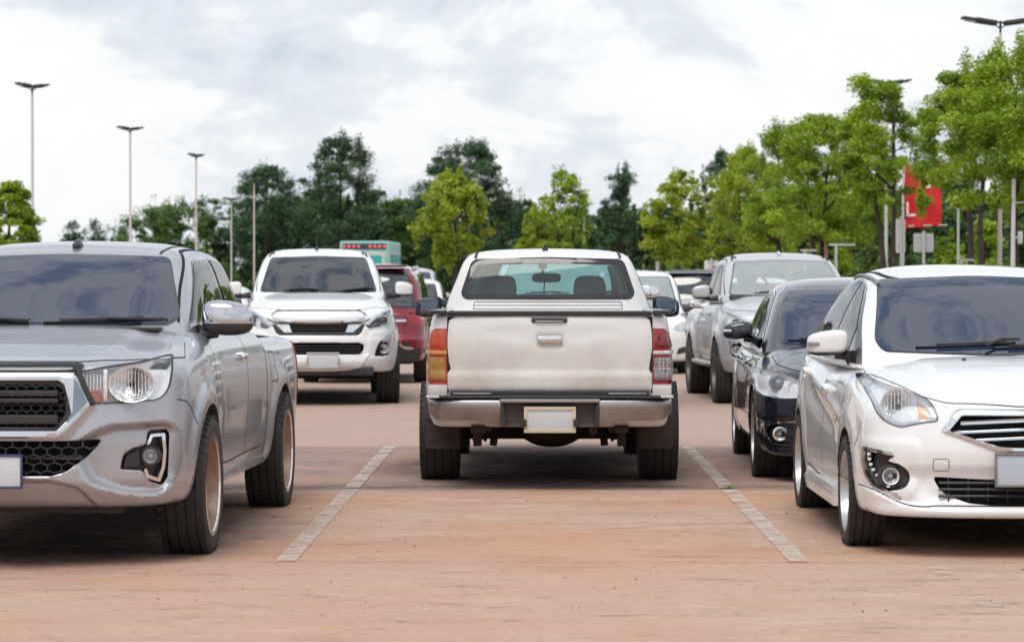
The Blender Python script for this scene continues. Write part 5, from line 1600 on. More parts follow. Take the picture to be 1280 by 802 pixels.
# ------------------------------------------------------------------ old pearl white pickup seen from behind
def build_old_pickup():
    r = root('pickup_truck', 'old pearl white pickup seen from behind, dusty tailgate, one faded orange tail lamp', 'pickup truck', group='vehicles parked in the bays')
    DENT = rpoly([(-.50, 1.085), (-.3, 1.112), (0, 1.12), (.3, 1.112), (.50, 1.085), (.30, 1.03), (0, 1.005), (-.30, 1.03)], .08)
    body = lower_shell(
        wy=[(0, .835), (.3, .85), (1.15, .868), (2.0, .85), (3.6, .85), (4.3, .86), (4.9, .84), (5.25, .80)],
        wz=[(.28, .07), (.50, .02), (.70, .0), (.85, .0), (1.0, .008), (1.12, .022), (1.20, .035)],
        yf=[(.25, .12), (.50, .04), (.60, .012), (.66, .0), (.78, .0), (.815, .012), (1.0, .004), (1.2, .010), (1.3, .03)],
        bow=[(0, 0), (.6, .004), (.75, .018), (.83, .055), (.88, .10)],
        yr=[(.3, 5.15), (.6, 5.23), (.9, 5.2)], bowr=[(0, 0), (.5, .05), (.85, .3)],
        zt=[(0, 1.20), (2.15, 1.215), (2.3, 1.18), (4.2, 1.13), (4.4, 1.10), (5.1, .98), (5.25, .9)],
        crown=[(0, 0), (.7, .0), (.85, .012)], zb=.42, arches=[(1.15, .36, .42, .012), (4.25, .36, .40, .02)],
        reliefs=[], k=(.05, .05, .022, .03), L=5.25, U=.86, H=.82, dens_=(.02, .04, .02), fine=.3)
    bo = link('body', body.mesh('body', [M['pearl'], M['dark']]), r)
    LL = rpoly([(-.826, 1.03), (-.815, 1.075), (-.785, 1.10), (-.702, 1.103), (-.702, .722), (-.845, .722), (-.838, .95)], [.02, .02, .02, .004, .004, .01, .02])
    cut = MB(); arch_cut(cut, 1.15, .36, .415); arch_cut(cut, 4.25, .36, .40)
    cut.box((0, 1.19, 1.15), (1.44, 2.20, .86))
    boolean(bo, cut, M['dark'])
    # tailgate with its recessed handle
    HB = rpoly([(-.088, 1.058), (.088, 1.058), (.088, .965), (-.088, .965)], .02)
    SL = rpoly([(-.128, 1.172), (.122, 1.172), (.122, 1.140), (-.128, 1.140)], .01)
    TG = rpoly([(-.697, 1.19), (.696, 1.19), (.696, .684), (-.697, .684)], .008)
    def dd(x, z):
        return 0.0045 * sstep(.5 - sdpoly(x, z, DENT) / .06) * -1
    tg = patch(body, TG, 'front', 0.010, 0.03, step=.022, name='tailgate', material=M['pearl'], parent=r, holes=[HB, SL], bevel=.004, disp=dd)
    mb = MB(); mb.box((0, .025, .92), (1.40, .02, .52)); mb.build('tailgate_core', M['dark'], r)
    mb = MB(); mb.box((0, 0.018, 1.011), (.19, .012, .105), bev=.004); mb.build('handle_recess', M['pearl'], tg)
    mb = MB(); mb.box((0, -.012, 1.028), (.165, .02, .052), bev=.008); mb.box((-.065, -.02, 1.028), (.03, .02, .03), bev=.005); mb.box((.03, -.024, 1.028), (.085, .012, .022), bev=.004)
    mb.build('tailgate_handle', M['chrome'], tg)
    mb = MB(); mb.box((-.003, -.0, 1.156), (.24, .02, .028), bev=.006); mb.build('camera_slot', M['black'], tg)
    mb = MB(); mb.box((-.003, -.012, 1.15), (.19, .012, .008), bev=.003); mb.build('slot_lip', M['alloy'], tg)
    # black caps on the bed rail
    mb = MB(); mb.box((-.002, .016, 1.205), (1.392, .05, .034), bev=.008); mb.build('tailgate_cap', M['gloss'], tg)
    for s in (-1, 1):
        mb = MB(); mb.box((s * .760, .05, 1.212), (.120, .13, .030), bev=.012); mb.box((s * .765, 1.20, 1.216), (.075, 2.1, .022), bev=.008); mb.build('bed_rail_cap', M['gloss'], r)
    # gap line beside the tailgate, lower black sill
    gap = MB()
    for s in (-1, 1):
        strip(body, [(s * .698, 1.2), (s * .698, .66)], 'front', .006, .002, join=gap)
    # tail lamps
    for s, m_ in ((-1, lambda p: p), (1, mir)):
        faded = s < 0
        t = bpy.data.objects.new('tail_light', None); C.objects.link(t); t.parent = r
        if faded: t['label'] = 'faded orange and amber tail lamp'
        else: t['label'] = 'glossy red tail lamp with a clear lower section'
        patch(body, m_(LL), 'front', .012, .05, step=.02, name='lamp_housing', material=M['fadedred'] if faded else M['redlens'], parent=t, bevel=.008)
        UP = rpoly([(-.818, 1.03), (-.808, 1.062), (-.78, 1.085), (-.715, 1.085), (-.715, .965), (-.835, .965)], .015)
        patch(body, m_(UP), 'front', .017, .012, step=.02, name='brake_lens', material=mat('faded_orange_lens', (.50, .075, .035), .3, coat=.3, vary=.1, vary_scale=18) if faded else mat('deep_red_lens', (.18, .003, .007), .1, coat=1, vary=.4, vary_scale=40), parent=t, bevel=.006)
        ST = rpoly([(-.836, .950), (-.702, .950), (-.702, .925), (-.838, .925)], .003)
        patch(body, m_(ST), 'front', .020, .02, step=.02, name='lamp_band', material=M['paleamber'] if faded else M['reflector'], parent=t, bevel=.003)
        LO = rpoly([(-.835, .885), (-.81, .905), (-.712, .905), (-.712, .75), (-.80, .75), (-.838, .78)], .01)
        b = patch(body, m_(LO), 'front', .018, .012, step=.02, name='reverse_lens', material=M['fadedamber'] if faded else M['graylens'], parent=t, bevel=.005)
        if not faded:
            mb = MB()
            pts = body.project(np.array([[.77, .83]]), 'front')[0]
            for zc_ in (.868, .795):
                for k_ in range(4):
                    for j in range(3):
                        mb.box((.722 + k_ * .027, pts[1] - .024 + (k_ > 2) * .012, zc_ + (j - 1) * .021), (.010, .008, .010), bev=.002)
            mb.box((.765, pts[1] - .024, .83), (.115, .008, .006)); mb.build('lamp_reflectors', M['reflector'], b)
    # cab
    Wd = [(1.05, .835), (1.20, .812), (1.40, .745), (1.60, .668), (1.70, .62)]
    ckw = dict(ys=[(1.05, 2.31), (1.22, 2.34), (1.62, 2.46), (1.7, 2.52)], bow=[(0, 0), (.6, .03), (.82, .12)],
               yr=[(1.05, 4.62), (1.18, 4.38), (1.55, 3.82), (1.66, 3.6)], bowr=[(0, 0), (.5, .08), (.8, .26)],
               roof=[(2.3, 1.648), (2.5, 1.676), (2.9, 1.692), (3.5, 1.68), (4.0, 1.60)], crown=[(0, 0), (.35, .008), (.6, .030), (.7, .05)], z0=1.06, H=.61, L=2.0, d=.03, k=(.065, .06, .055))
    cab = cab_shell(Wd, **ckw)
    inner = cab_shell(Wd, off=.045, **ckw)
    co = link('cab', cab.mesh('cab', [M['pearl'], M['interior']]), r)
    mi = MB(); mi.add(inner.V, inner.Fc); boolean(co, mi, M['interior'])
    RG = rpoly([(-.585, 1.600), (0, 1.617), (.585, 1.600), (.672, 1.335), (.64, 1.290), (0, 1.288), (-.64, 1.290), (-.672, 1.335)], [.05, .1, .05, .04, .03, .1, .03, .04])
    RI = rpoly([(-.555, 1.557), (0, 1.57), (.555, 1.557), (.622, 1.36), (.60, 1.330), (0, 1.328), (-.60, 1.330), (-.622, 1.36)], [.05, .1, .05, .04, .03, .1, .03, .04])
    FW = rpoly([(-.54, 1.58), (.54, 1.58), (.66, 1.20), (-.66, 1.20)], .05)
    SW = rpoly([(2.62, 1.23), (2.70, 1.55), (3.62, 1.56), (4.10, 1.23)], .05)
    cut = MB()
    cutter(cut, cab, RI, 'front', .15, .1); cutter(cut, cab, FW, 'rear', .15, .25)
    boolean(co, cut, M['black'])
    cut = MB()
    cutter(cut, cab, SW, 'right', .15, .1, near=1.0); cutter(cut, cab, SW, 'left', .15, .1, near=-1.0)
    boolean(co, cut, M['black'])
    fr = patch(cab, RG, 'front', .006, .01, step=.025, name='rear_window', material=M['gloss'], parent=r, holes=[RI], bevel=.003)
    patch(cab, RI, 'front', .002, .004, name='rear_glass', material=mat_clear_dusty(), parent=fr)
    patch(cab, FW, 'rear', .003, .004, name='windshield', material=mat_green_screen(), parent=r)
    for ax_, near in (('right', 1.0), ('left', -1.0)):
        patch(cab, SW, ax_, .002, .004, name='side_window', material=M['clear'], parent=r, near=near)
    # vent lines under the rear window, roof ditches
    RC = rpoly([(-.565, 1.272), (.565, 1.272), (.575, 1.215), (-.575, 1.215)], .012)
    strip(cab, [*RC, RC[0]], 'front', .005, .001, join=gap)
    strip(cab, [(-.565, 1.245), (.565, 1.245)], 'front', .004, .001, join=gap)
    for s in (-1, 1):
        mb = MB(); strip(cab, smooth_path([(s * .558, 1.605), (s * .555, 1.63), (s * .545, 1.66)]), 'front', .020, .004, join=mb); mb.build('roof_ditch', M['rubber'], r)
        strip(cab, smooth_path([(s * .662, 1.59), (s * .71, 1.45), (s * .765, 1.32), (s * .80, 1.215)]), 'front', .008, .0015, join=gap)
        mb = MB(); mb.tube(smooth_path([(s * .655, 2.52, 1.61), (s * .70, 2.50, 1.48), (s * .745, 2.48, 1.36)]), .004, n=6)
    gap.build('panel_gap', M['dark'], r)
    pz = float(cab.project(np.array([[-.02, 2.62]]), 'top', near=2.0)[0][2]) - 1.69; mb = MB()
    mb.box((-.02, 2.62, 1.70 + pz), (.045, .06, .03), bev=.008); mb.tube([(-.02, 2.62, 1.70 + pz), (-.02, 2.60, 1.728 + pz)], .012); mb.build('roof_camera', M['black'], r)
    # interior
    for s in (-1, 1):
        headrest(r, s * .35 - .02, 2.78, 1.375, .255, .20, .10)
        seat(r, s * .35 - .02, 2.85, .75, 1.27, .50)
    mb = MB(); mb.box((0, 4.0, 1.14), (1.40, .45, .12), bev=.05); mb.build('dashboard', M['interior'], r)
    mb = MB(); mb.lathe([(.17, .0), (.185, .012), (.17, .024), (.158, .012)], n=28, axis='y', closed=True); mb.box((0, .01, 0), (.32, .02, .03), bev=.008)
    o = mb.build('steering_wheel', M['black'], r); o.location = (.34, 3.72, 1.13); o.rotation_euler = (R(-20), 0, 0)
    V, F = blob((.235, .035, .078), 4, 8); mb = MB(); mb.add(V, F); mb.tube([(-.03, .02, .03), (-.03, .04, .09)], .012); mb.box((-.03, .04, .095), (.07, .03, .04), bev=.008)
    o = mb.build('rear_view_mirror', M['black'], r, deg=60); o.location = (-.005, 3.62, 1.462)
    mb = MB(); mb.tube([(-.02, 3.62, 1.44), (-.025, 3.62, 1.36), (-.02, 3.62, 1.31)], .006); mb.box((-.02, 3.62, 1.30), (.03, .01, .05), bev=.004); mb.build('hanging_charm', M['black'], r)
    # door mirrors
    for s in (-1, 1):
        mirror_unit(r, s, (s * .955, 3.35, 1.228), (.215, .12, .165), M['black'], facing=1, arm_to=(s * .80, 3.5, 1.18), pw=4.0)
    # bumper: chrome corner pieces, recessed dark centre, black step on top
    mb = MB()
    def bsec(x):
        """section (y,z) of the chrome bumper at lateral x"""
        b = pch([(0, 0), (.3, 0), (.6, .02), (.75, .06), (.83, .16)])(x)
        lo = pch([(.30, .438), (.42, .452), (.50, .478), (.76, .478), (.83, .52)])(x)
        pr = [(0.03, .628), (-.10, .628), (-.130, .615), (-.142, .59), (-.135, .56), (-.115, (lo + .56) / 2), (-.09, lo + .005), (-.05, lo), (0.03, lo)]
        return [(y + b, z) for y, z in pr]
    for s in (-1, 1):
        xs = np.concatenate([np.linspace(.335, .74, 10), np.linspace(.76, .832, 6)])
        V = []; F = []
        for x in xs:
            for (y, z) in bsec(x): V.append((s * x, float(y), float(z)))
        m_ = 9
        for i in range(len(xs) - 1):
            for k_ in range(m_ - 1):
                F.append((i * m_ + k_, i * m_ + k_ + 1, (i + 1) * m_ + k_ + 1, (i + 1) * m_ + k_))
        F.append(tuple(range(m_))); F.append(tuple((len(xs) - 1) * m_ + k_ for k_ in range(m_)))
        q = MB(); q.add(V, F); q.build('rear_bumper', M['dchrome'], r, deg=40)
        q = MB(); q.box((s * .795, -.03, .640), (.09, .20, .018), bev=.008); q.build('bumper_corner_cap', M['chrome'], r)
    mb = MB(); mb.add(*_slab(-.332, .332, [(-.118, .628), (-.118, .600), (-.075, .588), (-.07, .46), (-.10, .438), (.03, .435), (.03, .628)]))
    mb.build('bumper_centre', mat('dusty_brown_bumper', (0.05, 0.040, 0.042), .6, dirt=(.16, .10, .08), dirt_amt=.35), r)
    mb = MB(); mb.box((0, -.125, .614), (.68, .04, .026), bev=.008); mb.build('bumper_top_strip', M['dchrome'], r)
    for s in (-1, 1):
        mb = MB(); mb.prism(rpoly([(s * .345, .615), (s * .318, .615), (s * .300, .445), (s * .33, .437)], .004), -.132, 0, 'y'); mb.build('bumper_bracket', M['black'], r)
    mb = MB(); mb.box((0, -.045, .637), (1.60, .16, .018), bev=.006); mb.box((0, .02, .660), (1.36, .05, .034), bev=.006); mb.build('bumper_step', M['black'], r)
    for x0, x1 in ((-.66, -.40), (.40, .66)):
        mb = MB(); mb.box(((x0 + x1) / 2, -.008, .658), (x1 - x0, .02, .008), bev=.004); mb.build('step_trim', M['alloy'], r)
    for s in (-1, 1):
        q = MB(); q.box((s * .765, .03, .672), (.13, .07, .085), bev=.012); q.build('corner_panel', M['pearl'], r)
    p_ = plate(r, 0, -.135, .485, w_=.31, h_=.135, frame=mat('cream_plate_frame', (0.62, 0.55, 0.44), .5, dirt=(.3, .18, .1), dirt_amt=.4), frame_w=.024)
    for s in (-1, 1):
        mb = MB(); mb.box((s * .178, -.012, -.02), (.04, .03, .05), bev=.01); mb.build('plate_bracket', M['steel'], p_)
    # running gear
    AXm = mat('rusty_underbody', (0.022, 0.017, 0.016), .8, dirt=(.07, .042, .03), dirt_amt=.5)
    mb = MB(); mb.tube([(-.62, 1.15, .335), (.62, 1.15, .335)], .05, n=14)
    V, F = blob((.52, .34, .24), 2.6, 12, lambda c, p: (p[0] * (1 + .35 * c[2]), p[1], p[2])); mb.add(place(V, (.02, 1.13, .350)), F)
    mb.build('rear_axle', AXm, r, deg=60)
    for s in (-1, 1):
        mb = MB()
        for q in range(4): mb.box((s * .50, .95, .385 - q * .018), (.07, 1.3 - q * .25, .012), bev=.003)
        mb.box((s * .50, 1.15, .30), (.11, .13, .035), bev=.006)
        for yy in (1.10, 1.20): mb.tube([(s * .46, yy, .27), (s * .46, yy, .42)], .010); mb.tube([(s * .54, yy, .27), (s * .54, yy, .42)], .010)
        mb.box((s * .50, .33, .36), (.06, .04, .16), bev=.01); mb.box((s * .49, .2, .41), (.10, .3, .05), bev=.01)
        mb.build('leaf_spring', AXm, r)
        mb = MB(); mb.tube([(s * .40, 1.0, .25), (s * .36, 1.1, .62)], .028, n=10); mb.tube([(s * .38, 1.05, .40), (s * .36, 1.1, .62)], .036, n=10); mb.build('shock_absorber', AXm, r)
        q = MB(); q.box((s * .757, .78, .40), (.245, .012, .33), bev=.006); q.box((s * .757, .772, .45), (.23, .012, .03), bev=.006); q.box((s * .757, .772, .30), (.2, .012, .012), bev=.004)
        q.build('mud_flap', mat('mud_flap_rubber', (0.024, 0.018, 0.018), .65, dirt=(.15, .085, .06), dirt_amt=.5), r)
        q = MB(); q.box((s * .45, 2.6, .46), (.10, 5.0, .14), bev=.01); q.build('chassis_rail', AXm, r)
    mb = MB(); mb.box((0, 2.7, .55), (1.5, 4.6, .10)); mb.box((-.1, 3.9, .42), (.8, .9, .28), bev=.05); mb.build('underbody', M['steel'], r)
    mb = MB(); mb.tube([(.30, .10, .40), (.30, .6, .40), (.26, 2.2, .42)], .030, n=12); mb.build('exhaust_pipe', AXm, r)
    for s in (1, -1):
        wheel(r, s * .785, 1.15, .36, .285, .20, s, M['alloy'], kind='alloy', spokes=6, dish=.04)
        wheel(r, s * .785, 4.25, .36, .285, .20, s, M['alloy'], kind='alloy', spokes=6, dish=.04)
    r.location = (.116, 18.55, 0)
    return r

def _slab(x0, x1, prof):
    n = len(prof)
    V = [(x0, p[0], p[1]) for p in prof] + [(x1, p[0], p[1]) for p in prof]
    F = [tuple(range(n)), tuple(reversed(range(n, 2 * n)))] + [(i, (i + 1) % n, (i + 1) % n + n, i + n) for i in range(n)]
    return V, F
def mat_clear_dusty():
    return glass('dusty_rear_glass', (0.72, 0.90, 0.90), 0.88, 1.5, dark=(0.35, 0.42, 0.42))
def mat_green_screen():
    return glass('green_windshield_glass', (0.55, 0.86, 0.84), 0.90, 1.5, dark=(0.2, 0.45, 0.45))
# ------------------------------------------------------------------ white sedan, right edge
def build_white_sedan():
    r = root('sedan', 'small white sedan facing the camera at the right edge, chrome slatted grille and body skirt', 'car', group='vehicles parked in the bays')
    HEAD = rpoly([(.808, .898), (.775, .912), (.72, .905), (.674, .885), (.575, .842), (.487, .795), (.456, .742), (.450, .698), (.53, .689), (.595, .678), (.662, .662), (.745, .690), (.790, .74), (.805, .82)], [.03, .03, .03, .03, .05, .03, .03, .02, .02, .03, .03, .04, .04, .05])
    HEAD = [(a - .05 * max(0, a - .45) / .36, b) for a, b in HEAD]
    GO = rpoly([(-.34, .757), (.34, .757), (.365, .748), (.435, .650), (.16, .552), (.08, .545), (-.08, .545), (-.16, .552), (-.435, .650), (-.365, .748)], .015)
    GI = rpoly([(-.335, .725), (.335, .725), (.400, .650), (.155, .572), (.08, .566), (-.08, .566), (-.155, .572), (-.400, .650)], .012)
    LOW = rpoly([(.475, .415), (.455, .37), (.42, .33), (.31, .283), (.15, .27), (-.15, .27), (-.31, .283), (-.42, .33), (-.455, .37), (-.475, .415), (-.2, .402), (.2, .402)], [.02, .02, .02, .04, .05, .05, .04, .02, .02, .02, .05, .05])
    FG = rpoly([(.800, .555), (.67, .528), (.668, .512), (.700, .490), (.63, .473), (.592, .434), (.587, .401), (.608, .358), (.66, .338), (.72, .335), (.79, .40), (.80, .46)], [.005, .01, .005, .02, .03, .03, .03, .03, .03, .03, .03, .03])
    DRL = rpoly([(.803, .560), (.672, .532), (.665, .518), (.775, .535), (.782, .47), (.768, .415), (.735, .36), (.63, .312), (.632, .298), (.70, .318), (.755, .348), (.79, .405), (.803, .47)], .004, 2)
    LIP = rpoly([(-.87, .36), (-.76, .338), (-.63, .276), (-.52, .262), (-.38, .268), (.38, .268), (.52, .262), (.63, .276), (.76, .338), (.87, .36), (.87, .1), (-.87, .1)], .02)
    crease = pch([(.6, .60), (1.2, .67), (2.4, .80), (3.6, .93), (4.2, .96)])
    body = lower_shell(
        wy=[(0, .80), (.4, .825), (.9, .835), (2.0, .830), (3.3, .835), (3.9, .81), (4.25, .76)],
        wz=[(.18, .03), (.30, .012), (.45, .0), (.62, .002), (.78, .010), (.90, .035), (.98, .075), (1.05, .13)],
        yf=[(.15, .03), (.22, .0), (.30, .01), (.42, .012), (.54, .0), (.66, .02), (.78, .06), (.84, .12), (.95, .32), (1.1, .7)],
        bow=[(0, 0), (.3, .02), (.5, .065), (.65, .135), (.76, .235), (.84, .40), (.9, .58)],
        yr=[(.2, 4.2), (.6, 4.25), (1.0, 4.18)], bowr=[(0, 0), (.5, .05), (.83, .25)],
        zt=[(0, .76), (.06, .79), (.3, .86), (.7, .945), (1.0, .99), (1.3, 1.00), (2.2, .98), (3.6, 1.06), (4.25, 1.04)],
        crown=[(0, 0), (.4, .010), (.6, .03), (.75, .075), (.84, .13)],
        zb=.20, arches=[(.86, .31, .34, .012), (3.41, .31, .34, .012)],
        side_fn=lambda y, z: .014 * np.exp(-((z - crease(y)) / .035) ** 2) * sstep((y - .9) / .5) - .012 * np.exp(-((z - crease(y) + .11) / .07) ** 2) * sstep((y - 1.2) / .5) * sstep((3.3 - y) / .5),
        reliefs=[(LIP, -.035, .03), (GO, -.012, .03), (rpoly([(-.62, .44), (.62, .44), (.50, .28), (-.50, .28)], .05), .03, .09), (rpoly([(.55, .60), (.84, .60), (.84, .29), (.60, .29), (.52, .40)], .04), -.012, .05)],
        k=(.07, .06, .05, .04), L=4.25, U=.84, H=.85, dens_=(.014, .032, .014), fine=.5,
        top_fn=lambda ax, y: np.where(y < 1.25, .016 * sstep((.50 - ax) / .12) * sstep((y - .15) / .4), 0))
    bo = link('body', body.mesh('body', [M['white'], M['dark']]), r)
    cut2 = MB(); cut = MB(); arch_cut(cut, .86, .305, .325, n=44); arch_cut(cut, 3.41, .305, .325, n=44)
    cutter(cut, body, LOW, 'front', .08); cutter(cut, body, GI, 'front', .05)
    for m_ in (lambda p: p, mir):
        cutter(cut2, body, m_(HEAD), 'front', .12); cutter(cut, body, m_(FG), 'front', .10)
    boolean(bo, cut, M['dark'])
    boolean(bo, cut2, M['housing'])
    gap = MB()
    HOOD = rpoly([(-.66, 1.30), (-.72, 1.0), (-.70, .72), (-.64, .48), (-.50, .215), (-.40, .135), (0, .075), (.40, .135), (.50, .215), (.64, .48), (.70, .72), (.72, 1.0), (.66, 1.30)], [.02, .1, .1, .1, .06, .05, .1, .05, .06, .1, .1, .1, .02])
    patch(body, HOOD, 'top', .004, .02, step=.03, name='hood', material=M['white'], parent=r, near=1.4)
    strip(body, HOOD[6:-6], 'top', .009, .001, join=gap, near=1.4)
    g = patch(body, GO, 'front', .012, .03, step=.018, name='grille', material=M['chrome'], parent=r, holes=[GI], bevel=.006)
    mb = MB()
    for zc_, x1 in ((.695, .34), (.652, .375), (.610, .27)):
        xs = np.linspace(-x1, x1, 15)
        pts = on(body, [(float(x), zc_ - .02 * (abs(x) / .4) ** 1 + .01) for x in xs], 'front', .002, step=.2)
        V = []; F = []
        for p in pts:
            V += [(p[0], p[1] + .016, p[2] + .011), (p[0], p[1] + .008, p[2] + .009), (p[0], p[1] - .008, p[2] - .009), (p[0], p[1] + .02, p[2] - .010)]
        for i in range(len(pts) - 1):
            for k_ in range(4): F.append((i * 4 + k_, i * 4 + (k_ + 1) % 4, (i + 1) * 4 + (k_ + 1) % 4, (i + 1) * 4 + k_))
        mb.add(V, F)
    mb.build('grille_slats', M['chrome'], g)
    mb = MB()
    for zc_ in (.385, .352, .318):
        mb.tube([(-.45, .075, zc_), (0, .05, zc_), (.45, .075, zc_)], .008, n=6)
    for x in np.linspace(-.4, .4, 9): mb.box((x, .075, .35), (.006, .01, .12))
    mb.build('lower_grille', M['black'], r)
    for sx, m_ in ((1, lambda p: p), (-1, mir)):
        h = bpy.data.objects.new('headlight', None); C.objects.link(h); h.parent = r
        bucket(body, m_(HEAD), h, .045, M['housing'])
        q = [(sx * .735, .785, .055), (sx * .665, .770, .085)]
        cy_ = body.project(np.array([[sx * .640, .765]]), 'front')[0][1]
        lamp_bowl(h, sx * .632, cy_ + .030, .768, .088, .05, M['reflector'], bulb=M['dark'])
        mb = MB()
        for i in range(9): mb.box((sx * (.560 + i * .018), cy_ + .055, .768), (.004, .02, .14))
        mb.build('lamp_fins', M['reflector'], h)
        OR = rpoly([(.553, .786), (.510, .768), (.478, .71), (.545, .700)], .015)
        patch(body, m_(OR), 'front', -.012, .03, step=.02, name='turn_signal', material=mat('pale_amber_lens', (.78, .42, .22), .15, coat=.5), parent=h, bevel=.004)
        # thick pale inner frame
        HC = [(.640 + (p[0] - .640) * .80, .775 + (p[1] - .775) * .80) for p in HEAD]
        patch(body, m_(HEAD), 'front', -.006, .05, step=.02, name='lamp_frame', material=mat('lamp_frame_silver', (.52, .54, .57), .25, metal=.4, coat=.5), parent=h, holes=[m_(rpoly(HC[::3], .03))], bevel=.008)
        patch(body, m_(HEAD), 'front', .004, .008, step=.025, name='lamp_cover', material=M['lens'], parent=h)
        strip(body, [*m_(HEAD), m_(HEAD)[0]], 'front', .005, .005, name='lamp_seal', material=M['gloss'], parent=h, step=.02)
        fh = bpy.data.objects.new('fog_light', None); C.objects.link(fh); fh.parent = r
        patch(body, m_(FG), 'front', -.03, .004, step=.02, name='fog_surround', material=M['black'], parent=fh)
        patch(body, m_(DRL), 'front', .008, .025, step=.01, name='chrome_trim', material=M['chrome'], parent=fh)
        pt = body.project(np.array([[sx * .686, .412]]), 'front')[0]
        mb = MB(); mb.lathe([(.064, pt[1] + .035), (.060, pt[1] - .004), (.046, pt[1] - .006), (.040, pt[1] + .015)], n=28, axis='y', c=(sx * .680, 0, .412)); mb.build('fog_bezel', M['black'], fh)
        lamp_bowl(fh, sx * .680, pt[1] + .0, .412, .038, .03, M['reflector'], bulb=M['bulb'])
        mb = MB()
        for i in range(8):
            t = i / 7
            p = body.project(np.array([[sx * (.778 - .12 * t ** 2.2), .52 - .185 * t]]), 'front')[0]
            mb.box((p[0], p[1] - .004, p[2]), (.018, .015, .015), bev=.003)
        mb.build('led_strip', mat('led_clear', (.75, .77, .8), .15, coat=1), fh)
        ax_ = 'right' if sx > 0 else 'left'; near = sx * 1.1
        strip(body, smooth_path([(1.12, .97), (1.10, .8), (1.14, .5), (1.24, .27)]), ax_, .007, .001, join=gap, near=near)
        strip(body, smooth_path([(2.18, .98), (2.16, .7), (2.16, .28)]), ax_, .007, .001, join=gap, near=near)
        strip(body, smooth_path([(3.26, 1.02), (3.20, .8), (3.05, .55), (2.98, .30)]), ax_, .007, .001, join=gap, near=near)
        strip(body, smooth_path([(1.24, .27), (2.2, .27), (2.98, .30)]), ax_, .010, .001, join=gap, near=near)
        strip(body, smooth_path([(.43, .68), (.47, .60), (.52, .55)]), ax_, .006, .001, join=gap, near=near)
        for yy, zc_ in ((1.92, .800), (3.02, .865)):
            p = body.project(np.array([[yy, zc_]]), ax_, near=near)[0]
            mb = MB(); V, F = blob((.03, .19, .036), 3, 8); mb.add(place(V, (p[0] + sx * .024, yy, zc_)), F)
            V, F = blob((.05, .05, .05), 3, 6); mb.add(place(V, (p[0] + sx * .008, yy + .07, zc_)), F); mb.add(place(V, (p[0] + sx * .008, yy - .07, zc_), s=(1, .7, .8)), F)
            mb.build('door_handle', M['white'], r, deg=50)
        # skirt
        mb = MB()
        V = []; F = []
        pr = [(.78, .30), (.835, .29), (.850, .25), (.838, .185), (.78, .175)]
        ys_ = np.linspace(1.22, 3.06, 14)
        for y in ys_:
            e = sstep(min((y - 1.22) / .15, (3.06 - y) / .15))
            for p in pr: V.append((sx * (p[0] - .03 + .03 * e), float(y), p[1] - .02 * e))
        for i in range(len(ys_) - 1):
            for k_ in range(4): F.append((i * 5 + k_, i * 5 + k_ + 1, (i + 1) * 5 + k_ + 1, (i + 1) * 5 + k_))
        F += [tuple(range(5)), tuple(range(len(V) - 5, len(V)))]
        mb.add(V, F); mb.build('side_skirt', M['white'], r)
        mb = MB(); mb.box((sx * .735, 3.76, .26), (.20, .012, .22), bev=.01); mb.build('mud_flap', M['white'], r)
    TC = rpoly([(-.478, .508), (-.402, .508), (-.400, .446), (-.478, .446)], .015)
    strip(body, [*TC, TC[0]], 'front', .003, .001, join=gap, step=.012)
    strip(body, smooth_path([(-.86, .362), (-.76, .340), (-.63, .279), (-.52, .264), (-.38, .270), (.38, .270), (.52, .264), (.63, .279), (.76, .34), (.86, .362)]), 'front', .005, .001, join=gap)
    # greenhouse
    Wd = [(.90, .79), (1.02, .755), (1.15, .715), (1.40, .610), (1.52, .55)]
    cab = cab_shell(Wd, ys=[(.90, .78), (1.03, 1.02), (1.42, 1.72), (1.50, 1.92), (1.56, 2.2)], bow=[(0, 0), (.4, .06), (.6, .15), (.8, .33)],
                    yr=[(.9, 4.0), (1.07, 3.78), (1.40, 3.20), (1.5, 2.95)], bowr=[(0, 0), (.7, .2)],
                    roof=[(1.3, 1.40), (1.7, 1.455), (2.1, 1.505), (2.5, 1.522), (3.0, 1.49), (3.6, 1.40)], crown=[(0, 0), (.3, .008), (.5, .03), (.62, .062)], z0=.93, H=.59, L=2.7, d=.028,
                    k=(.09, .06, .07))
    link('cab', cab.mesh('cab', [M['white']]), r)
    WS = rpoly([(-.59, 1.024), (0, 1.005), (.59, 1.024), (.622, 1.085), (.540, 1.385), (.520, 1.425), (0, 1.445), (-.520, 1.425), (-.540, 1.385), (-.622, 1.085)], [.03, .1, .03, .04, .04, .02, .1, .02, .04, .04])
    g = patch(cab, WS, 'front', .003, .010, name='windshield', material=M['gloss'], parent=r, near=.6)
    WI = [(p[0] * .985, 1.22 + (p[1] - 1.22) * .975) for p in WS]
    patch(cab, WI, 'front', .005, .006, name='windshield_glass', material=M['tintb'], parent=g, near=.6)
    for sx, ax_ in ((1, 'right'), (-1, 'left')):
        near = sx * .9
        BL = rpoly([(1.18, .955), (1.36, 1.06), (1.80, 1.310), (2.02, 1.395), (2.35, 1.432), (2.85, 1.41), (3.2, 1.28), (3.38, 1.125), (3.3, 1.06), (2.2, .995)], [.01, .03, .06, .08, .06, .08, .06, .01, .02, .02])
        a = patch(cab, BL, ax_, .003, .012, name='side_window', material=M['gloss'], parent=r, near=near)
        for wp in (rpoly([(1.54, 1.03), (1.58, 1.15), (1.86, 1.31), (2.04, 1.382), (2.14, 1.40), (2.20, 1.02)], .02), rpoly([(2.29, 1.02), (2.22, 1.41), (2.4, 1.415), (2.82, 1.395), (3.0, 1.34), (3.08, 1.08)], .03)):
            patch(cab, wp, ax_, .006, .006, name='window_glass', material=M['side'], parent=a, near=near)
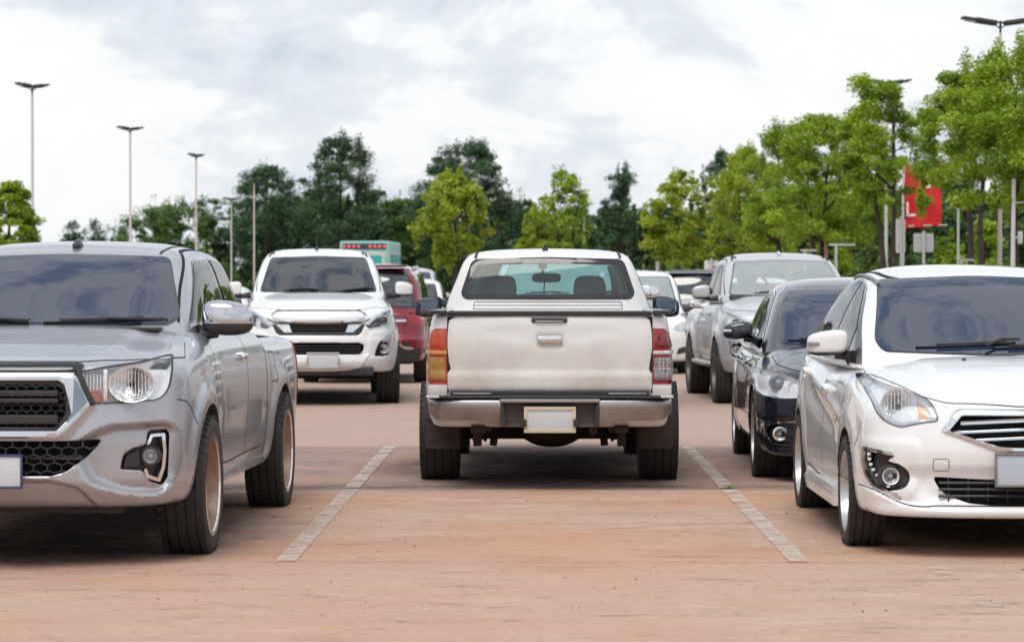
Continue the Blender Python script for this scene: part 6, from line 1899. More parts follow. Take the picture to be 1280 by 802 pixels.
        strip(cab, smooth_path([(1.20, 1.10), (1.70, 1.365), (1.97, 1.44), (2.4, 1.468), (2.9, 1.44), (3.25, 1.31)]), ax_, .008, .001, join=gap, near=near)
        mirror_unit(r, sx, (sx * .868, 1.45, 1.068), (.225, .16, .140), M['white'], lower=M['black'], facing=-1, arm_to=(sx * .735, 1.38, .985), signal=mat('grey_signal', (.22, .23, .26), .2, coat=1), drop=.13, pw=4.0)
        mb = MB(); mb.tube(on(cab, smooth_path([(sx * .53, 1.86), (sx * .545, 2.15), (sx * .54, 2.7), (sx * .53, 3.0)]), 'top', .006, near=2.0, step=.08), .012, n=6)
        mb.build('roof_rail', mat('grey_rail', (.16, .17, .19), .4), r)
    gap.build('panel_gap', M['dark'], r)
    wiper(r, cab, smooth_path([(-.42, 1.045), (-.20, 1.052), (0.02, 1.062), (.12, 1.068)]), arm=[(-.05, 1.035), (.04, 1.070), (.14, 1.07)], off=.012)
    wiper(r, cab, smooth_path([(.0, 1.040), (.3, 1.046), (.58, 1.055)]), arm=[(.5, 1.03), (.3, 1.05)], off=.012)
    mb = MB()
    for s in (-.20, .25):
        p = body.project(np.array([[s, .85]]), 'top', near=1.4)[0]; V, F = blob((.022, .022, .016), 3, 4); mb.add(place(V, (p[0], p[1], p[2] + .008)), F)
    mb.build('washer_nozzle', M['black'], r)
    pz = float(cab.project(np.array([[-.12, 2.9]]), 'top', near=2.0)[0][2]); mb = MB(); mb.tube([(-.12, 2.9, pz), (-.16, 2.97, pz + .09)], .005, n=6); mb.build('antenna', M['black'], r)
    plate(r, -.0, -.018, .456, w_=.345, h_=.155, frame=mat('plate_frame_brown', (.22, .18, .17), .35, metal=.3), pm=mat('plate_blue_grey', (.42, .47, .55), .4, vary=.05))
    mb = MB(); mb.box((0, 2.2, .30), (1.3, 3.8, .16)); mb.box((0, .5, .25), (1.3, .5, .06)); mb.build('underbody', M['steel'], r)
    for sx in (1, -1):
        wheel(r, sx * .745, .86, .300, .20, .205, sx, M['alloy'], kind='alloy2', spokes=8, dish=.03)
        wheel(r, sx * .745, 3.41, .300, .20, .205, sx, M['alloy'], kind='alloy2', spokes=8, dish=.03)
    r.location = (2.512, 13.75, 0)
    return r
# ------------------------------------------------------------------ tall white / silver pickups
def build_tall_pickup(paint, label, glassm, side_m, trim=None, see=False, rims=None, name='pickup_truck'):
    r = root(name, label, 'pickup truck', group='vehicles parked in the bays')
    HEAD = rpoly([(.552, .935), (.60, 1.000), (.738, 1.085), (.850, 1.145), (.872, 1.05), (.868, .935), (.76, .905), (.635, .882)], [.02, .06, .06, .02, .03, .03, .05, .03])
    GO = rpoly([(-.47, .972), (.47, .972), (.55, .955), (.50, .850), (.46, .825), (-.46, .825), (-.50, .850), (-.55, .955)], .01)
    GI = rpoly([(-.31, .945), (.31, .945), (.34, .940), (.30, .865), (-.30, .865), (-.34, .940)], .01)
    LOW = rpoly([(-.47, .742), (.47, .742), (.53, .72), (.535, .67), (.50, .61), (.45, .60), (-.45, .60), (-.50, .61), (-.535, .67), (-.53, .72)], .02)
    FG = rpoly([(.655, .58), (.69, .70), (.745, .778), (.85, .828), (.858, .80), (.825, .60), (.76, .575)], [.02, .06, .05, .01, .01, .02, .03])
    FGC = rpoly([(.745, .778), (.85, .828), (.858, .80), (.828, .61), (.812, .606), (.822, .70), (.80, .755), (.755, .74)], [.01, .01, .01, .01, .01, .04, .03, .02])
    GAR = rpoly([(-.545, 1.068), (-.49, 1.10), (-.40, 1.108), (.40, 1.108), (.49, 1.10), (.545, 1.068), (.53, 1.02), (.40, .992), (.16, .980), (-.16, .980), (-.40, .992), (-.53, 1.02)], .02)
    body = lower_shell(
        wy=[(0, .90), (.4, .935), (.9, .945), (1.7, .915), (3.2, .915), (4.0, .935), (4.8, .925), (5.3, .89)],
        wz=[(.36, .06), (.48, .02), (.62, .0), (.85, .0), (1.02, .012), (1.14, .035), (1.25, .09), (1.35, .17)],
        yf=[(.36, .08), (.44, .03), (.52, .0), (.60, .012), (.76, .010), (.82, .02), (.98, .03), (1.06, .045), (1.12, .09), (1.4, .5)],
        bow=[(0, 0), (.3, .018), (.55, .075), (.7, .14), (.8, .215), (.88, .33), (.95, .48)],
        yr=[(.3, 5.26), (.6, 5.3), (1.1, 5.27)], bowr=[(0, 0), (.7, .01), (.95, .06)],
        zt=[(0, 1.09), (.06, 1.12), (.4, 1.21), (.9, 1.285), (1.15, 1.315), (1.5, 1.32), (3.2, 1.29), (3.4, 1.22), (5.3, 1.21)],
        crown=[(0, 0), (.45, .008), (.7, .035), (.82, .07), (.92, .12)],
        zb=.38, arches=[(.92, .40, .44, .028), (4.02, .40, .44, .028)],
        reliefs=[(rpoly([(.60, .86), (.95, .90), (.95, .53), (.56, .53), (.58, .70)], .05), -.014, .06), (rpoly([(-.6, .60), (.6, .60), (.5, .44), (-.5, .44)], .03), -.02, .03), (GO, .02, .04)],
        k=(.08, .05, .06, .05), L=5.3, U=.93, H=.96, dens_=(.022, .045, .022), fine=.5,
        top_fn=lambda ax, y: np.where(y < 1.4, .016 * sstep((.66 - ax) / .12) * sstep((y - .1) / .4), 0))
    bo = link('body', body.mesh('body', [paint, M['dark']]), r)
    cut2 = MB(); cut = MB(); arch_cut(cut, .92, .40, .435); arch_cut(cut, 4.02, .40, .435)
    cutter(cut, body, LOW, 'front', .08); cutter(cut, body, GI, 'front', .06)
    for m_ in (lambda p: p, mir):
        cutter(cut2, body, m_(HEAD), 'front', .12); cutter(cut, body, m_(FG), 'front', .10)
    cut.box((0, 4.34, 1.12), (1.54, 1.74, .9))
    boolean(bo, cut, M['dark'])
    boolean(bo, cut2, M['housing'])
    gap = MB()
    HOOD = rpoly([(-.75, 1.30), (-.84, .9), (-.80, .45), (-.55, .22), (-.3, .13), (0, .11), (.3, .13), (.55, .22), (.80, .45), (.84, .9), (.75, 1.30)], .06)
    patch(body, HOOD, 'top', .004, .02, step=.04, name='hood', material=paint, parent=r, near=1.6)
    strip(body, HOOD[5:-5], 'top', .010, .001, join=gap, near=1.6)
    g = patch(body, GO, 'front', .006, .03, step=.03, name='grille', material=M['gloss'], parent=r, holes=[GI], bevel=.004)
    gr = patch(body, GAR, 'front', .012, .03, step=.03, name='grille_chrome', material=mat('satin_white_chrome', (.80, .81, .82), .22, metal=.25, coat=.8), parent=r, bevel=.006)
    strip(body, smooth_path([(-.545, 1.035), (-.40, 1.0), (-.16, .986), (.16, .986), (.40, 1.0), (.545, 1.035)]), 'front', .014, .014, name='chrome_lip', material=M['chrome'], parent=gr)
    strip(body, smooth_path([(-.56, 1.062), (-.49, 1.106), (-.40, 1.114), (.40, 1.114), (.49, 1.106), (.56, 1.062)]), 'front', .009, .012, join=gap)
    strip(body, smooth_path([(-.60, 1.02), (-.50, .985), (-.2, .972), (.2, .972), (.50, .985), (.60, 1.02)]), 'front', .012, .010, name='grille_lip', material=M['gloss'], parent=gr)
    mb = MB()
    for zc_ in (.925, .905, .885): mb.box((0, .06, zc_), (.62, .02, .009), bev=.003)
    mb.build('grille_slats', M['black'], g)
    for m_ in (lambda p: p, mir):
        patch(body, m_(rpoly([(.35, .968), (.52, .968), (.47, .925), (.40, .862), (.315, .862)], .008)), 'front', .014, .02, step=.02, name='grille_wing', material=M['chrome'], parent=g)
    mb = MB()
    for zc_ in (.70, .665, .63): mb.box((0, .055, zc_), (.98, .02, .012), bev=.003)
    mb.build('lower_grille', M['black'], r)
    for sx, m_ in ((1, lambda p: p), (-1, mir)):
        h = bpy.data.objects.new('headlight', None); C.objects.link(h); h.parent = r
        bucket(body, m_(HEAD), h, .045, M['housing'], step=.03)
        cy_ = body.project(np.array([[sx * .77, 1.0]]), 'front')[0][1]
        mb = MB(); mb.lathe([(.072, cy_ + .06), (.072, cy_ + .02), (.052, cy_ + .02), (.048, cy_ + .05)], n=24, axis='y', c=(sx * .765, 0, 1.0)); mb.build('projector_ring', M['chrome'], h)
        V, F = blob((.095, .05, .095), 2.2, 8); mb = MB(); mb.add(place(V, (sx * .765, cy_ + .05, 1.0)), F); mb.build('projector', M['gloss'], h, deg=60)
        patch(body, m_(rpoly([(.60, .925), (.70, .99), (.70, .92), (.66, .90)], .01)), 'front', -.03, .03, step=.02, name='lamp_blade', material=M['gloss'], parent=h)
        patch(body, m_(rpoly([(.56, .965), (.62, 1.025), (.738, 1.10), (.852, 1.155), (.846, 1.125), (.738, 1.07), (.64, 1.0), (.585, .945)], .008)), 'front', .008, .02, step=.02, name='lamp_brow', material=M['chrome'], parent=h)
        patch(body, m_(rpoly([(.62, .905), (.87, .955), (.868, .935), (.76, .905), (.635, .882)], .005)), 'front', -.01, .02, step=.02, name='led_strip', material=mat('led_clear', (.75, .77, .8), .15, coat=1), parent=h)
        patch(body, m_(HEAD), 'front', .003, .008, step=.03, name='lamp_cover', material=M['lens'], parent=h)
        fh = bpy.data.objects.new('fog_light', None); C.objects.link(fh); fh.parent = r
        patch(body, m_(FG), 'front', -.02, .004, step=.02, name='fog_surround', material=M['gloss'], parent=fh)
        patch(body, m_(FGC), 'front', .006, .02, step=.015, name='chrome_trim', material=M['chrome'], parent=fh)
        p = body.project(np.array([[sx * .775, .665]]), 'front')[0]
        lamp_bowl(fh, sx * .775, p[1] - .006, .665, .046, .03, M['reflector'], bulb=M['bulb'])
        ax_ = 'right' if sx > 0 else 'left'; near = sx * 1.2
        strip(body, smooth_path([(1.35, 1.28), (1.30, 1.0), (1.42, .55)]), ax_, .009, .001, join=gap, near=near)
        strip(body, smooth_path([(2.35, 1.29), (2.34, .9), (2.36, .52)]), ax_, .009, .001, join=gap, near=near)
        strip(body, smooth_path([(3.30, 1.25), (3.28, .9), (3.15, .52)]), ax_, .009, .001, join=gap, near=near)
        strip(body, smooth_path([(3.42, 1.22), (3.42, .45)]), ax_, .012, .001, join=gap, near=near)
        strip(body, smooth_path([(1.42, .52), (2.4, .50), (3.2, .52)]), ax_, .010, .001, join=gap, near=near)
        for yy in (2.12, 3.06):
            p = body.project(np.array([[yy, 1.10]]), ax_, near=near)[0]
            mb = MB(); V, F = blob((.035, .19, .036), 3, 6); mb.add(place(V, (p[0] + sx * .022, yy, 1.10)), F); mb.build('door_handle', M['chrome'], r, deg=50)
        V, F = blob((.17, 1.95, .05), 6, 8); mb = MB(); mb.add(place(V, (sx * .92, 2.42, .47)), F); mb.build('side_step', M['alloy'], r, deg=50)
        q = MB()
        for yy in (1.75, 3.0): q.box((sx * .84, yy, .49), (.16, .05, .03))
        q.build('step_bracket', M['black'], r)
        mirror_unit(r, sx, (sx * 1.055, 1.58, 1.375), (.215, .14, .175), trim or paint, lower=M['black'], facing=-1, arm_to=(sx * .84, 1.56, 1.30), drop=.12, pw=4.2)
        TL = rpoly([(5.10, 1.14), (5.29, 1.14), (5.29, .78), (5.15, .78)], .03)
        patch(body, TL, ax_, .006, .02, name='tail_light', material=M['redlens'], parent=r, near=near)
    # greenhouse
    Wd = [(1.15, .86), (1.30, .835), (1.50, .785), (1.75, .70), (1.90, .62)]
    ckw = dict(ys=[(1.15, .95), (1.32, 1.20), (1.77, 1.88), (1.86, 2.12), (1.92, 2.4)], bow=[(0, 0), (.4, .05), (.65, .14), (.85, .32)],
               yr=[(1.15, 3.42), (1.5, 3.38), (1.8, 3.28)], bowr=[(0, 0), (.8, .06)],
               roof=[(1.4, 1.72), (1.8, 1.825), (2.1, 1.872), (2.6, 1.892), (3.1, 1.875), (3.5, 1.84)], crown=[(0, 0), (.4, .012), (.7, .06)], z0=1.24, H=.67, L=2.2, d=.035, k=(.07, .06, .06))
    cab = cab_shell(Wd, **ckw)
    co = link('cab', cab.mesh('cab', [paint, M['interior']]), r)
    WS = rpoly([(-.70, 1.335), (0, 1.322), (.70, 1.335), (.715, 1.36), (.605, 1.73), (.575, 1.768), (0, 1.785), (-.575, 1.768), (-.605, 1.73), (-.715, 1.36)], [.02, .1, .02, .03, .04, .02, .1, .02, .04, .03])
    WI = [(p[0] * .98, 1.55 + (p[1] - 1.55) * .965) for p in WS]
    SWS = [rpoly([(1.60, 1.33), (1.68, 1.38), (2.08, 1.66), (2.25, 1.735), (2.36, 1.745), (2.38, 1.33)], .02), rpoly([(2.45, 1.33), (2.43, 1.745), (2.95, 1.73), (3.12, 1.62), (3.25, 1.34)], .03)]
    if see:
        inner = cab_shell(Wd, off=.05, **ckw); mi = MB(); mi.add(inner.V, inner.Fc); boolean(co, mi, M['interior'])
        cut = MB(); cutter(cut, cab, WI, 'front', .15, .15, near=.7)
        cutter(cut, cab, rpoly([(-.6, 1.38), (.6, 1.38), (.54, 1.74), (-.54, 1.74)], .04), 'rear', .15, .1)
        boolean(co, cut, M['black'])
        cut = MB()
        for ax_, near in (('right', 1.0), ('left', -1.0)):
            for wp in SWS:
                cx = sum(p[0] for p in wp) / len(wp); cz = sum(p[1] for p in wp) / len(wp)
                cutter(cut, cab, [(cx + (p[0] - cx) * .9, cz + (p[1] - cz) * .9) for p in wp], ax_, .15, .1, near=near)
        boolean(co, cut, M['black'])
        for s in (-1, 1):
            headrest(r, s * .36, 2.55, 1.58); seat(r, s * .36, 2.62, .95, 1.50, .5)
        mb = MB(); mb.box((0, 1.45, 1.30), (1.45, .55, .08), bev=.03); mb.build('dashboard', M['interior'], r)
        mb = MB(); mb.lathe([(.17, .0), (.19, .012), (.17, .024), (.155, .012)], n=28, axis='y', closed=True); mb.box((0, .01, 0), (.32, .02, .05), bev=.008)
        o = mb.build('steering_wheel', M['interior'], r); o.location = (-.36, 1.85, 1.43); o.rotation_euler = (R(20), 0, 0)
        V, F = blob((.22, .03, .07), 4, 8); mb = MB(); mb.add(place(V, (0, 2.02, 1.71)), F); mb.build('rear_view_mirror', M['black'], r, deg=60)
        mb = MB(); mb.box((.18, 1.34, 1.352), (.18, .14, .006)); mb.build('paper_sheet', M['white'], r)
    g = patch(cab, WS, 'front', .003, .010, name='windshield', material=M['gloss'], parent=r, near=.7, holes=[WI] if see else ())
    patch(cab, WI, 'front', .005, .006, name='windshield_glass', material=glassm, parent=g, near=.7)
    for sx, ax_ in ((1, 'right'), (-1, 'left')):
        near = sx * 1.0
        for wp in SWS:
            cx = sum(p[0] for p in wp) / len(wp); cz = sum(p[1] for p in wp) / len(wp)
            wi = [(cx + (p[0] - cx) * .94, cz + (p[1] - cz) * .92) for p in wp]
            a = patch(cab, wp, ax_, .003, .012, name='side_window', material=M['gloss'], parent=r, near=near, holes=[wi] if see else ())
            patch(cab, wi, ax_, .006, .006, name='window_glass', material=side_m, parent=a, near=near)
        strip(cab, smooth_path([(1.50, 1.34), (2.02, 1.68), (2.28, 1.785), (2.8, 1.80), (3.1, 1.77), (3.22, 1.6), (3.32, 1.34)]), ax_, .010, .001, join=gap, near=near)
        strip(cab, smooth_path([(sx * .555, 2.12), (sx * .56, 2.5), (sx * .55, 3.1)]), 'top', .022, .002, name='roof_ditch', material=M['rubber'], parent=r, near=2.2)
        strip(cab, smooth_path([(sx * .610, 1.775), (sx * .600, 1.80), (sx * .575, 1.835)]), 'front', .020, .004, name='ditch_end', material=M['rubber'], parent=r, near=.7)
    gap.build('panel_gap', M['dark'], r)
    wiper(r, cab, smooth_path([(-.42, 1.355), (-.15, 1.365), (.08, 1.362)]), arm=[(.10, 1.335), (-.1, 1.36)])
    wiper(r, cab, smooth_path([(.28, 1.345), (.5, 1.365), (.68, 1.372)]), arm=[(.3, 1.335), (.6, 1.368)])
    plate(r, 0.05, -.04, .535, w_=.35, h_=.155, frame=mat('chrome_plate_frame', (.62, .63, .65), .2, metal=.9), frame_w=.02)
    mb = MB(); mb.box((0, 2.6, .50), (1.35, 4.6, .2)); mb.box((0, .35, .40), (1.2, .3, .08)); mb.tube([(-.8, .92, .34), (.8, .92, .34)], .05); mb.tube([(-.8, 4.02, .36), (.8, 4.02, .36)], .06)
    mb.build('underbody', M['steel'], r)
    mb = MB(); mb.box((0, .20, .40), (1.3, .22, .10), bev=.02); mb.build('skid_plate', M['black'], r)
    for sx in (1, -1):
        q = MB(); q.box((sx * .80, 1.42, .36), (.26, .014, .26), bev=.006); q.build('mud_flap', M['black'], r)
        wheel(r, sx * .835, .92, .40, .28, .225, sx, rims or M['dalloy'], kind='alloy', spokes=6, dish=.045)
        wheel(r, sx * .835, 4.02, .40, .28, .225, sx, rims or M['dalloy'], kind='alloy', spokes=6, dish=.045)
    r['_cab'] = 0; del r['_cab']
    return r, cab

# ------------------------------------------------------------------ dark blue sedan
def build_dark_sedan():
    r = root('sedan', 'dark blue sedan with a chrome strip on its bumper, parked behind the white sedan', 'car', group='vehicles parked in the bays')
    HEAD = rpoly([(.885, .795), (.74, .775), (.62, .735), (.56, .66), (.60, .605), (.74, .595), (.86, .615), (.895, .64), (.90, .74)], [.03, .06, .05, .04, .03, .05, .05, .03, .04])
    GO = rpoly([(-.46, .72), (.46, .72), (.40, .50), (-.40, .50)], .03)
    GI = [(p[0] * .93, .61 + (p[1] - .61) * .85) for p in GO]
    LOW = rpoly([(-.42, .40), (.42, .40), (.36, .27), (-.36, .27)], .02)
    FG = rpoly([(.60, .395), (.80, .415), (.84, .36), (.80, .275), (.66, .27)], .03)
    crease = pch([(.9, .72), (1.8, .76), (4.2, .83)])
    body = lower_shell(
        wy=[(0, .86), (.4, .89), (.95, .905), (2.0, .90), (3.6, .91), (4.3, .88), (4.82, .80)],
        wz=[(.15, .06), (.25, .02), (.40, .0), (.60, .0), (.76, .014), (.88, .045), (.95, .09), (1.02, .15)],
        yf=[(.12, .05), (.18, .01), (.30, .0), (.40, .015), (.50, .02), (.62, .03), (.70, .05), (.76, .10), (.84, .25), (1.0, .8)],
        bow=[(0, 0), (.3, .03), (.55, .10), (.7, .18), (.8, .27), (.88, .40), (.95, .58)],
        yr=[(.2, 4.76), (.6, 4.82), (1.0, 4.75)], bowr=[(0, 0), (.5, .05), (.88, .25)],
        zt=[(0, .73), (.06, .76), (.35, .83), (.8, .915), (1.1, .955), (1.4, .955), (2.2, .95), (3.9, .98), (4.82, .99)],
        crown=[(0, 0), (.5, .008), (.7, .03), (.8, .065), (.88, .12)], zb=.175, arches=[(.95, .33, .355, .014), (3.73, .33, .355, .012)],
        side_fn=lambda y, z: .007 * np.exp(-((z - crease(y)) / .025) ** 2) * sstep((y - .6) / .3),
        reliefs=[(rpoly([(.54, .45), (.90, .45), (.88, .22), (.60, .22)], .05), .025, .05)],
        k=(.08, .05, .05, .05), L=4.82, U=.90, H=.78, dens_=(.018, .035, .018), fine=.5,
        top_fn=lambda ax, y: np.where(y < 1.3, .016 * sstep((.58 - ax) / .12) * sstep((y - .1) / .4), 0))
    bo = link('body', body.mesh('body', [M['navy'], M['dark']]), r)
    cut2 = MB(); cut = MB(); arch_cut(cut, .95, .33, .35); arch_cut(cut, 3.73, .33, .35)
    for p in (GI, LOW): cutter(cut, body, p, 'front', .06)
    for m_ in (lambda p: p, mir):
        cutter(cut2, body, m_(HEAD), 'front', .12); cutter(cut, body, m_(FG), 'front', .10)
    boolean(bo, cut, M['dark'])
    boolean(bo, cut2, M['housing'])
    gap = MB()
    HOOD = rpoly([(-.72, 1.25), (-.76, .9), (-.74, .55), (-.66, .36), (-.5, .21), (0, .10), (.5, .21), (.66, .36), (.74, .55), (.76, .9), (.72, 1.25)], .06)
    patch(body, HOOD, 'top', .004, .02, step=.035, name='hood', material=M['navy'], parent=r, near=1.3)
    strip(body, HOOD[5:-5], 'top', .009, .001, join=gap, near=1.3)
    g = patch(body, GO, 'front', .01, .03, step=.03, name='grille', material=M['chrome'], parent=r, holes=[GI], bevel=.006)
    mb = MB()
    for zc_ in (.65, .61, .57): mb.box((0, .05, zc_), (.80, .02, .012), bev=.004)
    mb.build('grille_slats', M['chrome'], g)
    mb = MB()
    for zc_ in (.36, .32): mb.box((0, .05, zc_), (.75, .02, .012), bev=.004)
    mb.build('lower_grille', M['black'], r)
    for sx, m_ in ((1, lambda p: p), (-1, mir)):
        h = bpy.data.objects.new('headlight', None); C.objects.link(h); h.parent = r
        bucket(body, m_(HEAD), h, .045, M['housing'])
        cy_ = body.project(np.array([[sx * .76, .69]]), 'front')[0][1]
        lamp_bowl(h, sx * .745, cy_ + .03, .690, .075, .04, M['reflector'])
        V, F = blob((.085, .06, .085), 2.2, 8); mb = MB(); mb.add(place(V, (sx * .745, cy_ + .05, .69)), F); mb.build('projector', mat('projector_glass', (.10, .12, .16), .08, coat=1), h, deg=60)
        lamp_bowl(h, sx * .635, cy_ - .03, .67, .048, .03, M['reflector'])
        patch(body, m_(HEAD), 'front', .003, .008, step=.025, name='lamp_cover', material=M['lens'], parent=h)
        fh = bpy.data.objects.new('fog_light', None); C.objects.link(fh); fh.parent = r
        patch(body, m_(FG), 'front', -.02, .004, step=.02, name='fog_surround', material=M['gloss'], parent=fh)
        p = body.project(np.array([[sx * .745, .345]]), 'front')[0]
        mb = MB(); mb.lathe([(.054, p[1] + .02), (.052, p[1] - .01), (.042, p[1] - .012), (.040, p[1] + .01)], n=24, axis='y', c=(sx * .745, 0, .345)); mb.build('fog_bezel', M['chrome'], fh)
        lamp_bowl(fh, sx * .745, p[1] - .004, .345, .040, .03, M['reflector'], bulb=M['bulb'])
        strip(body, m_(smooth_path([(.56, .435), (.72, .430), (.86, .400)])) if sx > 0 else [(-a, b) for a, b in smooth_path([(.56, .435), (.72, .430), (.86, .400)])], 'front', .016, .006, name='chrome_strip', material=M['chrome'], parent=r)
        ax_ = 'right' if sx > 0 else 'left'; near = sx * 1.1
        for pth in ([(1.30, .90), (1.28, .7), (1.36, .25)], [(2.45, .93), (2.43, .6), (2.45, .25)], [(3.55, .95), (3.5, .75), (3.35, .45)], [(1.36, .24), (2.4, .23), (3.3, .25)]):
            strip(body, smooth_path(pth), ax_, .007, .001, join=gap, near=near)
        strip(body, smooth_path([(1.36, .42), (2.4, .41), (3.25, .42)]), ax_, .018, .006, name='chrome_moulding', material=M['chrome'], parent=r, near=near)
        for yy, zc_ in ((2.18, .80), (3.28, .82)):
            p = body.project(np.array([[yy, zc_]]), ax_, near=near)[0]
            mb = MB(); V, F = blob((.03, .19, .032), 3, 8); mb.add(place(V, (p[0] + sx * .022, yy, zc_)), F); mb.build('door_handle', M['navy'], r, deg=50)
        mirror_unit(r, sx, (sx * .975, 1.62, 1.058), (.225, .15, .135), M['navy'], lower=M['gloss'], facing=-1, arm_to=(sx * .80, 1.56, .96), signal=mat('clear_signal', (.6, .6, .62), .2, coat=1), drop=.15, pw=3.2)
    Wd = [(.85, .85), (.95, .825), (1.10, .77), (1.36, .665), (1.47, .59)]
    cab = cab_shell(Wd, ys=[(.85, .78), (.95, .98), (1.34, 1.78), (1.42, 2.02), (1.5, 2.4)], bow=[(0, 0), (.4, .05), (.65, .15), (.85, .33)],
                    yr=[(.85, 4.35), (1.0, 4.10), (1.33, 3.45), (1.45, 3.1)], bowr=[(0, 0), (.7, .18)],
                    roof=[(1.5, 1.36), (1.8, 1.405), (2.2, 1.452), (2.7, 1.472), (3.2, 1.44), (3.8, 1.34)], crown=[(0, 0), (.3, .008), (.55, .035), (.66, .06)], z0=.88, H=.60, L=2.9, d=.032, k=(.08, .06, .06))
    link('cab', cab.mesh('cab', [M['navy']]), r)
    WS = rpoly([(-.68, .965), (0, .945), (.68, .965), (.70, 1.00), (.605, 1.33), (.58, 1.362), (0, 1.378), (-.58, 1.362), (-.605, 1.33), (-.70, 1.00)], [.02, .1, .02, .03, .03, .02, .1, .02, .03, .03])
    g = patch(cab, WS, 'front', .003, .010, name='windshield', material=M['gloss'], parent=r, near=.6)
    patch(cab, [(p[0] * .975, 1.165 + (p[1] - 1.165) * .965) for p in WS], 'front', .005, .006, name='windshield_glass', material=M['tintb'], parent=g, near=.6)
    for sx, ax_ in ((1, 'right'), (-1, 'left')):
        near = sx * 1.0
        BL = rpoly([(1.42, .945), (1.55, 1.02), (1.92, 1.23), (2.15, 1.325), (2.5, 1.365), (3.05, 1.35), (3.5, 1.20), (3.75, 1.02), (3.6, .97), (2.4, .94)], [.02, .05, .06, .08, .06, .1, .08, .03, .03, .02])
        a = patch(cab, BL, ax_, .003, .012, name='side_window', material=M['gloss'], parent=r, near=near)
        for wp in (rpoly([(1.66, .975), (1.70, 1.08), (1.98, 1.235), (2.18, 1.312), (2.44, 1.34), (2.50, .975)], .02), rpoly([(2.58, .975), (2.53, 1.345), (3.0, 1.335), (3.36, 1.22), (3.45, 1.0)], .03)):
            patch(cab, wp, ax_, .006, .006, name='window_glass', material=mat_light_side(), parent=a, near=near)
        strip(cab, [*BL[4:-8]], ax_, .010, .006, name='window_chrome', material=M['chrome'], parent=a, near=near)
    gap.build('panel_gap', M['dark'], r)
    wiper(r, cab, smooth_path([(-.62, .985), (-.3, .985), (0, .98)]))
    wiper(r, cab, smooth_path([(.05, .98), (.35, .985), (.62, .99)]))
    plate(r, 0, -.02, .46)
    mb = MB(); mb.box((0, 2.4, .28), (1.4, 4.2, .14)); mb.build('underbody', M['steel'], r)
    for sx in (1, -1):
        wheel(r, sx * .80, .95, .325, .21, .215, sx, M['alloy'], kind='alloy', spokes=7, dish=.03)
        wheel(r, sx * .80, 3.73, .325, .21, .215, sx, M['alloy'], kind='alloy', spokes=7, dish=.03)
    return r
def mat_light_side():
    return glass('light_side_glass', (.5, .52, .54), .35, 1.9, dark=(.12, .13, .14))

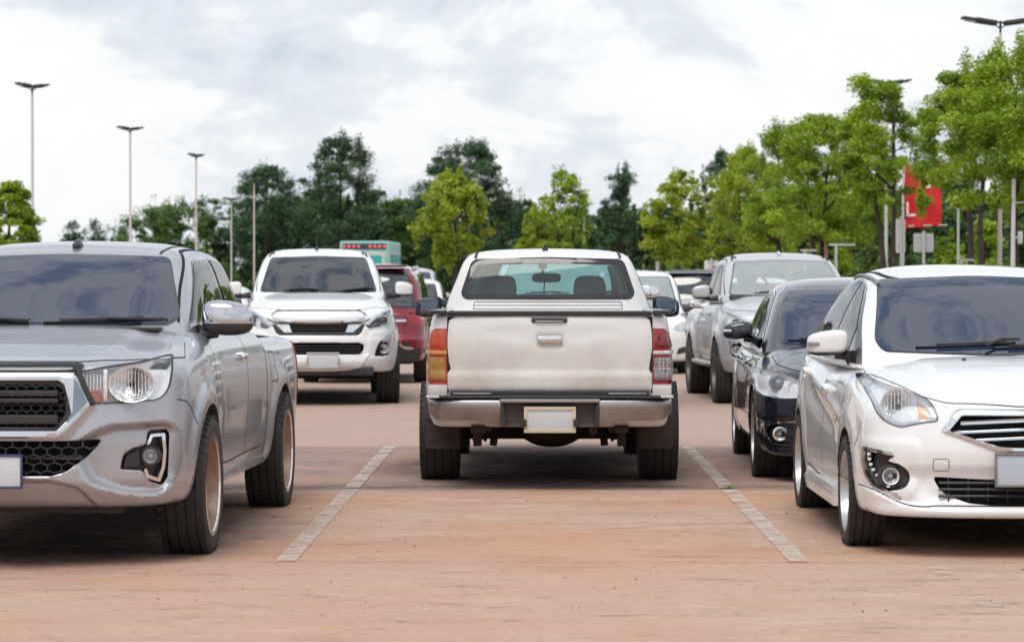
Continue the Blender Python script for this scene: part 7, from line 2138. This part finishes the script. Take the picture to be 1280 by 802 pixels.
# ------------------------------------------------------------------ plain builders for the cars further back
def build_far_car(label, cat, paint, kind='hatch', back=False, group='cars parked further back', H=1.5, Wd=.86, L=4.3, glassm=None, roofm=None, name=None, gz=None, rails=False, lampm=None, mirm=None, cladding=False):
    """kind hatch/suv/sedan; the face at y=0 is the front, or the rear when back=True"""
    r = root(name or {'suv': 'suv', 'hatch': 'hatchback', 'sedan': 'sedan'}[kind], label, cat, group=group)
    glassm = glassm or M['tint']
    belt = H * .60; cw = 1.0 if not back else 0.0
    zc_ = belt - (.14 if not back else 0.0)
    cl = .30 if kind == 'suv' else .20
    if not back:
        yf = [(cl - .05, .06), (cl + .05, .01), (zc_ * .65, .0), (zc_ * .85, .04), (zc_, .14), (zc_ + .2, .7)]
        bow = [(0, 0), (.3, .03), (.55, .10), (.75, .22), (Wd, .42), (Wd + .1, .6)]
        zt = [(0, zc_ - .03), (.3, zc_ + .04), (.9, belt - .01), (1.3, belt + .01), (L - 1.0, belt + .03), (L, belt)]
    else:
        yf = [(cl - .05, .05), (cl + .05, .0), (belt * .6, -.02), (belt * .66, .04), (belt, .07), (belt + .2, .1)]
        bow = [(0, 0), (.5, .02), (.75, .07), (Wd, .22), (Wd + .1, .35)]
        zt = [(0, belt), (L - 1.5, belt), (L - 1.0, belt - .05), (L - .2, belt - .2), (L, belt - .3)]
    wy_ = .9 if not back else L - .9
    fa, ra = (.85, L - .85) if not back else (.85, L - .9)
    wr = .36 if kind == 'suv' else .31
    body = lower_shell(wy=[(0, Wd - .04), (.9, Wd), (L - 1, Wd), (L, Wd - .05)],
                       wz=[(cl, .05), (cl + .15, .01), (belt * .72, .0), (belt * .88, .02), (belt, .06), (belt + .1, .12)],
                       yf=yf, bow=bow, yr=[(.2, L - .02), (.6, L), (1.1, L - .04)], bowr=[(0, 0), (.5, .04), (Wd, .2)], zt=zt,
                       crown=[(0, 0), (.5, .01), (.7, .04), (Wd, .10)], zb=cl, arches=[(fa, wr, wr + .05, .015), (ra, wr, wr + .05, .015)],
                       k=(.07, .06, .05, .05), L=L, U=Wd, H=belt - cl + .03, dens_=(.04, .06, .04), fine=.3)
    bo = link('body', body.mesh('body', [paint, M['dark']]), r)
    cut = MB(); arch_cut(cut, fa, wr, wr + .045, W=Wd + .15); arch_cut(cut, ra, wr, wr + .045, W=Wd + .15)
    boolean(bo, cut, M['dark'])
    z0 = belt - .06; z1 = H
    Wc = [(z0, Wd - .03), (belt, Wd - .06), ((belt + H) / 2, Wd - .12), (H - .08, Wd - .21), (H + .02, Wd - .3)]
    if not back:
        ys = [(z0, .82), (belt, 1.0), (H - .10, 1.75), (H - .02, 2.0), (H + .05, 2.3)]
        if kind == 'sedan': yr = [(z0, L - .6), (belt, L - .75), (H - .1, L - 1.45), (H, L - 1.7)]
        else: yr = [(z0, L - .10), (belt, L - .15), (H - .1, L - .5), (H, L - .7)]
    else:
        if kind == 'sedan': ys = [(z0, .6), (belt, .8), (H - .1, 1.45), (H, 1.8)]
        else: ys = [(z0, .04), (belt, .10), (H - .12, .38), (H - .03, .55), (H + .03, .9)]
        yr = [(z0, L - .82), (belt, L - 1.0), (H - .1, L - 1.75), (H, L - 2.0)]
    m_ = L / 2
    cab = cab_shell(Wc, ys=ys, bow=[(0, 0), (.4, .03), (.65, .09), (Wd, .26)], yr=yr, bowr=[(0, 0), (.4, .03), (Wd, .2)],
                    roof=[(0, H - .12), (m_ - .9, H - .03), (m_, H), (m_ + 1.0, H - .03), (L, H - .14)], crown=[(0, 0), (.4, .012), (.65, .05)], z0=z0, H=H - z0, L=L - 1.6, d=.05, k=(.08, .06, .06))
    link('cab', cab.mesh('cab', [roofm or paint]), r)
    wb, wt = Wd - .17, Wd - .29
    zb_, zt_ = belt + .025, H - .115
    if back and kind == 'suv': zb_ = belt + .04
    WS = rpoly([(-wb, zb_), (wb, zb_), (wt, zt_), (-wt, zt_)], .05)
    nm = 'rear_window' if back else 'windshield'
    g = patch(cab, WS, 'front', .003, .012, step=.06, name=nm, material=M['gloss'], parent=r)
    patch(cab, [(p[0] * .965, (zb_ + zt_) / 2 + (p[1] - (zb_ + zt_) / 2) * .93) for p in WS], 'front', .006, .006, step=.06, name='window_glass', material=glassm, parent=g)
    mid = L * .5
    for sx, ax_ in ((1, 'right'), (-1, 'left')):
        near = sx * 1.05
        y0 = 1.30 if not back else (.55 if kind != 'sedan' else 1.2)
        y1 = (L - .65 if kind != 'sedan' else L - 1.2) if not back else L - 1.35
        fA = .55 if not back else .30; fB = .35 if not back else .55
        A_ = rpoly([(y0, belt + .03), (y0 + fA, H - .16), (mid - .05, H - .13), (mid - .05, belt + .03)], .03)
        B_ = rpoly([(mid + .03, belt + .03), (mid + .03, H - .13), (y1 - fB, H - .16), (y1, belt + .03)], .03)
        for wp in (A_, B_):
            a = patch(cab, wp, ax_, .003, .012, step=.06, name='side_window', material=M['gloss'], parent=r, near=near)
            cx = sum(p[0] for p in wp) / len(wp); cz = sum(p[1] for p in wp) / len(wp)
            patch(cab, [(cx + (p[0] - cx) * .93, cz + (p[1] - cz) * .88) for p in wp], ax_, .006, .006, step=.06, name='window_glass', material=M['side'], parent=a, near=near)
        my = 1.38 if not back else L - 1.45
        mirror_unit(r, sx, (sx * (Wd + .11), my, belt + .10), (.20, .14, .14), mirm or paint, lower=M['black'], facing=-1 if not back else 1, arm_to=(sx * (Wd - .08), my, belt + .02), drop=.2, pw=3.6)
        sg = lambda P: P if sx > 0 else mir(P)
        if not back:
            HL = rpoly([(Wd - .36, zc_ - .16), (Wd - .30, zc_ - .08), (Wd - .03, zc_ - .01), (Wd - .02, zc_ - .14), (Wd - .1, zc_ - .20)], .03)
            patch(body, sg(HL), 'front', .006, .02, step=.04, name='headlight', material=lampm or mat('far_headlight', (.62, .66, .70), .12, metal=.6, coat=1), parent=r)
            patch(body, sg(rpoly([(Wd - .3, cl + .12), (Wd - .08, cl + .16), (Wd - .1, cl + .26), (Wd - .26, cl + .22)], .02)), 'front', .004, .02, step=.04, name='fog_surround', material=M['black'], parent=r)
        else:
            TLm = lampm or M['redlens']
            patch(body, sg(rpoly([(Wd - .30, belt * .84), (Wd - .28, belt * .93), (Wd - .02, belt * .95), (Wd - .01, belt * .84), (Wd - .1, belt * .78)], .02)), 'front', .008, .03, step=.04, name='tail_light', material=TLm, parent=r)
        if rails:
            mb = MB(); mb.tube(on(cab, smooth_path([(sx * (Wd - .26), .95), (sx * (Wd - .25), mid), (sx * (Wd - .26), L - 2.3)]), 'top', .03, near=2.5, step=.15), .018, n=6); mb.build('roof_rail', M['alloy'], r)
        yy = (mid - .35, mid + .75)
        for y_ in yy:
            p = body.project(np.array([[y_, belt - .10]]), ax_, near=near + sx * .1)[0]
            V, F = blob((.03, .18, .035), 3, 5); mb = MB(); mb.add(place(V, (p[0] + sx * .02, y_, belt - .10)), F); mb.build('door_handle', M['chrome'] if kind == 'suv' else paint, r, deg=50)
    gap = MB()
    for ax_, near in (('right', 1.15), ('left', -1.15)):
        for y_ in (mid - 1.0, mid, mid + .95): strip(body, [(y_, belt - .02), (y_, cl + .12)], ax_, .009, .001, join=gap, near=near)
    gap.build('panel_gap', M['dark'], r)
    if not back:
        patch(body, rpoly([(-.42, zc_ - .10), (.42, zc_ - .10), (.36, zc_ - .25), (-.36, zc_ - .25)], .03), 'front', .004, .02, step=.05, name='grille', material=M['gloss'], parent=r)
        patch(body, rpoly([(-.5, cl + .24), (.5, cl + .24), (.42, cl + .08), (-.42, cl + .08)], .03), 'front', .004, .02, step=.05, name='lower_grille', material=M['black'], parent=r)
        plate(r, 0, -.03, zc_ - .32)
        wiper(r, cab, [(-.5, zb_ + .02), (0, zb_ + .015)]); 
    else:
        plate(r, 0, .02, belt * .70)
        if kind == 'suv':
            patch(body, rpoly([(-.62, belt * .875), (.62, belt * .875), (.62, belt * .845), (-.62, belt * .845)], .008), 'front', .016, .02, step=.05, name='chrome_bar', material=M['chrome'], parent=r)
            mb = MB(); V, F = blob((1.25, .26, .04), 6, 8); mb.add(place(V, (0, .50, H - .055)), F); mb.build('roof_spoiler', paint, r, deg=50)
            patch(body, rpoly([(-(Wd - .08), cl + .22), (Wd - .08, cl + .22), (Wd - .12, cl + .02), (-(Wd - .12), cl + .02)], .03), 'front', .006, .03, step=.05, name='lower_bumper', material=M['black'], parent=r)
            for s in (1, -1):
                q = rpoly([(.46, .60), (.62, .60), (.74, .50), (.62, .50)], .01)
                patch(body, q if s > 0 else mir(q), 'front', .012, .02, step=.04, name='bumper_trim', material=M['chrome'], parent=r)
    mb = MB(); mb.box((0, L / 2, cl + .05), (Wd * 1.5, L - .5, .14)); mb.build('underbody', M['steel'], r)
    for sx in (1, -1):
        for y_ in (fa, ra): wheel(r, sx * (Wd - .11), y_, wr, .22, wr - .11, sx, M['alloy'], kind='alloy', spokes=5, dish=.03, fine=False)
    return r, cab

def copy_tree(o, parent=None):
    c = o.copy(); C.objects.link(c); c.parent = parent
    for ch in list(o.children): copy_tree(ch, c)
    return c
# ------------------------------------------------------------------ the place
build_ground()
build_furniture()
build_teal_truck()
build_trees()

# ------------------------------------------------------------------ the vehicles
build_revo()
build_old_pickup()
build_white_sedan()

dm, _cab = build_tall_pickup(M['white2'], 'tall white pickup facing the camera beside the lamp posts, chrome bar above its grille', M['tint'], M['side'])
antenna(dm, (-.02, 2.25, 1.88), .22, shell=_cab)
r2, cab2 = build_tall_pickup(M['silver2'], 'tall pale silver pickup with a clear windshield facing the camera behind the dark blue sedan', glass('clear_windshield', (.75, .88, .86), .45, 1.7, dark=(.52, .58, .59)), M['side'], see=True)
antenna(r2, (0, 2.2, 1.88), 'fin', M['silver2'], shell=cab2)
r3 = copy_tree(r2)
r3['label'] = 'pickup parked nose to nose beyond the middle one, its chrome mirror showing beside the cab'
for ch in r3.children:
    if ch.name.startswith('side_mirror'):
        for c in ch.children:
            if c.name.startswith('mirror_cap'):
                c.data = c.data.copy(); c.data.materials[0] = M['chrome']
dm.location = (-2.52, 32.0, 0); dm.rotation_euler = (0, 0, R(4.6))
r2.location = (3.18, 32.0, 0); r2.rotation_euler = (0, 0, R(2.4)); r2.scale = (.99, 1, .972)
r3.location = (.33, 30.6, 0); r3.scale = (1, 1, .97)
ds = build_dark_sedan()
ds.location = (2.49, 19.0, 0); ds.rotation_euler = (0, 0, R(-1.4))

o, c = build_far_car('dark red SUV seen from behind, half hidden by the tall white pickup', 'SUV', M['red'], 'suv', True, H=1.77, Wd=.93, L=4.7, rails=True, roofm=None); o.location = (-2.47, 39.5, 0)
o, c = build_far_car('white hatchback behind the red SUV, sloping windshield', 'car', M['white'], 'hatch', False, H=1.60, Wd=.86, L=4.2); o.location = (-2.48, 51.5, 0)
o, c = build_far_car('silver SUV farthest back in the column of the red SUV', 'SUV', M['silver2'], 'suv', False, H=1.88, Wd=.90, L=4.6); o.location = (-2.95, 60, 0)
o, c = build_far_car('white SUV glimpsed between the silver pickup and the tall white pickup', 'SUV', M['white'], 'suv', False, H=1.80, Wd=.90, L=4.6); o.location = (-4.98, 33.8, 0)
o, c = build_far_car('white sedan with a red tail lamp glimpsed under the white pickup mirror', 'car', M['white'], 'sedan', True, H=1.46, Wd=.86, L=4.3); o.location = (-5.2, 41.5, 0)
o, c = build_far_car('white SUV behind the silver pickup, only its roof edge showing at the left', 'SUV', M['white'], 'suv', True, H=1.84, Wd=.92, L=4.7, rails=True); o.location = (-5.25, 18.9, 0)
o, c = build_far_car('white crossover facing the camera just right of the middle pickup', 'car', M['white'], 'hatch', False, H=1.70, Wd=.90, L=4.4, glassm=glass('clear_windshield'), mirm=M['chrome']); o.location = (1.72, 43.8, 0); o.rotation_euler = (0, 0, R(1.5))
o, c = build_far_car('dark grey blue SUV seen from behind, far back right of the middle pickup', 'SUV', M['grey'], 'suv', True, H=1.83, Wd=.92, L=4.7, rails=True); o.location = (3.62, 60, 0)
o, c = build_far_car('white compact car in front of the dark grey SUV behind the silver pickup', 'car', M['white'], 'hatch', False, H=1.60, Wd=.84, L=4.0); o.location = (4.05, 47.5, 0)
